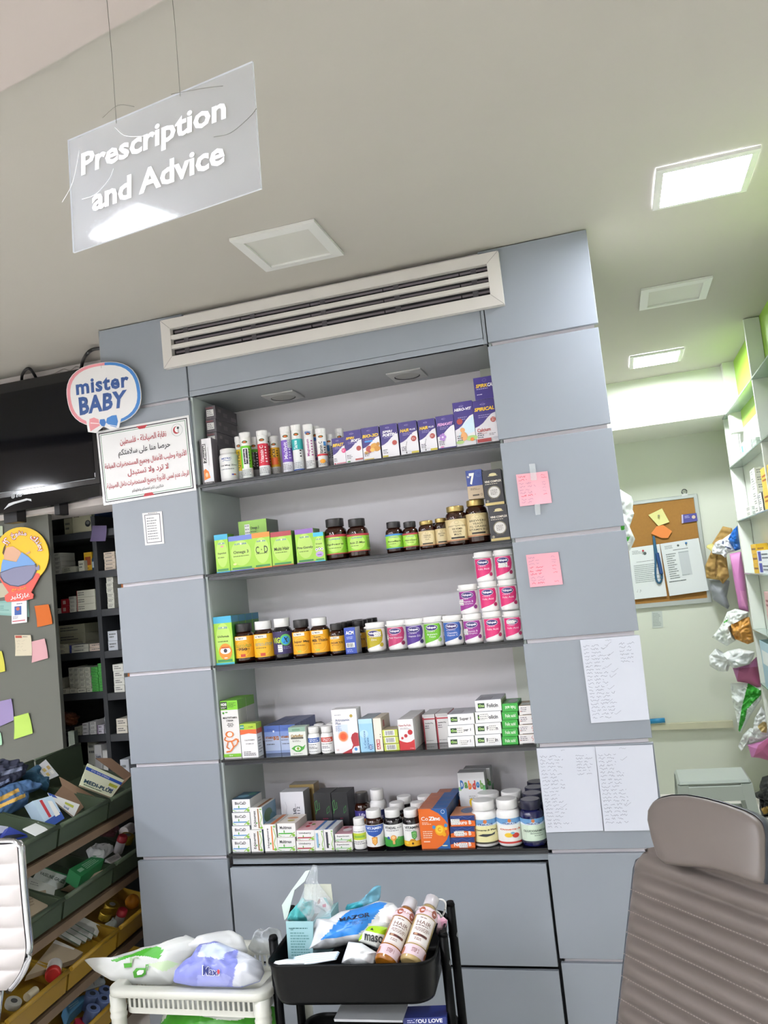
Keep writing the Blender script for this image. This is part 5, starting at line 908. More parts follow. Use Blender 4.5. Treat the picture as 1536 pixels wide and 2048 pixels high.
for k, (a, b) in enumerate(((705, 742), (748, 785))):
    p = colX(c7((a + b) / 2, 0)[0], DZ[1], .68); mb = MB(); mb.lathe([(.016, 0), (.0165, .004), (.0165, .055), (.009, .066), (.009, .078), (.0001, .079)], M('2c4a6a', .3), 16); o = mb.build('nose_spray_bottle', None, (p, .69, DZ[1] + .0005)); tag(o, '%s small dark blue bottle beside the yellow carton' % ('left', 'right')[k], 'bottle', 'two blue bottles')
    mb = MB(); mb.lathe([(.0168, .012), (.0168, .042)], M('b4c4cc', .4), 16, close=False); mb.build('label_band', o)
dcol(1, 872, 1035, 685, 5, 'cdbfae', 'flat pinkish carton in a stack of five', right=True, where='')
dcol(2, 135, 235, 1512, 1, OW, 'small white carton next to the red pair'); dcol(2, 240, 335, 1375, 2, 'a8222e', 'red carton with a white tag', items=[('r', .3, .25, .75, .75, 'c9a8a4')])
dcol(2, 362, 458, 1335, 4, OW, 'narrow white carton in a stack of four'); 
dcol(2, 475, 745, 1242, 3, 'cfcfbe', 'wide white carton in a stack of three', items=[('r', 0, 0, .03, 1, 'a8302c'), ('l', .06, .2, .4, .8, 2, '6a6c66')])
dcol(2, 918, 1020, 985, 7, 'cfd0c4', 'white carton in a stack of seven', right=True); dcol(2, 1038, 1085, 1340, 3, 'c9a8a0', 'pinkish carton edge', right=True, y=.70)
dcol(3, 160, 350, 135, 2, 'c0bfa8', 'long beige carton at the partition side', c8); dcol(3, 360, 385, 150, 1, '2c3a86', 'thin blue upright carton', c8, items=[])
dcol(3, 390, 640, 140, 2, 'bfc0b2', 'long white carton right of the thin blue one', c8); dcol(3, 655, 870, 120, 2, 'cdbcae', 'pinkish white carton', c8)
dcol(3, 180, 600, -150, 3, 'c9c8ae', 'very long beige carton stacked at the rear', c8, y=.80, d=.15); dcol(3, 930, 1070, -60, 2, 'c2c8d0', 'pale blue white carton', c8, right=True)
dcol(4, 205, 360, 785, 1, 'bfc0b0', 'low white carton in front by the partition', c8); dcol(4, 365, 475, 785, 1, 'bfc0b0', 'low white carton in front, centre', c8); dcol(4, 478, 600, 785, 1, 'c4c5b5', 'low white carton in front next to the navy edge', c8); dcol(4, 615, 695, 785, 1, 'c4c5b5', 'low white carton beside the green stacks', c8)
for a, b, nm in ((365, 440, 'left'), (443, 515, 'middle'), (518, 600, 'right'), (603, 685, 'end')): dcol(4, a, b, 475 if a < 600 else 470, 5, 'c4c5b6', 'white carton of the %s column in a grid' % nm, c8, y=.675)
dcol(4, 195, 290, 630, 3, 'b9b8a4', 'beige carton in a low stack by the partition', c8, y=.70)
dcol(4, 690, 790, 468, 9, '4ea84c', 'bright green carton of the left green column', c8, y=SY0 + .008, items=[('l', .1, .2, .9, .6, 1, '22502a')]); dcol(4, 797, 900, 412, 10, '4ea84c', 'bright green carton of the right green column', c8, y=SY0 + .008, items=[('l', .1, .2, .9, .6, 1, '22502a')])
dcol(4, 1015, 1170, 425, 4, 'd3d3cb', 'big white carton in a stack of four', c8, right=True)
dcol(5, 250, 410, 1345, 1, '1e1c2a', 'dark purple bin', c8); dcol(5, 435, 525, 1345, 2, 'b9bca9', 'small grey white carton', c8)
dcol(5, 550, 640, 1290, 3, 'c6c7c8', 'small white carton of a three-high stack', c8); dcol(5, 662, 752, 1265, 3, 'cccdca', 'small white carton of the centre three-high stack', c8); dcol(5, 772, 865, 1318, 2, 'c9c6d0', 'small white carton with purple edge', c8, items=[('r', 0, 0, .1, 1, '6a3a7a'), ('l', .2, .3, .85, .8, 1, '4a4a5a')]); dcol(5, 882, 945, 1195, 4, 'ccd0d0', 'narrow white carton of a four-high stack', c8)
dcol(5, 1050, 1210, 1222, 2, 'd0cabc', 'big cream carton', c8, right=True)
dcol(6, 650, 775, 1535, 2, 'bdbfb4', 'white carton of the stack behind the orange-footed one', c8, y=.70); dcol(6, 752, 858, 1605, 1, 'd3d4d4', 'white carton with orange foot', c8, items=[('r', 0, 0, 1, .3, 'd2562c'), ('t', 'Valerian', .5, .66, .7, .16, '3a4a6a', .02)]); dcol(6, 866, 970, 1685, 1, 'd3d4d0', 'white carton with its name in dark letters', c8, items=[('t', 'Zartan', .5, .6, .8, .2, '3a3c40', .02)]); dcol(6, 1115, 1245, 1820, 1, 'b9bec4', 'low grey carton beside the pillar', c8, right=True)
mb = MB()
p = PY(*c8(330, 1230), .72)
def crumple(name, label, cat, c, rad, mat, seed=1, amp=.28, freq=2.2, flat=False, nu=28, nv=18, M3=None, group=None, parent=None, sharp=0.):
    mb = MB(); sd = V((seed * 7.3, seed * 3.1, seed * 1.7)); rad = V(rad) if not isinstance(rad, (int, float)) else V((rad, rad, rad))
    def fn(d):
        q = 1 + amp * noise.noise(d * freq + sd) + amp * .55 * noise.noise(d * freq * 2.3 + sd)
        if sharp: q += sharp * abs(noise.noise(d * freq * 3.5 + sd * 2))
        p = V((d.x * rad.x * q, d.y * rad.y * q, d.z * rad.z * q))
        return M3 @ p if M3 else p
    mb.blob(fn, mat, nu, nv, not flat); o = mb.build(name, parent, c if not parent else c)
    return o if parent else tag(o, label, cat, group)
crumple('packet_heap', 'crumpled red and gold packet in the dark bin on the sixth dark shelf', 'packet', p + V((0, 0, .0)), (.055, .05, .035), M('6a3a20', .4), 3, flat=True)
# ================================================================== helpers for soft and leaning things
def pj(p):
    d = p - CC; z = d.dot(CF); return 768 + FPX * d.dot(CR) / z, 1024 - FPX * d.dot(CU) / z
def inside(pt, poly):
    x, y = pt; c = False; n = len(poly)
    for i in range(n):
        x1, y1 = poly[i]; x2, y2 = poly[i - 1]
        if (y1 > y) != (y2 > y) and x < (x2 - x1) * (y - y1) / (y2 - y1) + x1: c = not c
    return c
def dense(px, n):
    L = [0.]; P = px + [px[0]]
    for a, b in zip(P, P[1:]): L.append(L[-1] + math.hypot(b[0] - a[0], b[1] - a[1]))
    out = []; j = 0
    for k in range(n):
        t = L[-1] * k / n
        while L[j + 1] < t: j += 1
        s = (t - L[j]) / max(1e-6, L[j + 1] - L[j]); out.append((P[j][0] + (P[j + 1][0] - P[j][0]) * s, P[j][1] + (P[j + 1][1] - P[j][1]) * s))
    return out
from mathutils.bvhtree import BVHTree
def pillow(name, label, cat, px, o, n, th, col, patches=(), texts=(), wr=.25, fr=26., seed=1, rings=14, seg=110, back=.5, group=None, smooth=True, parent=None):
    """soft bag, cloth or pack: outline traced on the plane (o, n), inflated to real thickness with wrinkles"""
    n = n.normalized(); n = n if n.dot(CC - o) > 0 else -n
    if patches: seg = max(seg, 190); rings = max(rings, 26)
    rim = [PP(u, v, o, n) for u, v in dense(list(px), seg)]; c = sum(rim, V((0, 0, 0))) / seg; mb = MB(); sd = V((seed * 5.1, seed * 2.3, seed))
    def row(k, sgn):
        h = th * math.sqrt(max(0, 1 - k * k)) * (1 if sgn > 0 else -back); R = []
        for p in rim:
            q = c + (p - c) * k
            w = (noise.noise(q * fr + sd) + .6 * noise.noise(q * fr * 2.4 + sd)) * wr * th * (1 if sgn > 0 else .3) * min(1, (1 - k) * 6)
            R.append(q + n * (h + w))
        return R
    ks = [math.sin(math.pi / 2 * (1 - i / rings)) for i in range(rings)]
    F = [row(k, 1) for k in ks]; Bk = [row(k, -1) for k in ks[1:]]
    o0 = c
    def matof(ps):
        u, v = pj(sum(ps, V((0, 0, 0))) / len(ps))
        m = col
        for pc, pp in patches:
            if inside((u, v), pp): m = pc
        return m
    ids = [[mb.vert(p - o0) for p in r] for r in F]
    for a in range(len(F) - 1):
        for i in range(seg):
            j = (i + 1) % seg; mb.idx([ids[a][i], ids[a][j], ids[a + 1][j], ids[a + 1][i]], matof([F[a][i], F[a][j], F[a + 1][j], F[a + 1][i]]), smooth)
    t = mb.vert(c + n * th - o0)
    for i in range(seg): mb.idx([ids[-1][i], ids[-1][(i + 1) % seg], t], matof([F[-1][i], c + n * th]), smooth)
    pr = ids[0]
    for r in Bk:
        cur = [mb.vert(p - o0) for p in r]
        for i in range(seg): mb.idx([pr[(i + 1) % seg], pr[i], cur[i], cur[(i + 1) % seg]], col, smooth)
        pr = cur
    t = mb.vert(c - n * th * back - o0)
    for i in range(seg): mb.idx([pr[(i + 1) % seg], pr[i], t], col, smooth)
    if texts:
        bv = BVHTree.FromPolygons([V(p) for p in mb.v], [f for f in mb.f]); off = .004
        for txt, q4, tc, b in texts:
            off += .0012
            vs, fs = glyph(txt, b) if isinstance(txt, str) else txt; xs = [p[0] for p in vs]; yv = [p[1] for p in vs]; x0, x1, y0, y1 = min(xs), max(xs), min(yv), max(yv); idn = []
            for x, y in vs:
                a = (x - x0) / (x1 - x0); bb = (y - y0) / (y1 - y0); tl, tr, br, bl = q4
                u = bl[0] * (1 - a) * (1 - bb) + br[0] * a * (1 - bb) + tr[0] * a * bb + tl[0] * (1 - a) * bb; v = bl[1] * (1 - a) * (1 - bb) + br[1] * a * (1 - bb) + tr[1] * a * bb + tl[1] * (1 - a) * bb
                d = ray(u, v).normalized(); h = bv.ray_cast(CC - o0, d)
                idn.append(mb.vert((h[0] - d * off) if h[0] is not None else PP(u, v, o, n) - o0))
            for f in fs: mb.idx([idn[i] for i in f], tc)
    ob = mb.build(name, parent, o0 if parent is None else o0 - parent.location)
    return ob if parent else tag(ob, label, cat, group)
def poly_text(pts): # a drawn mark given as polygon, in the same form as glyph()
    return (pts, [tuple(range(len(pts)))])
def lean(name, label, cat, px, o, n, th, col, items=(), side=None, group=None, seed=1, parent=None):
    """a flat-sided pack lying or leaning on plane (o, n): its front face traced, its thickness real"""
    n = n.normalized(); n = n if n.dot(CC - o) > 0 else -n
    c = [PP(u, v, o, n) for u, v in px]; o0 = sum(c, V((0, 0, 0))) / len(c); mb = MB()
    mb.slab([p - o0 for p in c][::-1], -n * th, M(col, .45) if isinstance(col, str) else col, None, side)
    if items and len(c) == 4:
        fm0, w, h = plate(*c); deco(mb, lambda x, y, q: fm0(x, y, q) - o0, w, h, items, seed=seed)
    ob = mb.build(name, parent, o0 if parent is None else o0 - parent.location)
    return ob if parent else tag(ob, label, cat, group)
# ================================================================== sloping rack of bins on the left
RA = V((-.08, .9968, 0)); RB_ = V((.9968, .08, 0)); RO = V((-.115, 0, 0)); UZ = V((0, 0, 1))
def RP(s, t, z): return RO + RA * s + RB_ * t + UZ * z
rack = empty('bin_rack', RP(-.2, -.16, 0), 'sloping metal bin rack running from the white chair to the left pillar', 'rack')
TZ = [.925, .672, .425, .185]
def rpart(nm, mb): o = mb.build(nm, rack); o.location = -rack.location; return o
RM = M('3b4438', .5, var=.05)
for s in (-1.06, .36):
    for t in (-.36, -.05):
        mb = MB(); zt = 1.16 if t < -.2 else .90
        c = [RP(s + a, t + b, 0) for a, b in ((-.015, -.015), (.015, -.015), (.015, .015), (-.015, .015))]; mb.slab(c, UZ * zt, RM); rpart('post', mb)
WOOD = M('6e5a46', .6, var=.1, scale=20)
for z in TZ:
    mb = MB(); c = [RP(-1.08, .0, z - .105), RP(.38, .0, z - .105), RP(.38, -.006, z - .075), RP(-1.08, -.006, z - .075)]
    mb.slab([RP(-1.08, -.02, z - .115), RP(.38, -.02, z - .115), RP(.38, -.34, z + .015), RP(-1.08, -.34, z + .015)], UZ * .012, WOOD); rpart('tier_board', mb)
    mb = MB(); mb.slab([RP(-1.08, -.022, z - .118), RP(.38, -.022, z - .118), RP(.38, -.008, z - .118), RP(-1.08, -.008, z - .118)], UZ * .03, WOOD); rpart('front_rail', mb)
def bin_(k, s0, s1, col, lbl):
    z = TZ[k]; m = M(col, .42, var=.06, scale=9); g = .006; s0 += g; s1 -= g; mb = MB(); w = .004
    prof = [(-.325, .175), (-.315, .035), (-.014, -.074), (0, 0)]
    c0 = RP((s0 + s1) / 2, -.16, z)
    def wallq(a, b, off):
        mb.slab([RP(s0, a[0], z + a[1]) - c0, RP(s1, a[0], z + a[1]) - c0, RP(s1, b[0], z + b[1]) - c0, RP(s0, b[0], z + b[1]) - c0], off, m)
    wallq(prof[0], prof[1], RB_ * w); wallq(prof[1], prof[2], UZ * w); wallq(prof[2], prof[3], -RB_ * w)
    low = [(-.325, .085), prof[1], prof[2], (0, -.004)]
    for s in (s0, s1 - w): mb.slab([RP(s, a, z + b) - c0 for a, b in low], RA * w, m)
    mb.tube([RP(s0 + .003, .004, z) - c0, RP(s1 - .003, .004, z) - c0], .0085, m, 8)   # rolled front rim
    mb.tube([RP(s0, -.325, z + .176) - c0, RP(s1, -.325, z + .176) - c0], .006, m, 6)
    o = mb.build('storage_bin', None, c0); return tag(o, lbl, 'bin', 'plastic bins on the sloping rack')
GRN, YEL = '3c4836', '92711c'
BT_ = ['top', 'second', 'third', 'lowest']
for k, col in enumerate((GRN, GRN, YEL, YEL)):
    cn = 'dark green' if k < 2 else 'mustard yellow'
    for j, (a, b) in enumerate(((-1.06, -.70), (-.70, -.34), (-.34, .01), (.01, .36))):
        if j == 0 and k == 0: col2, cn2 = 'b9ac9c', 'pale beige'
        else: col2, cn2 = col, cn
        bin_(k, a, b, col2, '%s bin of the rack\'s %s tier, %s' % (cn2, BT_[k], ('behind the white chair', 'second from the white chair', 'third from the white chair', 'next to the left pillar')[j]))
BN = (RB_ * .14 + UZ * .30).normalized()     # lie of the bin floors
def bp(k, h=.03): return RP(0, -.02, TZ[k] - .065 + h)
c9 = lambda x, y: (x * .2774, 1480 + y * .2774)
def C9(*p): return [c9(x, y) for x, y in p]
BF = (RB_ * .8 + UZ * .35 - RA * .2).normalized()
# top tier, left to right
pillow('cloth_bag', 'navy patterned cloth bundle at the top left of the sloping rack', 'cloth', C9((-60, 190), (0, 140), (60, 165), (180, 205), (165, 260), (80, 330), (0, 365), (-60, 370)), RP(0, -.25, 1.07), BF, .06, M('1e2236', .8), [(M('8a90a8', .8), C9((10, 230), (160, 190), (165, 215), (10, 260))), (M('76809c', .8), C9((-40, 330), (60, 280), (70, 300), (-40, 350)))], wr=.5, seed=2)
pillow('cloth_bag', 'blue denim pouch with yellow lining on the top tier of the rack', 'bag', C9((-60, 380), (60, 320), (180, 290), (300, 330), (270, 360), (190, 390), (185, 480), (60, 540), (-60, 570)), RP(0, -.18, .99), BF, .05, M('3a5a80', .8), [(M('b08a3c', .7), C9((-60, 440), (130, 345), (140, 370), (-40, 470))), (M('c9a04a', .7), C9((-60, 490), (180, 385), (185, 410), (-20, 500)))], wr=.35, seed=5)
pillow('tulle_cloth', 'teal tulle cloth crumpled behind the denim pouch', 'cloth', C9((140, 250), (210, 215), (262, 180), (280, 240), (340, 290), (335, 370), (260, 330), (190, 300)), RP(0, -.27, 1.05), BF, .03, M('244a62', .8), wr=.8, seed=8)
lean('blister_pack', 'clear crinkled pack of gold and white dressings on the top tier', 'packet', C9((262, 195), (330, 140), (425, 255), (345, 290)), RP(0, -.26, 1.07), BF, .012, film('d8dadc', .25, .1, 'crinkled_film'), [('r', .2, .2, .45, .4, 'b09a5a'), ('r', .2, .5, .45, .7, 'b09a5a'), ('r', .6, .2, .85, .4, 'cfcfc8'), ('r', .6, .5, .85, .7, 'a89058')])
def open_box(lbl, back, front, o, n, col, fitems, fcol):
    c0 = PP(*back[0], o - n * .045, n); t = empty('open_carton', c0, lbl, 'carton')
    lean('back_flap', '', '', back, o - n * .045, n, .003, M(col, .7), parent=t); lean('front_panel', '', '', front, o, n, .003, fcol, fitems, parent=t)
    cb = [PP(u, v, o - n * .045, n) for u, v in (back[-1], back[-2])]; cf = [PP(u, v, o, n) for u, v in (front[-2], front[-1])]
    mb = MB(); mb.slab([p - c0 for p in cb + cf], UZ * .002, M(col, .7)); mb.build('carton_floor', t); return t
open_box('open brown syringe carton with a white flap on the top tier', C9((430, 265), (700, 415), (640, 450), (450, 330)), C9((345, 380), (575, 465), (530, 558), (370, 430)), RP(0, -.10, .96), BF, '8a6f58', [('p', [(0, .5), (.3, .75), (.2, 1), (0, 1)], '2c4a9a'), ('r', .55, .55, .85, .75, 'b4b84a'), ('t', '2ml', .62, .3, .2, .22, '2c4a9a', .02)], 'e2e2de')
open_box('open brown syringe carton with a big printed flap next to the pillar', C9((690, 130), (800, 130), (955, 250), (900, 285)), C9((632, 168), (895, 290), (800, 420), (570, 330)), RP(0, -.14, 1.0), BF, '8a6f58', [('p', [(0, .72), (1, .72), (1, .86), (0, .86)], '2a55b0'), ('t', 'ETO GAS STERILE', .4, .79, .5, .07, 'e8ecf4', .01), ('r', .72, .48, .96, .62, 'b4b83a'), ('t', 'MEDI-PLUS', .5, .27, .84, .17, '2a4a5c', .035), ('l', .1, .08, .95, .16, 1, '4a6a4c'), ('t', '5ml', .82, .37, .16, .1, '2a4a9a', .02)], 'dfe3c4')
lean('glove_carton', 'blue and white glove carton with a red band leaning on the top tier', 'carton', C9((235, 440), (372, 400), (465, 565), (350, 640)), RP(0, -.06, .95), BF, .05, 'b9cfe0', [('p', [(.0, 0), (1, 0), (1, .3), (.0, .25)], '2c50a0'), ('p', [(.3, .3), (.45, .3), (.45, .95), (.3, .95)], 'b8303a'), ('p', [(.62, .22), (.9, .22), (.86, .8), (.66, .85)], 'e6e6e2')])
lean('card', 'white card lying at the front rim of the top tier', 'card', C9((165, 640), (275, 590), (350, 650), (262, 688)), RP(0, -.05, .925), BN, .004, 'd3d6d4')
lean('leaflet_carton', 'blue and black carton at the rim behind the white chair', 'carton', C9((70, 625), (210, 690), (150, 745), (10, 710)), RP(0, -.05, .93), BF, .03, '2c3f9a', [('p', [(0, 0), (.5, .2), (.9, .9), (.6, .8), (.1, .3)], '20242e')])
lean('leaflet_carton', 'white and navy folded carton at the left edge of the rack\'s top tier', 'carton', C9((-40, 610), (60, 625), (40, 690), (-40, 700)), RP(0, -.09, .95), BF, .03, 'b9bcc8', [('p', [(0, 0), (1, 0), (1, .4), (0, .2)], '24306a')])
# second tier
lean('gauze_carton', 'white gauze carton with green edges standing on the second tier', 'carton', C9((290, 905), (520, 985), (400, 1165), (200, 1060)), RP(0, -.14, .75), BF, .05, 'd0d3d0', [('r', 0, .95, 1, 1, '2a6a44'), ('r', .95, 0, 1, 1, '1f5a38'), ('t', 'VASELINE GAUZE', .5, .72, .8, .13, '3a4a40', .02), ('r', .3, .4, .5, .43, '2a2c2c')], '24452f')
lean('gauze_carton', 'plain white carton in front of the gauze one on the second tier', 'carton', C9((215, 985), (400, 1060), (390, 1120), (170, 1090)), RP(0, -.09, .70), BF, .03, 'c4c4be', [('l', .1, .5, .5, .8, 2, '8a8a88')])
lean('beige_carton', 'beige flat carton half hidden by the white chair on the second tier', 'carton', C9((145, 1120), (330, 1080), (345, 1200), (145, 1320)), RP(0, -.06, .655), BN, .03, 'b4a48c', [('l', .1, .4, .7, .8, 3, '8a7a66')])
lean('glove_carton', 'green glove carton lying in a pale tray on the second tier', 'carton', C9((500, 930), (690, 825), (752, 860), (585, 985)), RP(0, -.08, .72), BN, .05, '1f6a3a', [('l', .35, .2, .95, .8, 4, '9ac0a4'), ('r', .1, .3, .28, .6, '7aa486')], '2a7a48')
lean('tray', 'pale plastic tray under the green glove carton', 'tray', C9((500, 1045), (740, 935), (745, 975), (560, 1095)), RP(0, -.03, .66), BF, .12, 'b9a48c')
def roll(lbl, px, k, r, L, col, cap=None, name='bandage_roll', hole=None, ang=0., cat='roll', group=None, gl=False):
    c = PP(*c9(*px), bp(k, .05), BN) ; t = empty(name, c, lbl, cat, group); ax = (RA * math.cos(ang) + RB_ * math.sin(ang)).normalized() if not gl else BN
    q = UZ.rotation_difference(ax).to_matrix().to_4x4(); mb = MB(); mb.lathe([(r * .96, -L / 2), (r, -L / 2 + .003), (r, L / 2 - .003), (r * .96, L / 2)], col, 22); mb.xf(q); mb.build('roll_body', t)
    if cap: mb = MB(); mb.lathe([(r * 1.04, L / 2), (r * 1.05, L / 2 + .004), (r * 1.0, L / 2 + .022), (r * .8, L / 2 + .026)], cap, 22); mb.xf(q); mb.build('end_cap', t)
    if hole: mb = MB(); mb.lathe([(r * .42, L / 2 - .001), (r * .42, L / 2 + .0012)], hole, 18); mb.xf(q); mb.build('core_hole', t)
    return t
roll('white roll lying by the pillar on the second tier', (920, 650), 1, .024, .07, 'cfc9c6', name='bandage_roll')
GT = M('b0902c', .25, metal=.6, bump=.9, scale=240.)
roll('gold tinsel roll beside the pillar on the second tier', (915, 712), 1, .028, .035, GT, hole='6a6a6c', name='tinsel_roll', gl=True)
roll('red capped clear bottle below the gold tinsel roll', (862, 770), 1, .020, .05, film('c9c4c4', .4), 'a02430', name='sample_jar', cat='jar', gl=True)
CLR = film('cdd2d6', .55, .08, 'clear_bag_film')
pillow('clear_packet', 'clear packet of white fittings behind the green glove carton', 'packet', C9((620, 800), (680, 760), (760, 775), (820, 800), (740, 860), (640, 850)), bp(1, .08), BN, .025, film('c4c6c6', .3, .1, 'crinkled_film'), wr=.8, seed=3)
pillow('clear_packet', 'clear packet with a dark red item at the back of the second tier', 'packet', C9((690, 600), (800, 580), (860, 640), (820, 700), (700, 690)), bp(1, .10), BN, .02, film('6a3038', .45, .1, 'crinkled_film_red'), wr=.8, seed=4)
lean('fitting_carton', 'pale grey carton behind the red capped jar on the second tier', 'carton', C9((760, 860), (850, 815), (880, 850), (800, 890)), bp(1, .05), BN, .02, 'b4b4b0', [('l', .1, .2, .9, .8, 3, '77777a')])
# third tier
for k, (dx, dy) in enumerate(((0, 0), (-42, 22), (-84, 44), (-126, 66))):
    lean('dressing_carton', 'white flat dressing carton in the slanted file on the third tier, %s from the pillar' % ('first', 'second', 'third', 'fourth')[k], 'carton', C9((560 + dx, 1255 + dy), (730 + dx, 1340 + dy), (700 + dx, 1420 + dy), (540 + dx, 1330 + dy)), RP(0, -.12 + .0 * k, .515), BF, .014, 'c2c2be', [('r', 0, 0, 1, .06, '2f5a44')], 'b9b9b4', group='dressing cartons filed on the third tier')
lean('dressing_carton', 'beige open carton front on the third tier by the yellow rim', 'carton', C9((400, 1440), (600, 1530), (540, 1580), (190, 1700)), RP(0, -.09, .44), BN, .02, 'a89880', [('r', 0, .9, .7, 1, 'd3d0c8')])
roll('white roll with red end cap on the third tier', (390, 1650), 2, .026, .07, 'd3cec8', 'a8241f', ang=math.pi - .5)
roll('grey adhesive tape roll standing at the front of the third tier', (95, 1900), 2, .026, .02, 'a8a69c', hole='4a4a48', name='tape_roll', gl=True)
roll('small cream bottle lying behind the tape roll', (225, 1830), 2, .014, .05, 'c9c0a4', name='sample_bottle', cat='bottle')
roll('gold tinsel roll lying on the third tier', (800, 1215), 2, .030, .04, GT, hole='7a7a78', name='tinsel_roll', gl=True)
roll('second gold tinsel roll below the other on the third tier', (760, 1265), 2, .026, .03, GT, name='tinsel_roll', gl=True)
crumple('rubber_ball', 'orange rubber ball by the pillar on the third tier', 'ball', PP(*c9(955, 1165), bp(2, .07), BN), .030, M('c07a1c', .35), 4, .03)
roll('red capped jar next to the gold rolls on the third tier', (862, 1295), 2, .020, .04, film('b8b4b0', .4), '98202c', name='sample_jar', cat='jar', gl=True)
pillow('clear_packet', 'clear crinkled packet at the rim of the third tier by the pillar', 'packet', C9((750, 1340), (800, 1310), (850, 1330), (840, 1360), (790, 1380)), bp(2, .03), BN, .02, film('c4ccc6', .35, .1, 'crinkled_film'), wr=.9, seed=6)
# lowest tier
for k, (x, y) in enumerate(((650, 1880), (735, 1915), (655, 1985), (745, 1850))): roll('blue wrapped tissue roll on the lowest tier, %s' % ('left upper one', 'right lower one', 'front left one', 'by the white cart leg')[k], (x, y), 3, .027, .06, '5a6a94', hole='23252e', name='tissue_roll', gl=True, group='blue tissue rolls')
lean('tissue_carton', 'pale blue carton leaning on the lowest tier beside the tissue rolls', 'carton', C9((470, 1900), (605, 1835), (625, 1860), (500, 1985)), bp(3, .06), BN, .05, '4a7a9c', [('l', .1, .3, .9, .7, 2, '9ab4c4')])
pillow('clear_packet', 'clear bag of pads at the back of the lowest tier', 'packet', C9((510, 1760), (610, 1650), (740, 1680), (760, 1760), (640, 1800), (560, 1830)), bp(3, .10), BN, .03, film('8a9298', .4, .1, 'crinkled_film_grey'), wr=.8, seed=9)
lean('red_packet', 'red packet at the bottom of the lowest tier', 'packet', C9((540, 2010), (600, 1995), (620, 2040), (550, 2060)), bp(3, .03), BN, .02, 'a8243a')
# ================================================================== right corridor
YW = 3.37
cb = empty('cork_board', (2.25, YW - .02, 1.33), 'cork notice board in a silver frame on the far corridor wall', 'notice board')
def cpart(nm, mb): o = mb.build(nm, cb); o.location = -cb.location
q = {k: PY(u, v, YW - .02) for k, (u, v) in dict(tr=(1394, 989), br=(1421, 1203), bt=(1300, 1211)).items()}
bx0, bx1, bz0, bz1 = 1.80, (q['tr'].x + q['br'].x) / 2, q['br'].z, q['tr'].z; ALU = M('b9c0bc', .3, metal=.6)
mb = MB(); mb.box(bx0, bx1, YW - .018, YW - .004, bz0, bz1, M('9a6f34', .9, var=.12, scale=60)); cpart('cork_sheet', mb)
mb = MB(); f = .028
mb.box(bx0 - .01, bx1 + .006, YW - .026, YW - .002, bz1 - f * .7, bz1 + .006, ALU, .003); mb.box(bx0 - .01, bx1 + .006, YW - .026, YW - .002, bz0 - .006, bz0 + f, ALU, .003)
mb.box(bx1 - f * .8, bx1 + .006, YW - .0265, YW - .002, bz0, bz1, ALU, .003); mb.box(bx0 - .01, bx0 + f, YW - .0265, YW - .002, bz0, bz1, ALU, .003); cpart('board_frame', mb)
p = PY(1369, 987, YW - .02); mb = MB(); mb.tube([(p.x + .018 * math.cos(a * .6), p.y, p.z + .012 + .018 * math.sin(a * .6)) for a in range(11)], .004, M('4a4e4c', .4), 6); mb.box(p.x - .02, p.x + .02, YW - .03, YW - .02, p.z - .018, p.z - .002, M('d9dcd8', .4)); cpart('hanging_ring', mb)
YB = YW - .03
def bsheet(nm, lbl, cat, px, col, items, y=YB, **k): return sheet(nm, lbl, cat, Q(y, *px), col, items, **k)
bsheet('printed_letter', 'white printed letter at the left of the cork board under the lanyard', 'letter', ((1257, 1096.6), (1319, 1088), (1334, 1192), (1268.5, 1199)), 'd3d8d6', [('l', .1, .86, .4, .94, 3, '77807c'), ('l', .2, .7, .9, .72, 1, '4a5450'), ('l', .1, .3, .9, .66, 10, '8a9490'), ('w', .1, .1, .3, .2, 1, '4a5450', .001), ('e', .5, .86, .05, None, '55605c')], curl=.006)
bsheet('printed_letter', 'white printed letter at the right of the cork board with a blue pin', 'letter', ((1320, 1088), (1397, 1076), (1417, 1181), (1339, 1192)), 'd0d5d3', [('l', .1, .88, .4, .95, 3, '77807c'), ('e', .45, .92, .03, None, '55605c'), ('l', .3, .83, .8, .86, 1, '4a5450'), ('r', .42, .34, .68, .8, 'b9bfc0'), ('l', .42, .34, .7, .8, 16, '8a9490'), ('l', .1, .3, .36, .8, 12, '77807c'), ('l', .06, .24, .7, .28, 1, '4a5450')], y=YB - .006, curl=.006)
note('sticky_note', 'yellow sticky note pinned askew on the cork board', 'd3d08a', ((1296.7, 1030), (1324, 1016.8), (1338.7, 1044), (1316.7, 1052)), y=YB)
bo = MB(); pts = [PY(*p, YB - .004) for p in ((1313, 1052.7), (1326.5, 1050), (1344, 1062.5), (1336, 1076), (1323, 1076), (1302, 1067))]; o0 = pts[0].copy(); bo.slab([p - o0 for p in pts][::-1], V((0, .002, 0)), M('d9803a', .7)); tag(bo.build('sticky_note', None, o0), 'orange sticky note with folded corners below the yellow one on the cork board', 'sticky note')
bsheet('business_card', 'purple business card at the right edge of the cork board', 'card', ((1363, 1029.5), (1393, 1026), (1395.5, 1041.7), (1363.6, 1046.6)), '4c4a8c', [('e', .78, .55, .12, None, 'c9b49a'), ('l', .2, .5, .6, .85, 2, 'b4b4d8'), ('r', 0, 0, .1, 1, 'b4b0cc')])
for u, v, c_, n_ in ((1286, 1101.5, 'b0303a', 'red push pin in the left letter on the cork board'), (1372, 1086, '2a6a9c', 'blue push pin in the right letter on the cork board'), (1317.5, 1031.5, '8a8a6a', 'small pin holding the yellow note')):
    p = PY(u, v, YB - .012); mb = MB(); mb.lathe([(.0045, 0), (.0075, .002), (.004, .008), (.007, .014), (.005, .016)], c_, 12); mb.xf(Matrix.Rotation(math.pi / 2, 4, 'X')); tag(mb.build('push_pin', None, p), n_, 'pin')
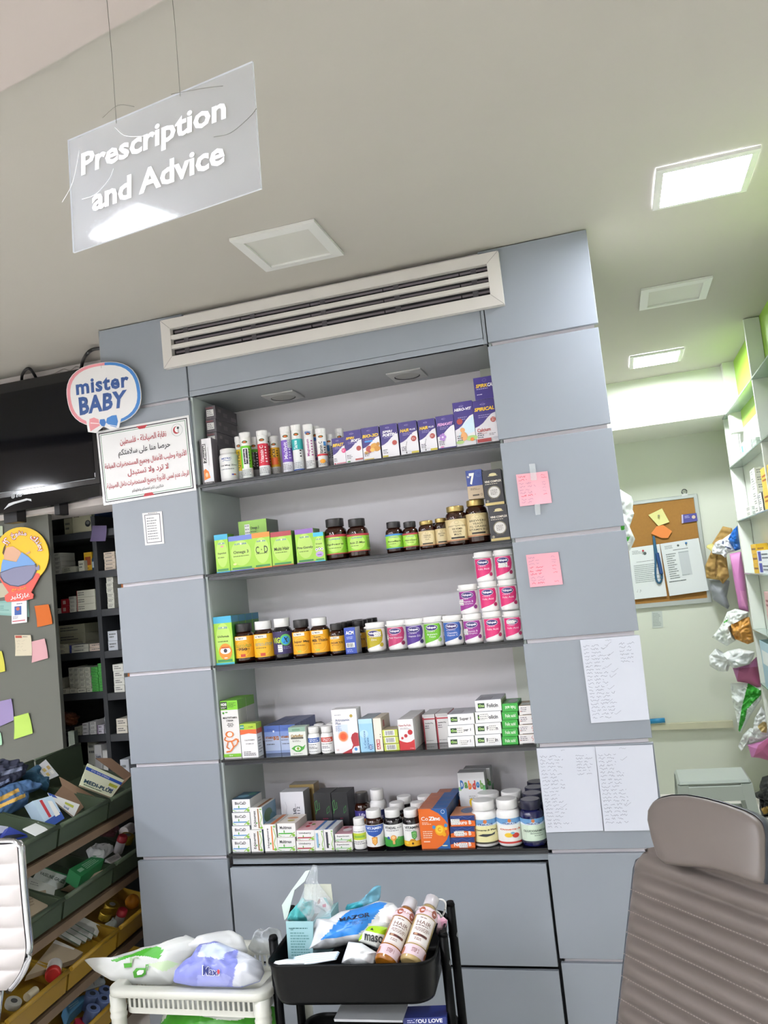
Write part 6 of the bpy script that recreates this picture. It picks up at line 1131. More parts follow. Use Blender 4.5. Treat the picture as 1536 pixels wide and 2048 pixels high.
def rope(name, lbl, cat, px, y, r, col, n=5):
    P = [PY(u, v, y) if not isinstance(y, (list, tuple)) else PY(u, v, y[i]) for i, (u, v) in enumerate(px)]; S = []
    for i in range(len(P) - 1):
        p0, p1, p2, p3 = P[max(i - 1, 0)], P[i], P[i + 1], P[min(i + 2, len(P) - 1)]
        for k in range(n):
            t = k / n; S.append(.5 * ((2 * p1) + (p2 - p0) * t + (2 * p0 - 5 * p1 + 4 * p2 - p3) * t * t + (3 * p1 - p0 - 3 * p2 + p3) * t ** 3))
    S.append(P[-1]); o0 = S[0].copy(); mb = MB(); mb.tube([s - o0 for s in S], r, col, 7); return tag(mb.build(name, None, o0), lbl, cat)
rope('lanyard', 'teal lanyard looped down over the letters on the cork board', 'lanyard', [(1307, 1072), (1309, 1095), (1311, 1120), (1311, 1145), (1313, 1160), (1318, 1166), (1323, 1160), (1323, 1146), (1319, 1128), (1313, 1105), (1308, 1074)], YB - .014, .0075, M('2a5a78', .7))
rope('tassel', 'dark blue tassel hanging on the teal lanyard', 'tassel', [(1314, 1106), (1319, 1128), (1323, 1148)], YB - .024, .013, M('24487a', .8))
bsheet('taped_notice', 'small grey printed paper taped on the wall under the cork board', 'notice', ((1303, 1223), (1324, 1222), (1326.5, 1255), (1304.5, 1256.5)), 'bcc4bc', [('l', .1, .1, .9, .92, 9, '8a948e')], y=YW - .003)
bd = [PY(*p, YW - .04) for p in ((1296, 1449.5), (1465.6, 1441.7), (1467, 1455), (1297, 1460.5))]; mb = MB(); o0 = V((bd[0].x, YW - .02, bd[0].z)); mb.slab([V((p.x, YW - .045, p.z)) - o0 for p in bd][::-1], V((0, .043, 0)), M('c2c0a4', .6, var=.08, scale=12)); tag(mb.build('wall_ledge', None, o0), 'pale wooden ledge on the far wall behind the grey office chair', 'ledge')
p0 = PY(1300, 1444, YW - .045); p1 = PY(1330, 1441.5, YW - .045); mb = MB(); mb.tube([V((0, 0, 0)), p1 - p0], .0175, M('2a86b4', .4), 12); mk_ = tag(mb.build('marker_pen', None, p0), 'thick blue marker lying on the pale wall ledge', 'marker')
mk_.location.z += .004
# white plastic stool
sp_ = PZ(1424, 1553, .46); st_ = empty('plastic_stool', (sp_.x, sp_.y + .05, 0), 'white plastic stool half hidden behind the grey chair headrest', 'stool')
PW = M('a6aea7', .3); sw = .185
def spart(nm, mb): return mb.build(nm, st_)
mb = MB(); mb.box(-sw, sw, -.15, .15, .435, .46, PW, .012); spart('seat', mb)
mb = MB(); mb.box(-sw * .98, sw * .98, -.158, -.146, .355, .435, PW, .004); mb.box(-sw * .98, sw * .98, .146, .158, .355, .435, PW, .004); mb.box(-sw * .99, -sw * .93, -.15, .15, .355, .435, PW, .004); mb.box(sw * .93, sw * .99, -.15, .15, .355, .435, PW, .004); spart('apron', mb)
for sx in (-1, 1):
    for sy in (-1, 1):
        mb = MB(); a = (sx * sw * .86, sy * .138); b = (sx * sw * 1.08, sy * .178); h = .028
        top = [V((a[0] + i * h, a[1] + j * h * .7, .44)) for i, j in ((-1, -1), (1, -1), (1, 1), (-1, 1))]; bot = [V((b[0] + i * h * .8, b[1] + j * h * .6, 0)) for i, j in ((-1, -1), (1, -1), (1, 1), (-1, 1))]
        for i in range(4): mb.face([bot[i], bot[(i + 1) % 4], top[(i + 1) % 4], top[i]], PW)
        mb.face(top, PW); mb.face(bot[::-1], PW); spart('leg', mb)
mb = MB(); mb.box(-sw * .98, sw * .98, -.168, -.156, .22, .255, PW, .004); mb.box(-sw * .98, sw * .98, .156, .168, .22, .255, PW, .004); spart('stretcher', mb)
# white shelving along the right wall
cab = empty('wall_shelving', (2.79, 1.6, 0), 'white wall shelving with glass shelves along the green right wall', 'shelving')
def wpart(nm, mb): o = mb.build(nm, cab); o.location = -cab.location; return o
WB = M('dfe3da', .35); GLS = M('8fa29a', .1, spec=.6)
CX0, CX1 = 2.742, 2.818
for y in (.40, 1.604, 2.82):
    for z0, z1 in ((0, .805), (.812, 1.146), (1.153, 1.508), (1.515, 1.85), (1.857, 2.198), (2.205, 2.526), (2.533, CEIL - .004)):
        if y == 2.82 and z0 > 2.5: continue
        mb = MB(); mb.box(CX0, CX1, y, y + .022, z0, z1, WB, .0015); wpart('upright_board', mb)
CZS = [.8094, 1.1494, 1.512, 1.8532, 2.2017, 2.5296]
for z in CZS:
    mb = MB(); mb.box(CX0 - .004, CX1, 1.62, 2.838, z - .004, z + .004, GLS, .001); wpart('glass_shelf', mb)
    mb = MB(); mb.box(CX0 - .004, CX1, .41, 1.63, z - .004, z + .004, GLS, .001); wpart('glass_shelf', mb)
def cabox(lbl, u0, u1, vt, zi, col, n=1, items=None, grp='cartons on the glass shelves', vb=None):
    z = CZS[zi] + .0045; x = CX0 + .006; vm = vb or vt + 10
    ya = PX(u0, vm, x).y; yb = PX(u1, vm, x).y; H = PX((u0 + u1) / 2, vt, x).z - z; h = max(.012, H / n); d = min(.065, CX1 - x - .004); first = None
    L = abs(ya - yb)
    for k in range(n):
        nm = '' if n == 1 else ('lower ', 'upper ')[k] if n == 2 else 'lowest ' if k == 0 else 'topmost ' if k == n - 1 else 'middle ' if n == 3 else ('second ', 'third ', 'fourth ', 'fifth ')[k - 1]
        if first is None:
            mb = MB(); mb.box(0, d, 0, L - .001, 0, h - .0008, M(col, .45), .0006)
            it = items if items is not None else [('l', .15, .2, .85, .8, 2, '77807c')]
            deco(mb, lambda a, b, o: (-o, L - a, b), L, h, it, seed=int(u0)); deco(mb, lambda a, b, o: (a, -o, b), d, h, it, seed=int(u0) + 1)
            first = mb.build('medicine_carton', None, (x, min(ya, yb), z)); tag(first, nm + lbl, 'carton', grp)
        else: again(first, .001 * (k % 2), .001, k * h, nm + lbl)
cabox('white carton with a light blue mark on the high glass shelf', 1482, 1490, 884, 4, 'e6eae8', 1, [('r', .3, .3, .7, .8, '5ab4d8')], vb=905); cabox('white carton on the high glass shelf', 1491, 1503, 881, 4, 'e2e6e2', 2, vb=895); cabox('grey-green carton at the near end of the high glass shelf', 1504, 1513, 876, 4, 'aab4aa', 3, [('l', .1, .4, .9, .6, 1, '5a645c')], vb=888)
cabox('low white carton at the far end of the eye-level glass shelf', 1493, 1502, 1012, 3, 'dcdcd6', 2, vb=1025); cabox('white carton of the tall stack on the eye-level glass shelf', 1507, 1517, 932, 3, 'd5d8d0', 6, vb=1000); cabox('white carton with dark edges on the eye-level glass shelf', 1518, 1526, 985, 3, 'd8dad6', 3, [('r', 0, 0, .1, 1, '2c3a48'), ('l', .2, .2, .9, .8, 2, '55606a')], vb=1010); cabox('yellow carton high on the eye-level glass shelf', 1527, 1545, 928, 3, 'd9b94a', 2, [('l', .1, .3, .9, .7, 2, 'b0602c')], vb=990)
cabox('yellow and red carton on the middle glass shelf', 1504, 1514, 1088, 2, 'd8ac1c', 3, [('l', .1, .3, .9, .7, 1, '8a5a1c')], vb=1110); cabox('white and blue carton on the middle glass shelf', 1515, 1540, 1100, 2, 'd6dade', 2, [('r', .1, .1, .35, .9, '2c3a9a'), ('l', .4, .2, .9, .8, 2, '55606a')], vb=1120)
cabox('pink and white carton on the fourth glass shelf from the top', 1531, 1545, 1185, 1, 'c9a0a0', 2, [('l', .1, .3, .9, .7, 2, '8a3a44')], vb=1210); cabox('pale blue packet on the lowest glass shelf', 1524, 1545, 1288, 0, 'a8c8d8', 1, [('r', .1, .5, .9, .8, 'e2e8ea')], vb=1320)
# jacket, bags and pink bag holders in the corner
NC = V((-.35, -.94, 0)).normalized()
def cc4(x, y): return (1180 + x / 4.096, 800 + y / 4.096)
def cc3(x, y): return (1400 + x * 136 / 1071, 1060 + y * 260 / 2048)
def cd4(x, y): return (1400 + x * 136 / 819, 1300 + y * 340 / 2048)
def C(f, *p): return [f(x, y) for x, y in p]
pillow('grey_sack', 'grey plastic sack hanging in the far corner under the tan jacket', 'bag', C(cc3, (150, 780), (300, 770), (440, 790), (470, 800), (420, 1060), (465, 1200), (440, 1250), (330, 1180), (200, 1090), (165, 960)), V((2.6, 3.25, 1.3)), NC, .05, M('8a8e92', .35), wr=.35, fr=9, seed=12)
pillow('jacket', 'tan cloth jacket hanging in the far corner beside the cork board', 'jacket', C(cc3, (500, -30), (520, 40), (420, 100), (400, 300), (460, 740), (360, 850), (310, 790), (100, 760), (80, 570), (180, 330), (100, 270), (110, 240), (190, 210), (300, 40), (360, -60)), V((2.58, 3.18, 1.6)), NC, .035, M('a8884e', .85), [(M('7a5e30', .85), C(cc3, (250, 400), (280, 400), (270, 700), (235, 760), (230, 690))), (M('c9c27a', .85), C(cc3, (100, 240), (190, 210), (240, 260), (170, 340), (110, 300)))], wr=.9, fr=16, seed=13)
pillow('white_garment', 'white crumpled cloth tucked in front of the tan jacket', 'cloth', C(cc3, (240, 200), (300, 160), (350, 150), (520, 30), (560, 330), (430, 370), (400, 440), (340, 390), (260, 380), (190, 370), (190, 300)), V((2.62, 3.10, 1.65)), NC, .05, M('dfe2e4', .6), [(M('55607a', .6), C(cc3, (350, 170), (380, 180), (370, 230), (350, 220))), (M('55607a', .6), C(cc3, (400, 250), (500, 290), (490, 310), (390, 270)))], wr=.55, fr=24, seed=14)
pillow('blue_bag', 'crumpled bright blue bag at the top of the pink holder', 'bag', C(cc3, (590, -70), (600, 40), (640, 300), (560, 330), (500, 240), (440, 150), (500, 50), (530, -10)), V((2.66, 3.06, 1.72)), NC, .05, M('1f6ac0', .35), wr=.55, fr=24, seed=15)
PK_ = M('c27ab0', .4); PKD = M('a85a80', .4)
def holder(lbl, px, o, patch=()):
    return pillow('bag_holder', lbl, 'bag holder', px, o, NC, .05, PK_, patch, wr=.06, fr=6, seed=16)
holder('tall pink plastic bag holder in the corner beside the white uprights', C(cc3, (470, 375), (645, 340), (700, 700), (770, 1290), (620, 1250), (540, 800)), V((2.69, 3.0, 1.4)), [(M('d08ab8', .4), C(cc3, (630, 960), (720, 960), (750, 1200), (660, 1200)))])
pillow('plastic_bag', 'white plastic bag with a green corner sticking out above the second pink holder', 'bag', C(cc3, (430, 1290), (560, 1240), (760, 1290), (760, 1360), (500, 1420), (480, 1650), (560, 1740), (420, 1830), (190, 1690), (310, 1540), (370, 1440)), V((2.62, 2.98, 1.15)), NC, .06, M('dde2dc', .35), [(M('4aa83a', .4), C(cc3, (370, 1450), (440, 1400), (440, 1430), (380, 1470)))], wr=.55, fr=24, seed=17)
pillow('plastic_bag', 'orange plastic bag crumpled between the white ones by the uprights', 'bag', C(cc3, (560, 1380), (780, 1370), (830, 1620), (850, 1760), (760, 1800), (560, 1720), (490, 1600), (490, 1450)), V((2.69, 2.96, 1.15)), NC, .07, M('cf9648', .35), wr=.55, fr=24, seed=18)
pillow('plastic_bag', 'large white plastic bag spilling over the middle pink holder', 'bag', C(cd4, (240, 70), (330, 10), (470, -20), (660, 20), (650, 70), (600, 170), (430, 220), (380, 190), (330, 180), (330, 260), (230, 260), (120, 190), (110, 70), (190, -20)), V((2.64, 2.95, .98)), NC, .07, M('dfe3e0', .3), wr=.55, fr=24, seed=19)
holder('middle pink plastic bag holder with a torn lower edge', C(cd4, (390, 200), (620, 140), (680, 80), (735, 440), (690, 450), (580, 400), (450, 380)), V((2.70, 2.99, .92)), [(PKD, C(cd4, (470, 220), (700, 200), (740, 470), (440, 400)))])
pillow('plastic_bag', 'white and green plastic bag hanging below the middle pink holder', 'bag', C(cd4, (370, 400), (580, 400), (740, 470), (740, 590), (600, 800), (500, 1000), (470, 990), (440, 800), (380, 560)), V((2.66, 2.99, .72)), NC, .06, M('d9dfda', .35), [(M('2f9a2a', .4), C(cd4, (580, 400), (735, 490), (735, 540), (570, 710), (540, 850), (480, 985), (460, 970), (500, 700)))], wr=.55, fr=24, seed=20)
pillow('plastic_bag', 'white crumpled plastic bag over the lowest pink holder', 'bag', C(cd4, (520, 1020), (600, 940), (700, 960), (660, 820), (740, 680), (790, 760), (819, 850), (830, 1040), (760, 1080), (570, 1140), (500, 1220), (460, 1160), (490, 1090)), V((2.66, 2.94, .66)), NC, .06, M('dde1de', .3), [(M('c9b27a', .5), C(cd4, (690, 920), (760, 860), (819, 880), (800, 1000), (740, 990)))], wr=.55, fr=24, seed=21)
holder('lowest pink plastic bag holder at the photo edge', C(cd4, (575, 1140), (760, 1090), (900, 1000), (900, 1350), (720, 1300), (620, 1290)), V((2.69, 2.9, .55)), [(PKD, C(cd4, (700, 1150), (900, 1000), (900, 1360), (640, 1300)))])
pillow('black_bag', 'black bag with a gold edge low in the corner beside the grey chair', 'bag', C(cd4, (750, 1530), (850, 1500), (900, 1600), (900, 2060), (760, 2000), (720, 1900), (720, 1780), (660, 1720), (730, 1690), (720, 1620)), V((2.66, 2.8, .35)), NC, .08, M('1c1e20', .5), [(M('a08038', .4), C(cd4, (730, 1910), (819, 1880), (819, 1960), (770, 1980)))], wr=.55, fr=24, seed=22)
pillow('plastic_bag', 'white plastic bag with green print hanging behind the right pillar edge', 'bag', C(cc4, (180, 740), (250, 735), (340, 790), (355, 830), (350, 900), (362, 930), (325, 1040), (370, 1140), (330, 1230), (300, 1240), (200, 1200)), V((2.03, .52, 1.9)), V((0, -1, 0)), .05, M('e2e6e4', .35), [(M('4ab83a', .4), C(cc4, (285, 1120), (330, 1120), (310, 1160), (290, 1160))), (M('4ab83a', .4), C(cc4, (250, 1020), (285, 1030), (280, 1080), (255, 1070)))], wr=.55, fr=24, seed=23)
# ================================================================== papers and notes on the right pillar
SCR1 = [('w', .06, .86, .5, .96, 1, 'cf4c58', .0012), ('w', .06, .76, .5, .86, 1, 'cf4c58', .0012), ('w', .06, .36, .6, .74, 4, '8a6a86', .0008), ('w', .08, .26, .72, .36, 1, 'cf4c58', .0014), ('w', .08, .06, .6, .24, 2, '8a6a86', .0008), ('w', .78, .78, .96, .94, 2, 'cf4c58', .001), ('w', .78, .36, .96, .74, 4, 'a07a90', .0008), ('w', .78, .27, .96, .36, 1, 'cf4c58', .0012)]
SCR2 = [('w', .05, .66, .4, .94, 3, '8a6a86', .0008), ('w', .06, .34, .6, .64, 3, 'd0485a', .0014), ('w', .06, .16, .7, .32, 2, '8a6a86', .0008), ('w', .08, .06, .6, .15, 1, 'd0485a', .0014), ('w', .76, .66, .96, .92, 3, 'a07a90', .0008), ('w', .76, .36, .96, .64, 3, 'cf4c58', .001), ('w', .76, .08, .96, .15, 1, 'cf4c58', .001)]
n1_ = note('sticky_note', 'pink handwritten note taped higher on the right pillar', 'e6a9b4', ((1032, 949.5), (1095, 942.4), (1103.9, 1005.5), (1040.3, 1013)), SCR1, y=-.004, curl=.003)
n2_ = note('sticky_note', 'pink handwritten note lower on the right pillar', 'e8a6b2', ((1052, 1110), (1116.5, 1104), (1126, 1168.5), (1060.6, 1174.7)), SCR2, y=-.004, curl=.003)
TAPE = film('e4e8ea', .7, .08, 'tape_film')
for par, px in ((n1_, ((1058, 928), (1070, 927), (1074, 960), (1062, 961))), (n1_, ((1069, 1008), (1080, 1007), (1081, 1029), (1071, 1030)))):
    c = [PY(u, v, -.009) for u, v in px]; mb = MB(); mb.slab([p - par.location for p in c], V((0, .0004, 0)), TAPE); mb.build('tape_strip', par)
def listpage(lbl, px, cols, seed, ticks=(), y=-.004):
    it = [('w', x0, y0, x1, y1, n, '6c6f80', .0009) for x0, y0, x1, y1, n in cols] + [('w', .42, .955, .56, .985, 1, '8a8c98', .0008)]
    for x, yv in ticks: it.append(('k', [(x, yv), (x + .03, yv - .012), (x + .12, yv + .03)], .0009, '8a8c98'))
    return sheet('handwritten_list', lbl, 'paper list', Q(y, *px), 'cdd0da', it, th=.0005, curl=.002, seed=seed, group='handwritten lists on the right pillar')
listpage('handwritten list alone at middle height on the right pillar, with ticks', ((1160, 1280), (1279.4, 1270.5), (1299, 1439), (1182.5, 1446)), [(.04, .04, .5, .94, 22), (.64, .68, .96, .94, 6)], 3, [(.4, .92), (.34, .88), (.42, .8), (.36, .66), (.46, .6), (.42, .54), (.36, .4), (.3, .24), (.42, .1)])
listpage('left one of two side-by-side handwritten lists low on the right pillar', ((1073, 1497), (1189.5, 1493), (1207, 1661), (1092.6, 1664.7)), [(.04, .04, .48, .92, 21), (.66, .66, .98, .92, 7)], 5, [(.3, .3)])
listpage('right one of two side-by-side handwritten lists low on the right pillar', ((1190, 1492.8), (1304.8, 1489.3), (1324, 1660), (1209, 1662)), [(.04, .08, .5, .92, 20)], 7, [(.42, .84), (.4, .3)], y=-.0055)
# ================================================================== hanging acrylic sign
S_TL, S_TR, S_BR, S_BL = V((1.0838, -1.6968, 2.5348)), V((1.4947, -1.7808, 2.5222)), V((1.4877, -1.7794, 2.3073)), V((1.0761, -1.6954, 2.3199))
sx_ = (S_TR - S_TL + S_BR - S_BL) / 2; sy_ = (S_TL - S_BL + S_TR - S_BR) / 2; sc_ = (S_TL + S_TR + S_BR + S_BL) / 4
SW_, SH_ = sx_.length, sy_.length; ex = sx_.normalized(); ez = sy_.normalized(); ez = (ez - ex * ez.dot(ex)).normalized(); en = ez.cross(ex) * -1
en = en if en.dot(CC - sc_) > 0 else -en
sgn = empty('hanging_sign', sc_ - ez * SH_ / 2, 'clear acrylic sign hanging from the soffit by two threads', 'sign')
SM_ = bpy.data.materials.new('clear_acrylic'); SM_.use_nodes = True; nt = SM_.node_tree; b_ = nt.nodes['Principled BSDF']; b_.inputs['Base Color'].default_value = lin('bcc0cb'); b_.inputs['Roughness'].default_value = .07
tr_ = nt.nodes.new('ShaderNodeBsdfTransparent'); mx_ = nt.nodes.new('ShaderNodeMixShader'); nz_ = nt.nodes.new('ShaderNodeTexNoise'); nz_.inputs['Scale'].default_value = 5; nz_.inputs['Detail'].default_value = 6
rp_ = nt.nodes.new('ShaderNodeMapRange'); rp_.inputs['To Min'].default_value = .70; rp_.inputs['To Max'].default_value = .84; tcx = nt.nodes.new('ShaderNodeTexCoord')
nt.links.new(tcx.outputs['Object'], nz_.inputs['Vector']); nt.links.new(nz_.outputs[0], rp_.inputs['Value']); nt.links.new(rp_.outputs[0], mx_.inputs[0])
nt.links.new(b_.outputs[0], mx_.inputs[1]); nt.links.new(tr_.outputs[0], mx_.inputs[2]); nt.links.new(mx_.outputs[0], nt.nodes['Material Output'].inputs['Surface'])
def sf(x, y, o): return sc_ + ex * (x - SW_ / 2) + ez * (y - SH_ / 2) + en * o - sgn.location
mb = MB(); mb.slab([sf(0, 0, 0), sf(SW_, 0, 0), sf(SW_, SH_, 0), sf(0, SH_, 0)], -en * .004, SM_, SM_, M('e9edf4', .3)); mb.build('acrylic_sheet', sgn)
def soft(p):
    S = []
    for i in range(len(p) - 1):
        p0, p1, p2, p3 = p[max(i - 1, 0)], p[i], p[i + 1], p[min(i + 2, len(p) - 1)]
        for k in range(6):
            t = k / 6; S.append(tuple(.5 * (2 * p1[j] + (p2[j] - p0[j]) * t + (2 * p0[j] - 5 * p1[j] + 4 * p2[j] - p3[j]) * t * t + (3 * p1[j] - p0[j] - 3 * p2[j] + p3[j]) * t ** 3) for j in (0, 1)))
    return S + [p[-1]]
LW_ = M('dcdde2', .4)
mb = MB(); deco(mb, sf, SW_, SH_, [('t', 'Prescription', .47, .70, .79, .25, LW_, .03, .06)], off0=.0012)
mb2 = MB(); deco(mb2, sf, SW_, SH_, [('t', 'and Advice', .487, .385, .715, .20, LW_, .03, .06)], off0=.0012)
mb.build('lettering', sgn); mb2.build('lettering', sgn)
for a in (.29, .64):
    p = sf(SW_ * a, SH_ - .008, .0); top = V((p.x, p.y, 2.779 - sgn.location.z)); mb = MB(); mb.tube([p, p + (top - p) * .5 + V((.0015, 0, 0)), top], .0006, M('77756c', .6), 5); mb.build('hanging_thread', sgn)
for pts in ([(.40, 1.03), (.31, 1.1), (.22, 1.05)], [(.60, 1.0), (.68, .97), (.78, .93), (.86, .89)], [(.8, .52), (.88, .5), (.97, .56), (1.01, .61)]):
    mb = MB(); mb.tube([sf(SW_ * x, SH_ * y, .003) for x, y in soft(pts)], .0005, M('6a675e', .6), 5); mb.build('loose_thread', sgn)
for pts in ([(-.04, .46), (.03, .6), (.08, .86)], [(.29, .92), (.34, .82), (.42, .76), (.52, .72)], [(.08, .42), (.16, .42), (.24, .5), (.27, .58)]):
    mb = MB(); mb.tube([sf(SW_ * x, SH_ * y, .004) for x, y in soft(pts)], .0006, M('e4e4e6', .4), 5); mb.build('loose_thread', sgn)
# ================================================================== white plastic cart
WC = M('bcbdb4', .38); ZC = .62
f0, f1 = PZ(207, 1980, ZC), PZ(532, 1990, ZC); wx = (f1 - f0).normalized(); wy = V((-wx.y, wx.x, 0)); CWd = (f1 - f0).length; CDp = .335
cart = empty('plastic_cart', (f0 + f1) / 2 + wy * CDp / 2 - UZ * ZC, 'white plastic cart with slotted trays at the foot of the left pillar', 'cart')
def lc(x, y, z): return wx * x + wy * y + UZ * z       # local, origin under the middle of the cart
def rrect(hx, hy, r, n=6):
    out = []
    for cx, cy, a0 in ((hx - r, hy - r, 0), (-hx + r, hy - r, 90), (-hx + r, -hy + r, 180), (hx - r, -hy + r, 270)):
        for k in range(n + 1):
            a = math.radians(a0 + 90 * k / n); out.append((cx + r * math.cos(a), cy + r * math.sin(a)))
    return out
def ring(mb, loops, mat, smooth=True, close=False):
    L = [[mb.vert(p) for p in l] for l in loops]; n = len(L[0])
    for a, b in zip(L, L[1:]):
        for i in range(n): mb.idx([a[i], a[(i + 1) % n], b[(i + 1) % n], b[i]], mat, smooth)
    return L
def tray(zt, nm):
    hx, hy = CWd / 2, CDp / 2; mb = MB()
    R = lambda ix, z: [lc(x, y, z) for x, y in rrect(hx - ix, hy - ix, max(.012, .04 - ix))]
    ring(mb, [R(.010, zt - .022), R(0, zt - .020), R(0, zt - .004), R(.004, zt), R(.032, zt), R(.036, zt - .003), R(.038, zt - .02)], WC); t_ = mb.build(nm + '_rim', cart)
    mb = MB(); i0 = .036; z1, z2, z3, z4 = zt - .018, zt - .030, zt - .062, zt - .078
    o = rrect(hx - i0, hy - i0, .03, 10); i = rrect(hx - i0 - .003, hy - i0 - .003, .028, 10)
    for a, b in ((z2, z1), (z4, z3)):
        ring(mb, [[lc(x, y, a) for x, y in o], [lc(x, y, b) for x, y in o], [lc(x, y, b) for x, y in i], [lc(x, y, a) for x, y in i], [lc(x, y, a) for x, y in o]], WC, False)
    nx = 25; ny = 16
    for k in range(nx + 1):
        x = -hx + i0 + .02 + (2 * (hx - i0) - .04) * k / nx
        for y in (-hy + i0, hy - i0 - .003): 
            P = [lc(x - .0035, y, z3), lc(x + .0035, y, z3), lc(x + .0035, y, z2), lc(x - .0035, y, z2)]; mb.slab(P, wy * .003, WC)
    for k in range(ny + 1):
        y = -hy + i0 + .02 + (2 * (hy - i0) - .04) * k / ny
        for x in (-hx + i0, hx - i0 - .003): mb.slab([lc(x, y - .0035, z3), lc(x, y + .0035, z3), lc(x, y + .0035, z2), lc(x, y - .0035, z2)], wx * .003, WC)
    mb.idx([mb.vert(lc(x, y, z4 + .002)) for x, y in o], WC); mb.idx([mb.vert(lc(x, y, z4)) for x, y in o][::-1], WC); mb.build(nm + '_basket', cart)
tray(ZC, 'upper'); tray(.34, 'lower')
for sx in (-1, 1):
    for sy in (-1, 1):
        mb = MB(); x, y = sx * (CWd / 2 - .026), sy * (CDp / 2 - .026); p = lc(x, y, 0)
        mb.lathe([(.016, .03), (.020, .06), (.020, .26), (.022, .29), (.017, .31), (.017, .34), (.021, .36), (.021, ZC - .085), (.0235, ZC - .08), (.0235, ZC - .075), (.021, ZC - .07), (.0235, ZC - .062), (.0235, ZC - .057), (.0215, ZC - .05), (.0225, ZC - .02)], WC, 18, p.x, p.y); mb.build('leg', cart)
        mb = MB(); mb.lathe([(.004, -.008), (.022, -.008), (.022, .008), (.004, .008)], M('3a3c3e', .5), 16); mb.xf(Matrix.Translation(p + UZ * .0225) @ Matrix.Rotation(math.pi / 2, 4, 'Y')); mb.build('caster', cart)
c5 = lambda x, y: (160 + x / 3.84, 1720 + y / 3.84)
FN = V((.05, -.75, .66)).normalized(); yb_ = lambda y, z=.63: V((.68, y, z))
GRB = M('3f9a24', .35)
pillow('plastic_bag', 'white and green plastic carrier bag lying over the white cart', 'bag', C(c5, (38, 775), (90, 800), (230, 762), (380, 720), (500, 680), (600, 665), (700, 645), (830, 590), (930, 620), (900, 700), (800, 800), (760, 900), (700, 955), (560, 960), (400, 952), (240, 925), (110, 850)), yb_(-.74, .64), FN, .05, M('c6c8c5', .4),
       [(GRB, C(c5, (230, 770), (420, 715), (500, 680), (590, 665), (650, 690), (600, 760), (520, 740), (420, 735), (330, 765), (280, 785))), (M('b9cfa8', .4), C(c5, (520, 800), (680, 770), (760, 800), (640, 860)))],
       [(poly_text([(0, 0), (.7, 0), (1, .3), (1, 1), (.3, 1), (.0, .6)]), (c5(400, 830), c5(505, 830), c5(505, 895), c5(415, 905)), '4a9a30', 0), (poly_text([(0, 0), (.7, 0), (1, .4), (1, 1), (.3, 1), (.0, .5)]), (c5(430, 845), c5(490, 845), c5(488, 878), c5(440, 885)), 'e3e5e2', 0), (poly_text([(0, 0), (1, .2), (.9, 1), (.1, .9)]), (c5(325, 790), c5(405, 790), c5(395, 830), c5(340, 830)), '4a9a30', 0), ('r', (c5(380, 750), c5(455, 745), c5(455, 790), c5(385, 790)), '9ab48c', .0), ('n', (c5(505, 800), c5(530, 800), c5(520, 850), c5(500, 850)), '4a9a30', .01)], wr=.16, fr=12, seed=31)
pillow('plastic_bag', 'plain white plastic bag puffed up behind the lilac pack', 'bag', C(c5, (560, 800), (700, 700), (830, 590), (950, 640), (980, 600), (1110, 560), (1180, 550), (1250, 590), (1290, 700), (1240, 760), (1000, 760), (800, 780)), yb_(-.66, .66), FN, .07, M('c9cbcb', .4), wr=.3, fr=14, seed=32)
pillow('clear_bubble_bag', 'clear crinkled plastic heap at the back right of the white cart', 'bag', C(c5, (1300, 690), (1360, 640), (1400, 540), (1460, 560), (1540, 540), (1560, 640), (1470, 720), (1350, 725)), yb_(-.56, .64), FN, .06, CLR, wr=.7, fr=22, seed=33)
LIL = M('7f86cc', .28)
pillow('sanitary_pack', 'lilac and clear pack with white script on the white cart', 'packet', C(c5, (725, 940), (740, 890), (800, 820), (900, 740), (940, 660), (1080, 640), (1200, 690), (1300, 730), (1400, 790), (1415, 860), (1380, 930), (1240, 975), (1000, 970), (850, 965)), yb_(-.82, .67), FN, .075, LIL,
       [(M('c4cfea', .3), C(c5, (900, 740), (940, 650), (1090, 630), (1200, 690), (1120, 710), (1090, 770), (1000, 745), (930, 745))), (M('cfd3de', .2), C(c5, (1215, 690), (1420, 780), (1420, 880), (1380, 940), (1180, 985), (1170, 960), (1200, 800))), (M('969cd8', .28), C(c5, (900, 880), (1100, 870), (1160, 900), (1130, 975), (900, 970)))],
       [('Maxi', (c5(938, 806), c5(1078, 838), c5(1070, 892), c5(938, 890)), 'eceef6', .05), ('Maxi', (c5(944, 811), c5(1068, 842), c5(1062, 888), c5(944, 886)), '1e2c78', .015), ('.', (c5(1050, 840), c5(1072, 840), c5(1074, 876), c5(1056, 880)), 'b8303c', .0)], wr=.28, fr=20, seed=34)
g0 = pillow('green_bag', 'green and white plastic bag on the lower tray of the white cart', 'bag', C(c5, (600, 1330), (640, 1200), (700, 1150), (900, 1150), (1080, 1190), (1250, 1170), (1380, 1150), (1510, 1130), (1530, 1320), (1400, 1400), (800, 1420)), yb_(-.74, .42), FN, .06, M('3c8e22', .35), [(M('dfe2dc', .4), C(c5, (640, 1190), (690, 1140), (880, 1150), (1080, 1195), (1350, 1150), (1330, 1190), (1200, 1235), (1060, 1225), (860, 1185), (680, 1180), (620, 1260)))], wr=.2, fr=12, seed=35)
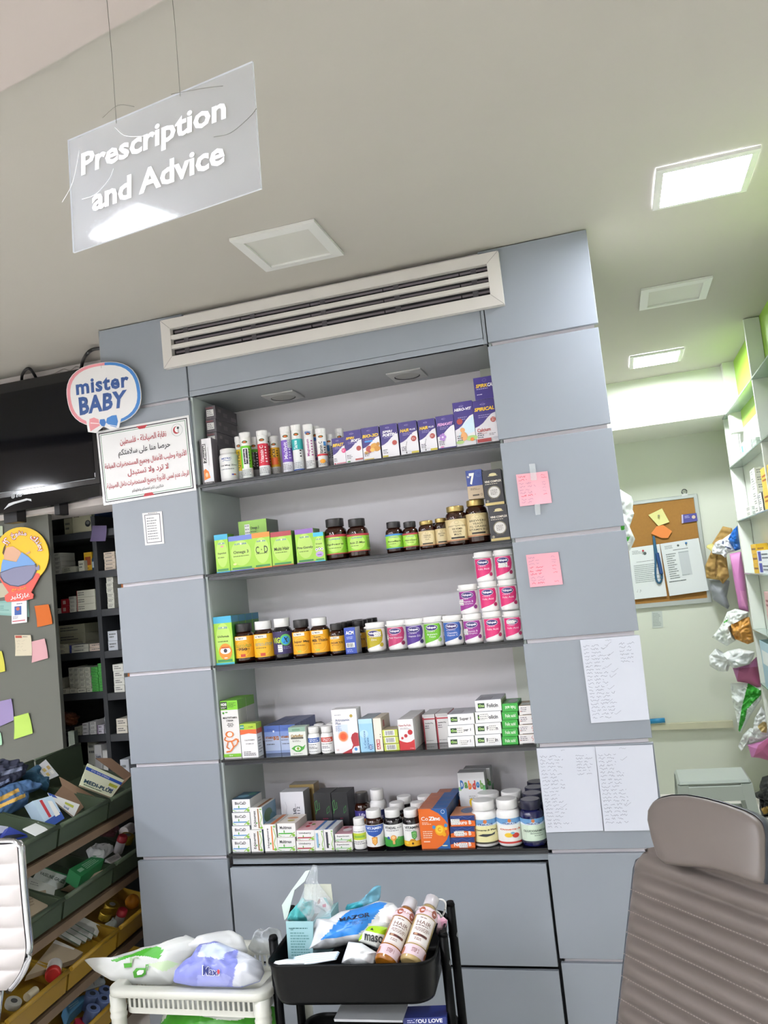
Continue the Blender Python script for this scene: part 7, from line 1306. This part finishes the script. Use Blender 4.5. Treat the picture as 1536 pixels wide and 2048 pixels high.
# ================================================================== black metal cart
BKM = M('050607', .4, spec=.12); ZB = .72
f0, f1 = PZ(526, 1932, ZB), PZ(867, 1926, ZB); kx = (f1 - f0).normalized(); ky = V((-kx.y, kx.x, 0)); KW = (f1 - f0).length; KD = .335
kc = empty('metal_cart', (f0 + f1) / 2 + ky * KD / 2 - UZ * ZB, 'black metal trolley cart full of masks and bottles before the niche', 'cart')
def lk(x, y, z): return kx * x + ky * y + UZ * z
def kw(x, y, z): return kc.location + lk(x, y, z)
def ktray(zt, nm, h=.105):
    mb = MB(); R = lambda ix, z: [lk(x, y, z) for x, y in rrect(KW / 2 - ix, KD / 2 - ix, .05, 8)]
    L = ring(mb, [R(.016, zt - h), R(.012, zt - h + .012), R(.002, zt - .01), R(-.001, zt - .004), R(.0, zt), R(.004, zt), R(.005, zt - .01), R(.016, zt - h + .014), R(.022, zt - h + .003)], BKM)
    mb.idx(L[0][::-1], BKM); mb.idx(L[-1], BKM); mb.build(nm, kc)
ktray(ZB, 'upper_tray'); ktray(.44, 'middle_tray', .09); ktray(.17, 'lower_tray', .09)
for sx in (-1, 1):
    for sy in (-1, 1):
        mb = MB(); x = sx * (KW / 2 + .011); y = .035 + sy * .085; hz_ = .018 if sy < 0 else .03
        mb.tube([lk(x, y, .06), lk(x, y, ZB + hz_)], .0125, BKM, 12); mb.tube([lk(x, y, ZB + hz_), lk(x, y, ZB + hz_ + .01)], [.0135, .010], BKM, 12); mb.build('pole', kc)
        mb = MB(); mb.lathe([(.005, -.01), (.028, -.01), (.028, .01), (.005, .01)], M('2a2c2e', .5), 16); mb.xf(Matrix.Translation(lk(x, y, .029)) @ Matrix.Rotation(math.pi / 2, 4, 'Y')); mb.build('caster', kc)
        mb = MB(); mb.tube([lk(x - sx * .013, y, ZB - .05), lk(x + sx * .012, y, ZB - .05)], .008, M('7a7c80', .3, metal=.7), 10); mb.build('bolt', kc)
    mb = MB(); x = sx * (KW / 2 + .011); mb.tube([lk(x, -KD / 2 + .075, .10), lk(x, KD / 2 - .075, .10)], .009, BKM, 8); mb.build('cross_bar', kc)
c2_ = lambda x, y: (500 + x / 3.491, 1700 + y / 3.491)
def kpl(y, z=ZB): return kw(0, y, z)
KN = (-ky * .92 + UZ * .39).normalized()
TEAL = M('4aa6a8', .5)
# open pale blue carton with teal tulle
ob_ = empty('open_carton', kw(-.14, .05, ZB - .1), 'open pale blue carton with its flap up in the black trolley', 'carton')
BLUP = '8fb6bc'
lean('front_panel', '', '', C(c2_, (250, 500), (440, 500), (440, 770), (268, 770)), kpl(-.05), -ky, .003, BLUP, [('t', 'Tulle', .2, .80, .12, .06, '3c6a6c', .01), ('l', .14, .1, .95, .74, 9, '5c8a8c'), ('l', .1, .8, .98, .86, 1, '3c6a6c')], parent=ob_)
lean('raised_flap', '', '', C(c2_, (222, 385), (290, 280), (385, 150), (418, 140), (380, 220), (310, 280), (262, 470), (240, 490)), kpl(.05), -ky, .003, 'c9d8d0', parent=ob_)
lean('side_flap', '', '', C(c2_, (380, 240), (565, 240), (585, 440), (440, 350), (376, 345)), kpl(.07), -ky, .003, 'd6d6c6', parent=ob_)
lean('side_panel', '', '', C(c2_, (440, 500), (565, 440), (580, 700), (440, 770)), kpl(.0), -ky, .08, BLUP, parent=ob_)
pillow('tulle_cloth', 'teal tulle bunched up in the open pale blue carton', 'cloth', C(c2_, (262, 490), (290, 430), (340, 370), (370, 330), (400, 360), (440, 350), (450, 440), (420, 500), (340, 505)), kpl(.01), KN, .03, TEAL, wr=.9, fr=30, seed=41)
pillow('clear_bag', 'clear crinkled bag standing over the teal tulle', 'bag', C(c2_, (330, 400), (370, 300), (400, 200), (440, 100), (470, 110), (460, 200), (500, 260), (580, 360), (560, 470), (470, 480), (430, 640), (400, 480)), kpl(-.02), KN, .03, film('d3dade', .72, .08, 'thin_bag_film'), wr=.9, fr=30, seed=42)
pillow('face_mask', 'small white face mask with red and teal pattern in the clear bag', 'mask', C(c2_, (455, 390), (490, 330), (530, 330), (580, 440), (540, 440), (480, 400)), kpl(.02), KN, .012, M('dcd9d9', .6), [(M('c22c5a', .6), C(c2_, (505, 380), (530, 375), (530, 400), (508, 400))), (TEAL, C(c2_, (510, 330), (545, 340), (550, 390), (520, 350))), (M('8a4a3a', .6), C(c2_, (470, 350), (490, 340), (490, 370), (470, 380)))], wr=.3, seed=43)
pillow('mask_packet', 'clear packet of turquoise masks behind the cotton bag', 'packet', C(c2_, (665, 410), (680, 380), (760, 360), (820, 310), (880, 280), (890, 245), (915, 250), (910, 330), (890, 370), (780, 420), (680, 430)), kpl(.09), KN, .03, film('7cc4dc', .35, .12, 'turquoise_film'), [(M('3aa6b8', .4), C(c2_, (665, 415), (670, 385), (760, 365), (790, 380), (780, 415), (700, 425)))], wr=.6, fr=24, seed=44)
COT = M('c9cbce', .45); AZ = M('2a7ccc', .3)
pillow('cotton_bag', 'clear bag of white cotton with a bright blue label in the trolley centre', 'bag', C(c2_, (410, 700), (430, 580), (470, 480), (560, 480), (640, 430), (780, 400), (900, 355), (1000, 370), (1060, 430), (1050, 520), (980, 600), (860, 640), (700, 660), (560, 690)), kpl(-.02), KN, .07, COT, [(AZ, C(c2_, (490, 628), (560, 560), (640, 465), (700, 420), (900, 362), (960, 370), (900, 430), (830, 520), (760, 585), (640, 605))), (M('f2f2f4', .4), C(c2_, (900, 420), (1000, 380), (1060, 430), (1040, 520), (900, 500)))],
       [('MAZOR', (c2_(622, 475), c2_(838, 432), c2_(838, 465), c2_(628, 500)), '16233e', .03), ('Cotton wool', (c2_(660, 505), c2_(820, 475), c2_(820, 490), c2_(665, 520)), '1e3a6a', .0), ('100 g', (c2_(715, 510), c2_(790, 497), c2_(788, 515), c2_(718, 528)), '1e3a6a', .0)], wr=.22, fr=18, seed=45)
pillow('face_mask_packet', 'green and white packet with a lower-case name in the trolley', 'packet', C(c2_, (755, 600), (790, 560), (830, 505), (970, 545), (950, 660), (900, 690), (760, 640)), kpl(-.06), KN, .03, M('e6e8e2', .35), [(M('9ac41c', .35), C(c2_, (740, 600), (790, 555), (830, 500), (980, 545), (968, 600), (860, 575), (790, 560), (780, 620), (755, 640)))], [('maso', (c2_(800, 580), c2_(930, 605), c2_(925, 655), c2_(798, 630)), '23262a', .02), ('▲', (c2_(842, 538), c2_(866, 545), c2_(862, 562), c2_(838, 556)), '23262a', 0)], wr=.08, seed=46)
pillow('zip_bag', 'clear zip bag with a red seal and white contents in front of the green packet', 'bag', C(c2_, (640, 790), (670, 700), (690, 640), (780, 650), (885, 715), (870, 800), (760, 815)), kpl(-.095), KN, .035, M('dde0e2', .25), [(M('b9d8c8', .3), C(c2_, (700, 635), (900, 640), (885, 710), (780, 650)))], wr=.5, fr=26, seed=47)
for k in range(9):
    x0 = 262 + k * 5; y0 = 805 - k * 8
    pillow('face_mask', 'pale blue pleated mask in the bundle at the trolley\'s front left, %s of nine' % ('lowest', 'second', 'third', 'fourth', 'fifth', 'sixth', 'seventh', 'eighth', 'topmost')[k], 'mask', C(c2_, (x0, y0 + 6), (x0 + 120, y0 - 20), (x0 + 330 - k * 2, y0 - 50 + k * 2), (x0 + 345 - k * 2, y0 - 38 + k * 2), (x0 + 200, y0 - 10), (x0 + 20, y0 + 12)), kpl(-.125 + .004 * k), KN, .005, M('b9d4ea' if k % 2 else 'dfe8ee', .6), wr=.1, rings=4, seg=40, seed=50 + k, group='pleated masks in a bundle')
pillow('mask_stack', 'white folded dressing pack beneath the pleated masks', 'packet', C(c2_, (150, 810), (180, 775), (260, 760), (380, 765), (420, 790), (400, 815)), kpl(-.11, ZB - .0), KN, .03, M('dfe1e4', .5), wr=.2, seed=61)
# two hair oil bottles leaning against the right side
def oil(lbl, pb, pt, yb, yt, L, step, liq):
    a = PY(*c2_(*pb), yb); b = PY(*c2_(*pt), yt); ax = (b - a).normalized(); r = .0295; t = empty('hair_bottle', a, lbl, 'bottle', 'leaning hair bottles')
    # turn so that the label (local -Y) faces the camera
    zx = ax; fy = (CC - a); fy = (fy - zx * fy.dot(zx)).normalized(); xx = zx.cross(-fy) * -1; yy2 = -fy; xx = yy2.cross(zx)
    q = Matrix(((xx.x, yy2.x, zx.x, 0), (xx.y, yy2.y, zx.y, 0), (xx.z, yy2.z, zx.z, 0), (0, 0, 0, 1)))
    mb = MB(); mb.lathe([(r * .85, 0), (r, .005), (r, L * .80), (r * .93, L * .86), (r * .55, L * .94), (r * .5, L)], M(liq, .12, coat=.4), 32); mb.xf(q); mb.build('bottle_body', t)
    mb = MB(); mb.lathe([(r * .62, L * .95), (r * .64, L * .96), (r * .62, L * 1.12), (r * .5, L * 1.13)], M('b9b4b8', .35), 24, rib=.04); mb.xf(q); mb.build('cap', t)
    for nm, z1, z2, col, it in (('label_band', .06, .22, 'cdb6be', [('t', step, .5, .5, .16, .4, '8a5a5a', .02), ('e', .2, .4, .06, .4, '9a5c40'), ('e', .8, .5, .06, .4, '9a5c40')]), ('shoulder_band', .72, .86, 'cfbcc4', [('e', .36, .5, .07, .4, '9a5440'), ('e', .66, .5, .07, .45, '8a4a3a'), ('l', .42, .3, .6, .6, 1, 'c9a0a8')]), ('front_label', .24, .70, 'd2ccc9', [('r', .05, .02, .95, .98, 'c9a9a0'), ('r', .08, .035, .92, .965, 'd6d0cd'), ('l', .25, .88, .75, .94, 1, '6a4a40'), ('t', 'HAIR', .5, .74, .66, .13, '6a4a40', .005), ('l', .15, .60, .85, .66, 1, '5a4038'), ('l', .15, .42, .85, .56, 3, '7a5a50', 1), ('r', .18, .26, .82, .34, '5a2c24'), ('e', .3, .30, .08, .035, 'b08a70'), ('e', .62, .30, .1, .035, '3a1a14'), ('l', .3, .1, .7, .2, 2, '7a5a50')])):
        span = math.radians(230 if nm != 'front_label' else 112); rr = r * (.99 if nm == 'shoulder_band' else 1) + .0006; lw = rr * span; lh = (z2 - z1) * L; mb = MB()
        def fm(x, y, o, rr=rr, span=span, lw=lw, z1=z1, nm=nm): 
            R0 = rr if nm != 'shoulder_band' else rr - max(0, (z1 * L + y) - L * .80) * .22
            return V(((R0 + o) * math.sin((x / lw - .5) * span), -(R0 + o) * math.cos((x / lw - .5) * span), z1 * L + y))
        mb.grid(lambda x, y: fm(x * lw, y * lh, 0), 20, 2, M(col, .4)); deco(mb, fm, lw, lh, it, step=lw / 20); mb.xf(q); mb.build(nm, t)
    return t
cy_ = kc.location.y
oil('amber hair bottle with a pink banded label, left one of two leaning in the trolley', (940, 800), (1078, 470), cy_ - .135, cy_ - .02, .17, 'STEP 1', '8a5414')
oil('pale hair bottle with a pink banded label, right one of two leaning in the trolley', (1120, 800), (1238, 450), cy_ - .125, cy_ - .01, .17, 'STEP 2', 'a08a5c')
crumple('cotton_tuft', 'white cotton tuft between the tops of the two hair bottles', 'cotton', PY(*c2_(1170, 455), cy_ + .02), (.028, .02, .018), M('eceaea', .9), 7, .35, sharp=.2)
pillow('face_mask', 'pink face mask with white loops at the right rim of the trolley', 'mask', C(c2_, (1250, 470), (1300, 440), (1345, 460), (1378, 490), (1370, 530), (1330, 600), (1300, 590), (1320, 520)), kpl(.08), KN, .02, M('e3bccb', .6), [(M('dc9cb8', .6), C(c2_, (1325, 470), (1380, 490), (1370, 540), (1335, 530)))], wr=.3, seed=63)
rope('ear_loop', 'white elastic mask loop arching highest over the trolley\'s right rim', 'mask loop', [c2_(*p) for p in ((1200, 425), (1225, 385), (1270, 360), (1320, 346), (1350, 352), (1365, 375), (1360, 420), (1345, 455), (1330, 470))], cy_ + .06, .0026, M('e6e4e4', .7))
rope('ear_loop', 'white elastic mask loop curling low behind the hair bottle cap', 'mask loop', [c2_(*p) for p in ((1150, 450), (1190, 420), (1215, 400), (1240, 405), (1255, 430), (1290, 425), (1320, 440), (1335, 465))], cy_ + .04, .0026, M('e6e4e4', .7))
# things on the trolley's middle tray
lean('blue_carton', 'navy carton with white slogan on the trolley\'s middle tray', 'carton', C(c2_, (1065, 1175), (1370, 1165), (1380, 1330), (1090, 1340)), kpl(-.08, .46), -ky, .06, '1f2f78', [('t', 'YOU LOVE', .58, .86, .66, .17, 'eceef4', .03), ('l', .1, .6, .9, .72, 1, 'b4bce0'), ('r', .1, .78, .3, .93, '1f2f78'), ('l', .1, .78, .3, .94, 2, 'c4cae8')])
lean('silver_tray', 'silver edged flat carton on the trolley\'s middle tray', 'carton', C(c2_, (585, 1180), (1065, 1190), (1065, 1205), (590, 1198)), kpl(-.1, .47), -ky, .16, 'b9bcc0')
# ================================================================== chairs
# grey office chair with headrest, turned towards the left
gw = V((.652, -.758, 0)); gn = V((-.758, -.652, 0)); p0 = PY(1262, 1735, -.80)
gu = (UZ * .934 - gn * .357).normalized(); gnb = gw.cross(gu); gnb = gnb if gnb.dot(CC - p0) > 0 else -gnb
hp = p0 + gnb * .055
HO = [(1296, 1640), (1297, 1621), (1305, 1606), (1319, 1596), (1342, 1591), (1374, 1590.5), (1410, 1597), (1450, 1608), (1490, 1622), (1512, 1634), (1525, 1648), (1530, 1672), (1530, 1700), (1530, 1740), (1528, 1766), (1515, 1767), (1467, 1750), (1425, 1738), (1387, 1733), (1350, 1731), (1327, 1727), (1316, 1714), (1305, 1680)]
HW = [PP(u, v, hp, gnb) for u, v in HO]; hc = sum(HW, V((0, 0, 0))) / len(HW)
loc_ = lambda p: ((p - p0).dot(gw), (p - p0).dot(gu))
ctr = sum(loc_(p)[0] for p in HW) / len(HW); lb = loc_(PP(1228, 2047, p0, gnb)); HB = .66
gch = empty('office_chair', V(((p0 + gw * ctr).x, (p0 + gw * ctr).y, 0)) + gn * .22, 'taupe ribbed office chair with a headrest at the lower right', 'chair')
TAU = M('625a55', .45, var=.02, scale=40, bump=.05); DKP = M('2b3038', .4)
def gp(nm, mb): o = mb.build(nm, gch); o.location = -gch.location; return o
slope = lb[0] / lb[1]     # left edge drifts outward downwards
def bw(c): return max(.05, ctr - slope * c)      # half-width at local height c (c<0 downwards)
def backpt(a, c, o):
    wdt = bw(c); r = .035; top = .035
    t = min(r, c - (top - r))
    if t > 0 and abs(a) > .9: wdt -= r - math.sqrt(max(0, r * r - t * t))
    return p0 + gw * (ctr + a * wdt) + gu * c + gnb * o
rib = .0475; rows = 230; mb = MB()
def surf(i, j):
    a = -1 + 2 * i; ct = .0348 + .055 * (1 - a * a); c = ct - j * (HB + ct)
    ph = ((c + 10 * rib) / rib) % 1.0; bul = .019 * math.sin(math.pi * ph) ** .75 ; e = 1 - abs(a) ** 14
    return backpt(a, c, bul * e - .010 * abs(a) ** 8) - V((0, 0, 0))
mb.grid(surf, 26, rows, TAU, True, True); gp('backrest', mb)
for k in range(1, 14):   # stitch lines in the grooves
    c = .0 - k * rib + 0
    mb = MB()
    for i in range(60):
        a = -.96 + 1.92 * i / 60; b = a + .018
        P = [backpt(a, c - .0008, .0045), backpt(b, c - .0008, .0045), backpt(b, c + .0008, .0045), backpt(a, c + .0008, .0045)]; mb.face(P, M('8f847e', .6))
    gp('stitching', mb)
mb = MB(); L = [backpt(-1, .0348 - j / 40 * (HB + .0348), -.012) for j in range(41)]; Rr = [backpt(1, .0348 - j / 40 * (HB + .0348), -.012) for j in range(41)]
for j in range(40):
    q = [L[j], Rr[j], Rr[j + 1], L[j + 1]]; mb.face([p - gnb * .022 for p in q], DKP)
    mb.face([L[j], L[j] - gnb * .022, L[j + 1] - gnb * .022, L[j + 1]], DKP, True); mb.face([Rr[j], Rr[j + 1], Rr[j + 1] - gnb * .022, Rr[j] - gnb * .022], DKP, True)
TP_ = [backpt(-1 + k / 15, .0348 + .055 * (1 - (k / 15 - 1) ** 2), -.012) for k in range(31)]
for a_, b_2 in zip(TP_, TP_[1:]): mb.face([a_, b_2, b_2 - gnb * .022, a_ - gnb * .022], DKP, True); mb.face([a_ - gnb * .022, b_2 - gnb * .022, Rr[0] - gnb * .022, L[0] - gnb * .022], DKP)
gp('back_shell', mb)
mb = MB(); mb.tube(L[::-1] + TP_[1:-1] + Rr, .0045, DKP, 8); gp('edge_piping', mb)
mb = MB(); n = 72
HD = [PP(u, v, hp, gnb) for u, v in dense(HO, n)]; rg = []
for k, o in ((1.0, -.012), (1.0, -.002), (.975, .006), (.93, .0105), (.8, .013), (.5, .015), (.2, .0155)): rg.append([hc + (p - hc) * k + gnb * o for p in HD])
Ls = ring(mb, rg, TAU); t = mb.vert(hc + gnb * .0155)
for i in range(n): mb.idx([Ls[-1][i], Ls[-1][(i + 1) % n], t], TAU, True)
gp('headrest_pad', mb)
mb = MB(); ring(mb, [[hc + (p - hc) * k + gnb * o + gu * .002 for p in HD] for k, o in ((1.0, -.001), (1.012, -.003), (1.022, -.012), (1.01, -.03), (.9, -.036))], DKP); mb.idx([mb.vert(hc + (p - hc) * .9 - gnb * .036 + gu * .002) for p in HD], DKP); gp('headrest_shell', mb)
for a in (-.07, .07):
    mb = MB(); q = p0 + gw * (ctr + a); mb.tube([q + gu * .10 + gnb * .02, q + gu * .02 - gnb * .028, q - gu * .12 - gnb * .04], .008, M('8a8c90', .25, metal=.9), 8); gp('headrest_rod', mb)
bb = p0 + gw * ctr - gu * HB      # bottom of backrest
sz = bb.z + .01; sc2 = V((bb.x, bb.y, sz)) + gn * .25
def seatp(a, b, o): return sc2 + gw * a + gn * b + UZ * o
mb = MB(); rr_ = rrect(.25, .24, .06, 5); ring(mb, [[seatp(x, y, z) for x, y in [(u * k, v * k) for u, v in rr_]] for k, z in ((.96, -.05), (1, -.035), (1, -.005), (.97, .006), (.6, .012), (.1, .012))], TAU); gp('seat', mb)
mb = MB(); mb.tube([seatp(0, 0, -.05), V((sc2.x, sc2.y, .1))], .03, M('9a9c9e', .25, metal=.9), 16); gp('gas_lift', mb)
for k in range(5):
    a = k * 2 * math.pi / 5; d = V((math.cos(a), math.sin(a), 0)); c0 = V((sc2.x, sc2.y, .0)); mb = MB(); mb.tube([c0 + UZ * .115, c0 + d * .29 + UZ * .075], [.024, .016], M('9a9c9e', .3, metal=.8), 8); gp('base_arm', mb)
    mb = MB(); mb.lathe([(.01, -.018), (.027, -.018), (.027, .018), (.01, .018)], DKP, 14); mb.xf(Matrix.Translation(c0 + d * .29 + UZ * .028) @ Matrix.Rotation(a, 4, 'Z') @ Matrix.Rotation(math.pi / 2, 4, 'X')); gp('caster', mb)
for sx in (-1, 1):
    mb = MB(); mb.tube([seatp(sx * .25, -.1, -.03), seatp(sx * .3, -.1, .0), seatp(sx * .3, -.08, .2), seatp(sx * .3, .2, .21)], .013, M('9a9c9e', .25, metal=.9), 8); gp('armrest', mb)
# white quilted chair at the left edge
YC = -1.10; tr = PY(37.5, 1684, YC); zb_ = PY(0, 1993, YC).z
wc_ = empty('quilted_chair', (tr.x - .21, YC + .0, 0), 'white quilted chair with a chrome rim cut by the left photo edge', 'chair')
def wp(nm, mb): o = mb.build(nm, wc_); o.location = -wc_.location; return o
WL = M('b4afad', .45); CHR = M('b9bcc0', .12, metal=1.)
H2 = tr.z - zb_; wc0 = tr.x - .21
def hw_(z): # half-width of back at height z
    t = (z - zb_) / H2
    w = .21
    if t < .36: w = .21 - .085 * (1 - t / .36) ** 2.2
    if t > .96: w = .21 - .02 * ((t - .96) / .04) ** 2
    return w
mb = MB(); rp = (1727 - 1684) and PY(30, 1684, YC).z - PY(30, 1727, YC).z
def wsurf(i, j):
    a = -1 + 2 * i; z = tr.z - .004 - j * (H2 - .01); ph = ((tr.z - z) / rp) % 1.0
    return V((wc0 + a * (hw_(z) - .006), YC - .016 * math.sqrt(max(0, 1 - (2 * ph - 1) ** 2)) * (1 - abs(a) ** 10) + .02 * (j ** 2) - .0, z))
mb.grid(wsurf, 20, 96, WL, True, True); mb.grid(lambda i, j: wsurf(i, j) + V((0, .03, 0)), 4, 24, WL, True); wp('backrest', mb)
pth = [V((wc0 + s * hw_(tr.z - t * H2), YC + .008 + .02 * t * t, tr.z - t * H2)) for s, T in ((-1, [i / 30 for i in range(30, -1, -1)]), (1, [i / 30 for i in range(31)])) for t in T]
mb = MB(); mb.tube(pth, .0085, CHR, 10); wp('chrome_rim', mb)
sb_ = V((wc0 - .06, YC, zb_ - .15))
mb = MB(); rr_ = rrect(.21, .20, .05, 5); ring(mb, [[sb_ + V((x * k, -.20 + y * k, z)) for x, y in rr_] for k, z in ((.97, -.03), (1, -.015), (1, .005), (.96, .015), (.5, .02), (.05, .02))], WL); wp('seat', mb)
mb = MB(); mb.tube([sb_ + V((0, -.2, -.03)), V((sb_.x, sb_.y - .2, .02))], .028, CHR, 16); wp('pedestal', mb)
mb = MB(); mb.lathe([(.21, 0), (.215, .006), (.20, .014), (.05, .03), (.03, .05)], CHR, 36, sb_.x, sb_.y - .2); wp('base_disc', mb)
for sx in (-1, 1):
    mb = MB(); mb.tube([sb_ + V((sx * .12, .0, -.01)), sb_ + V((sx * .10 + .03, .04, .06)), sb_ + V((sx * .10 + .06, .045, .20))], .009, CHR, 8); wp('back_bracket', mb)
bpy.data.scenes.remove(_tmp)
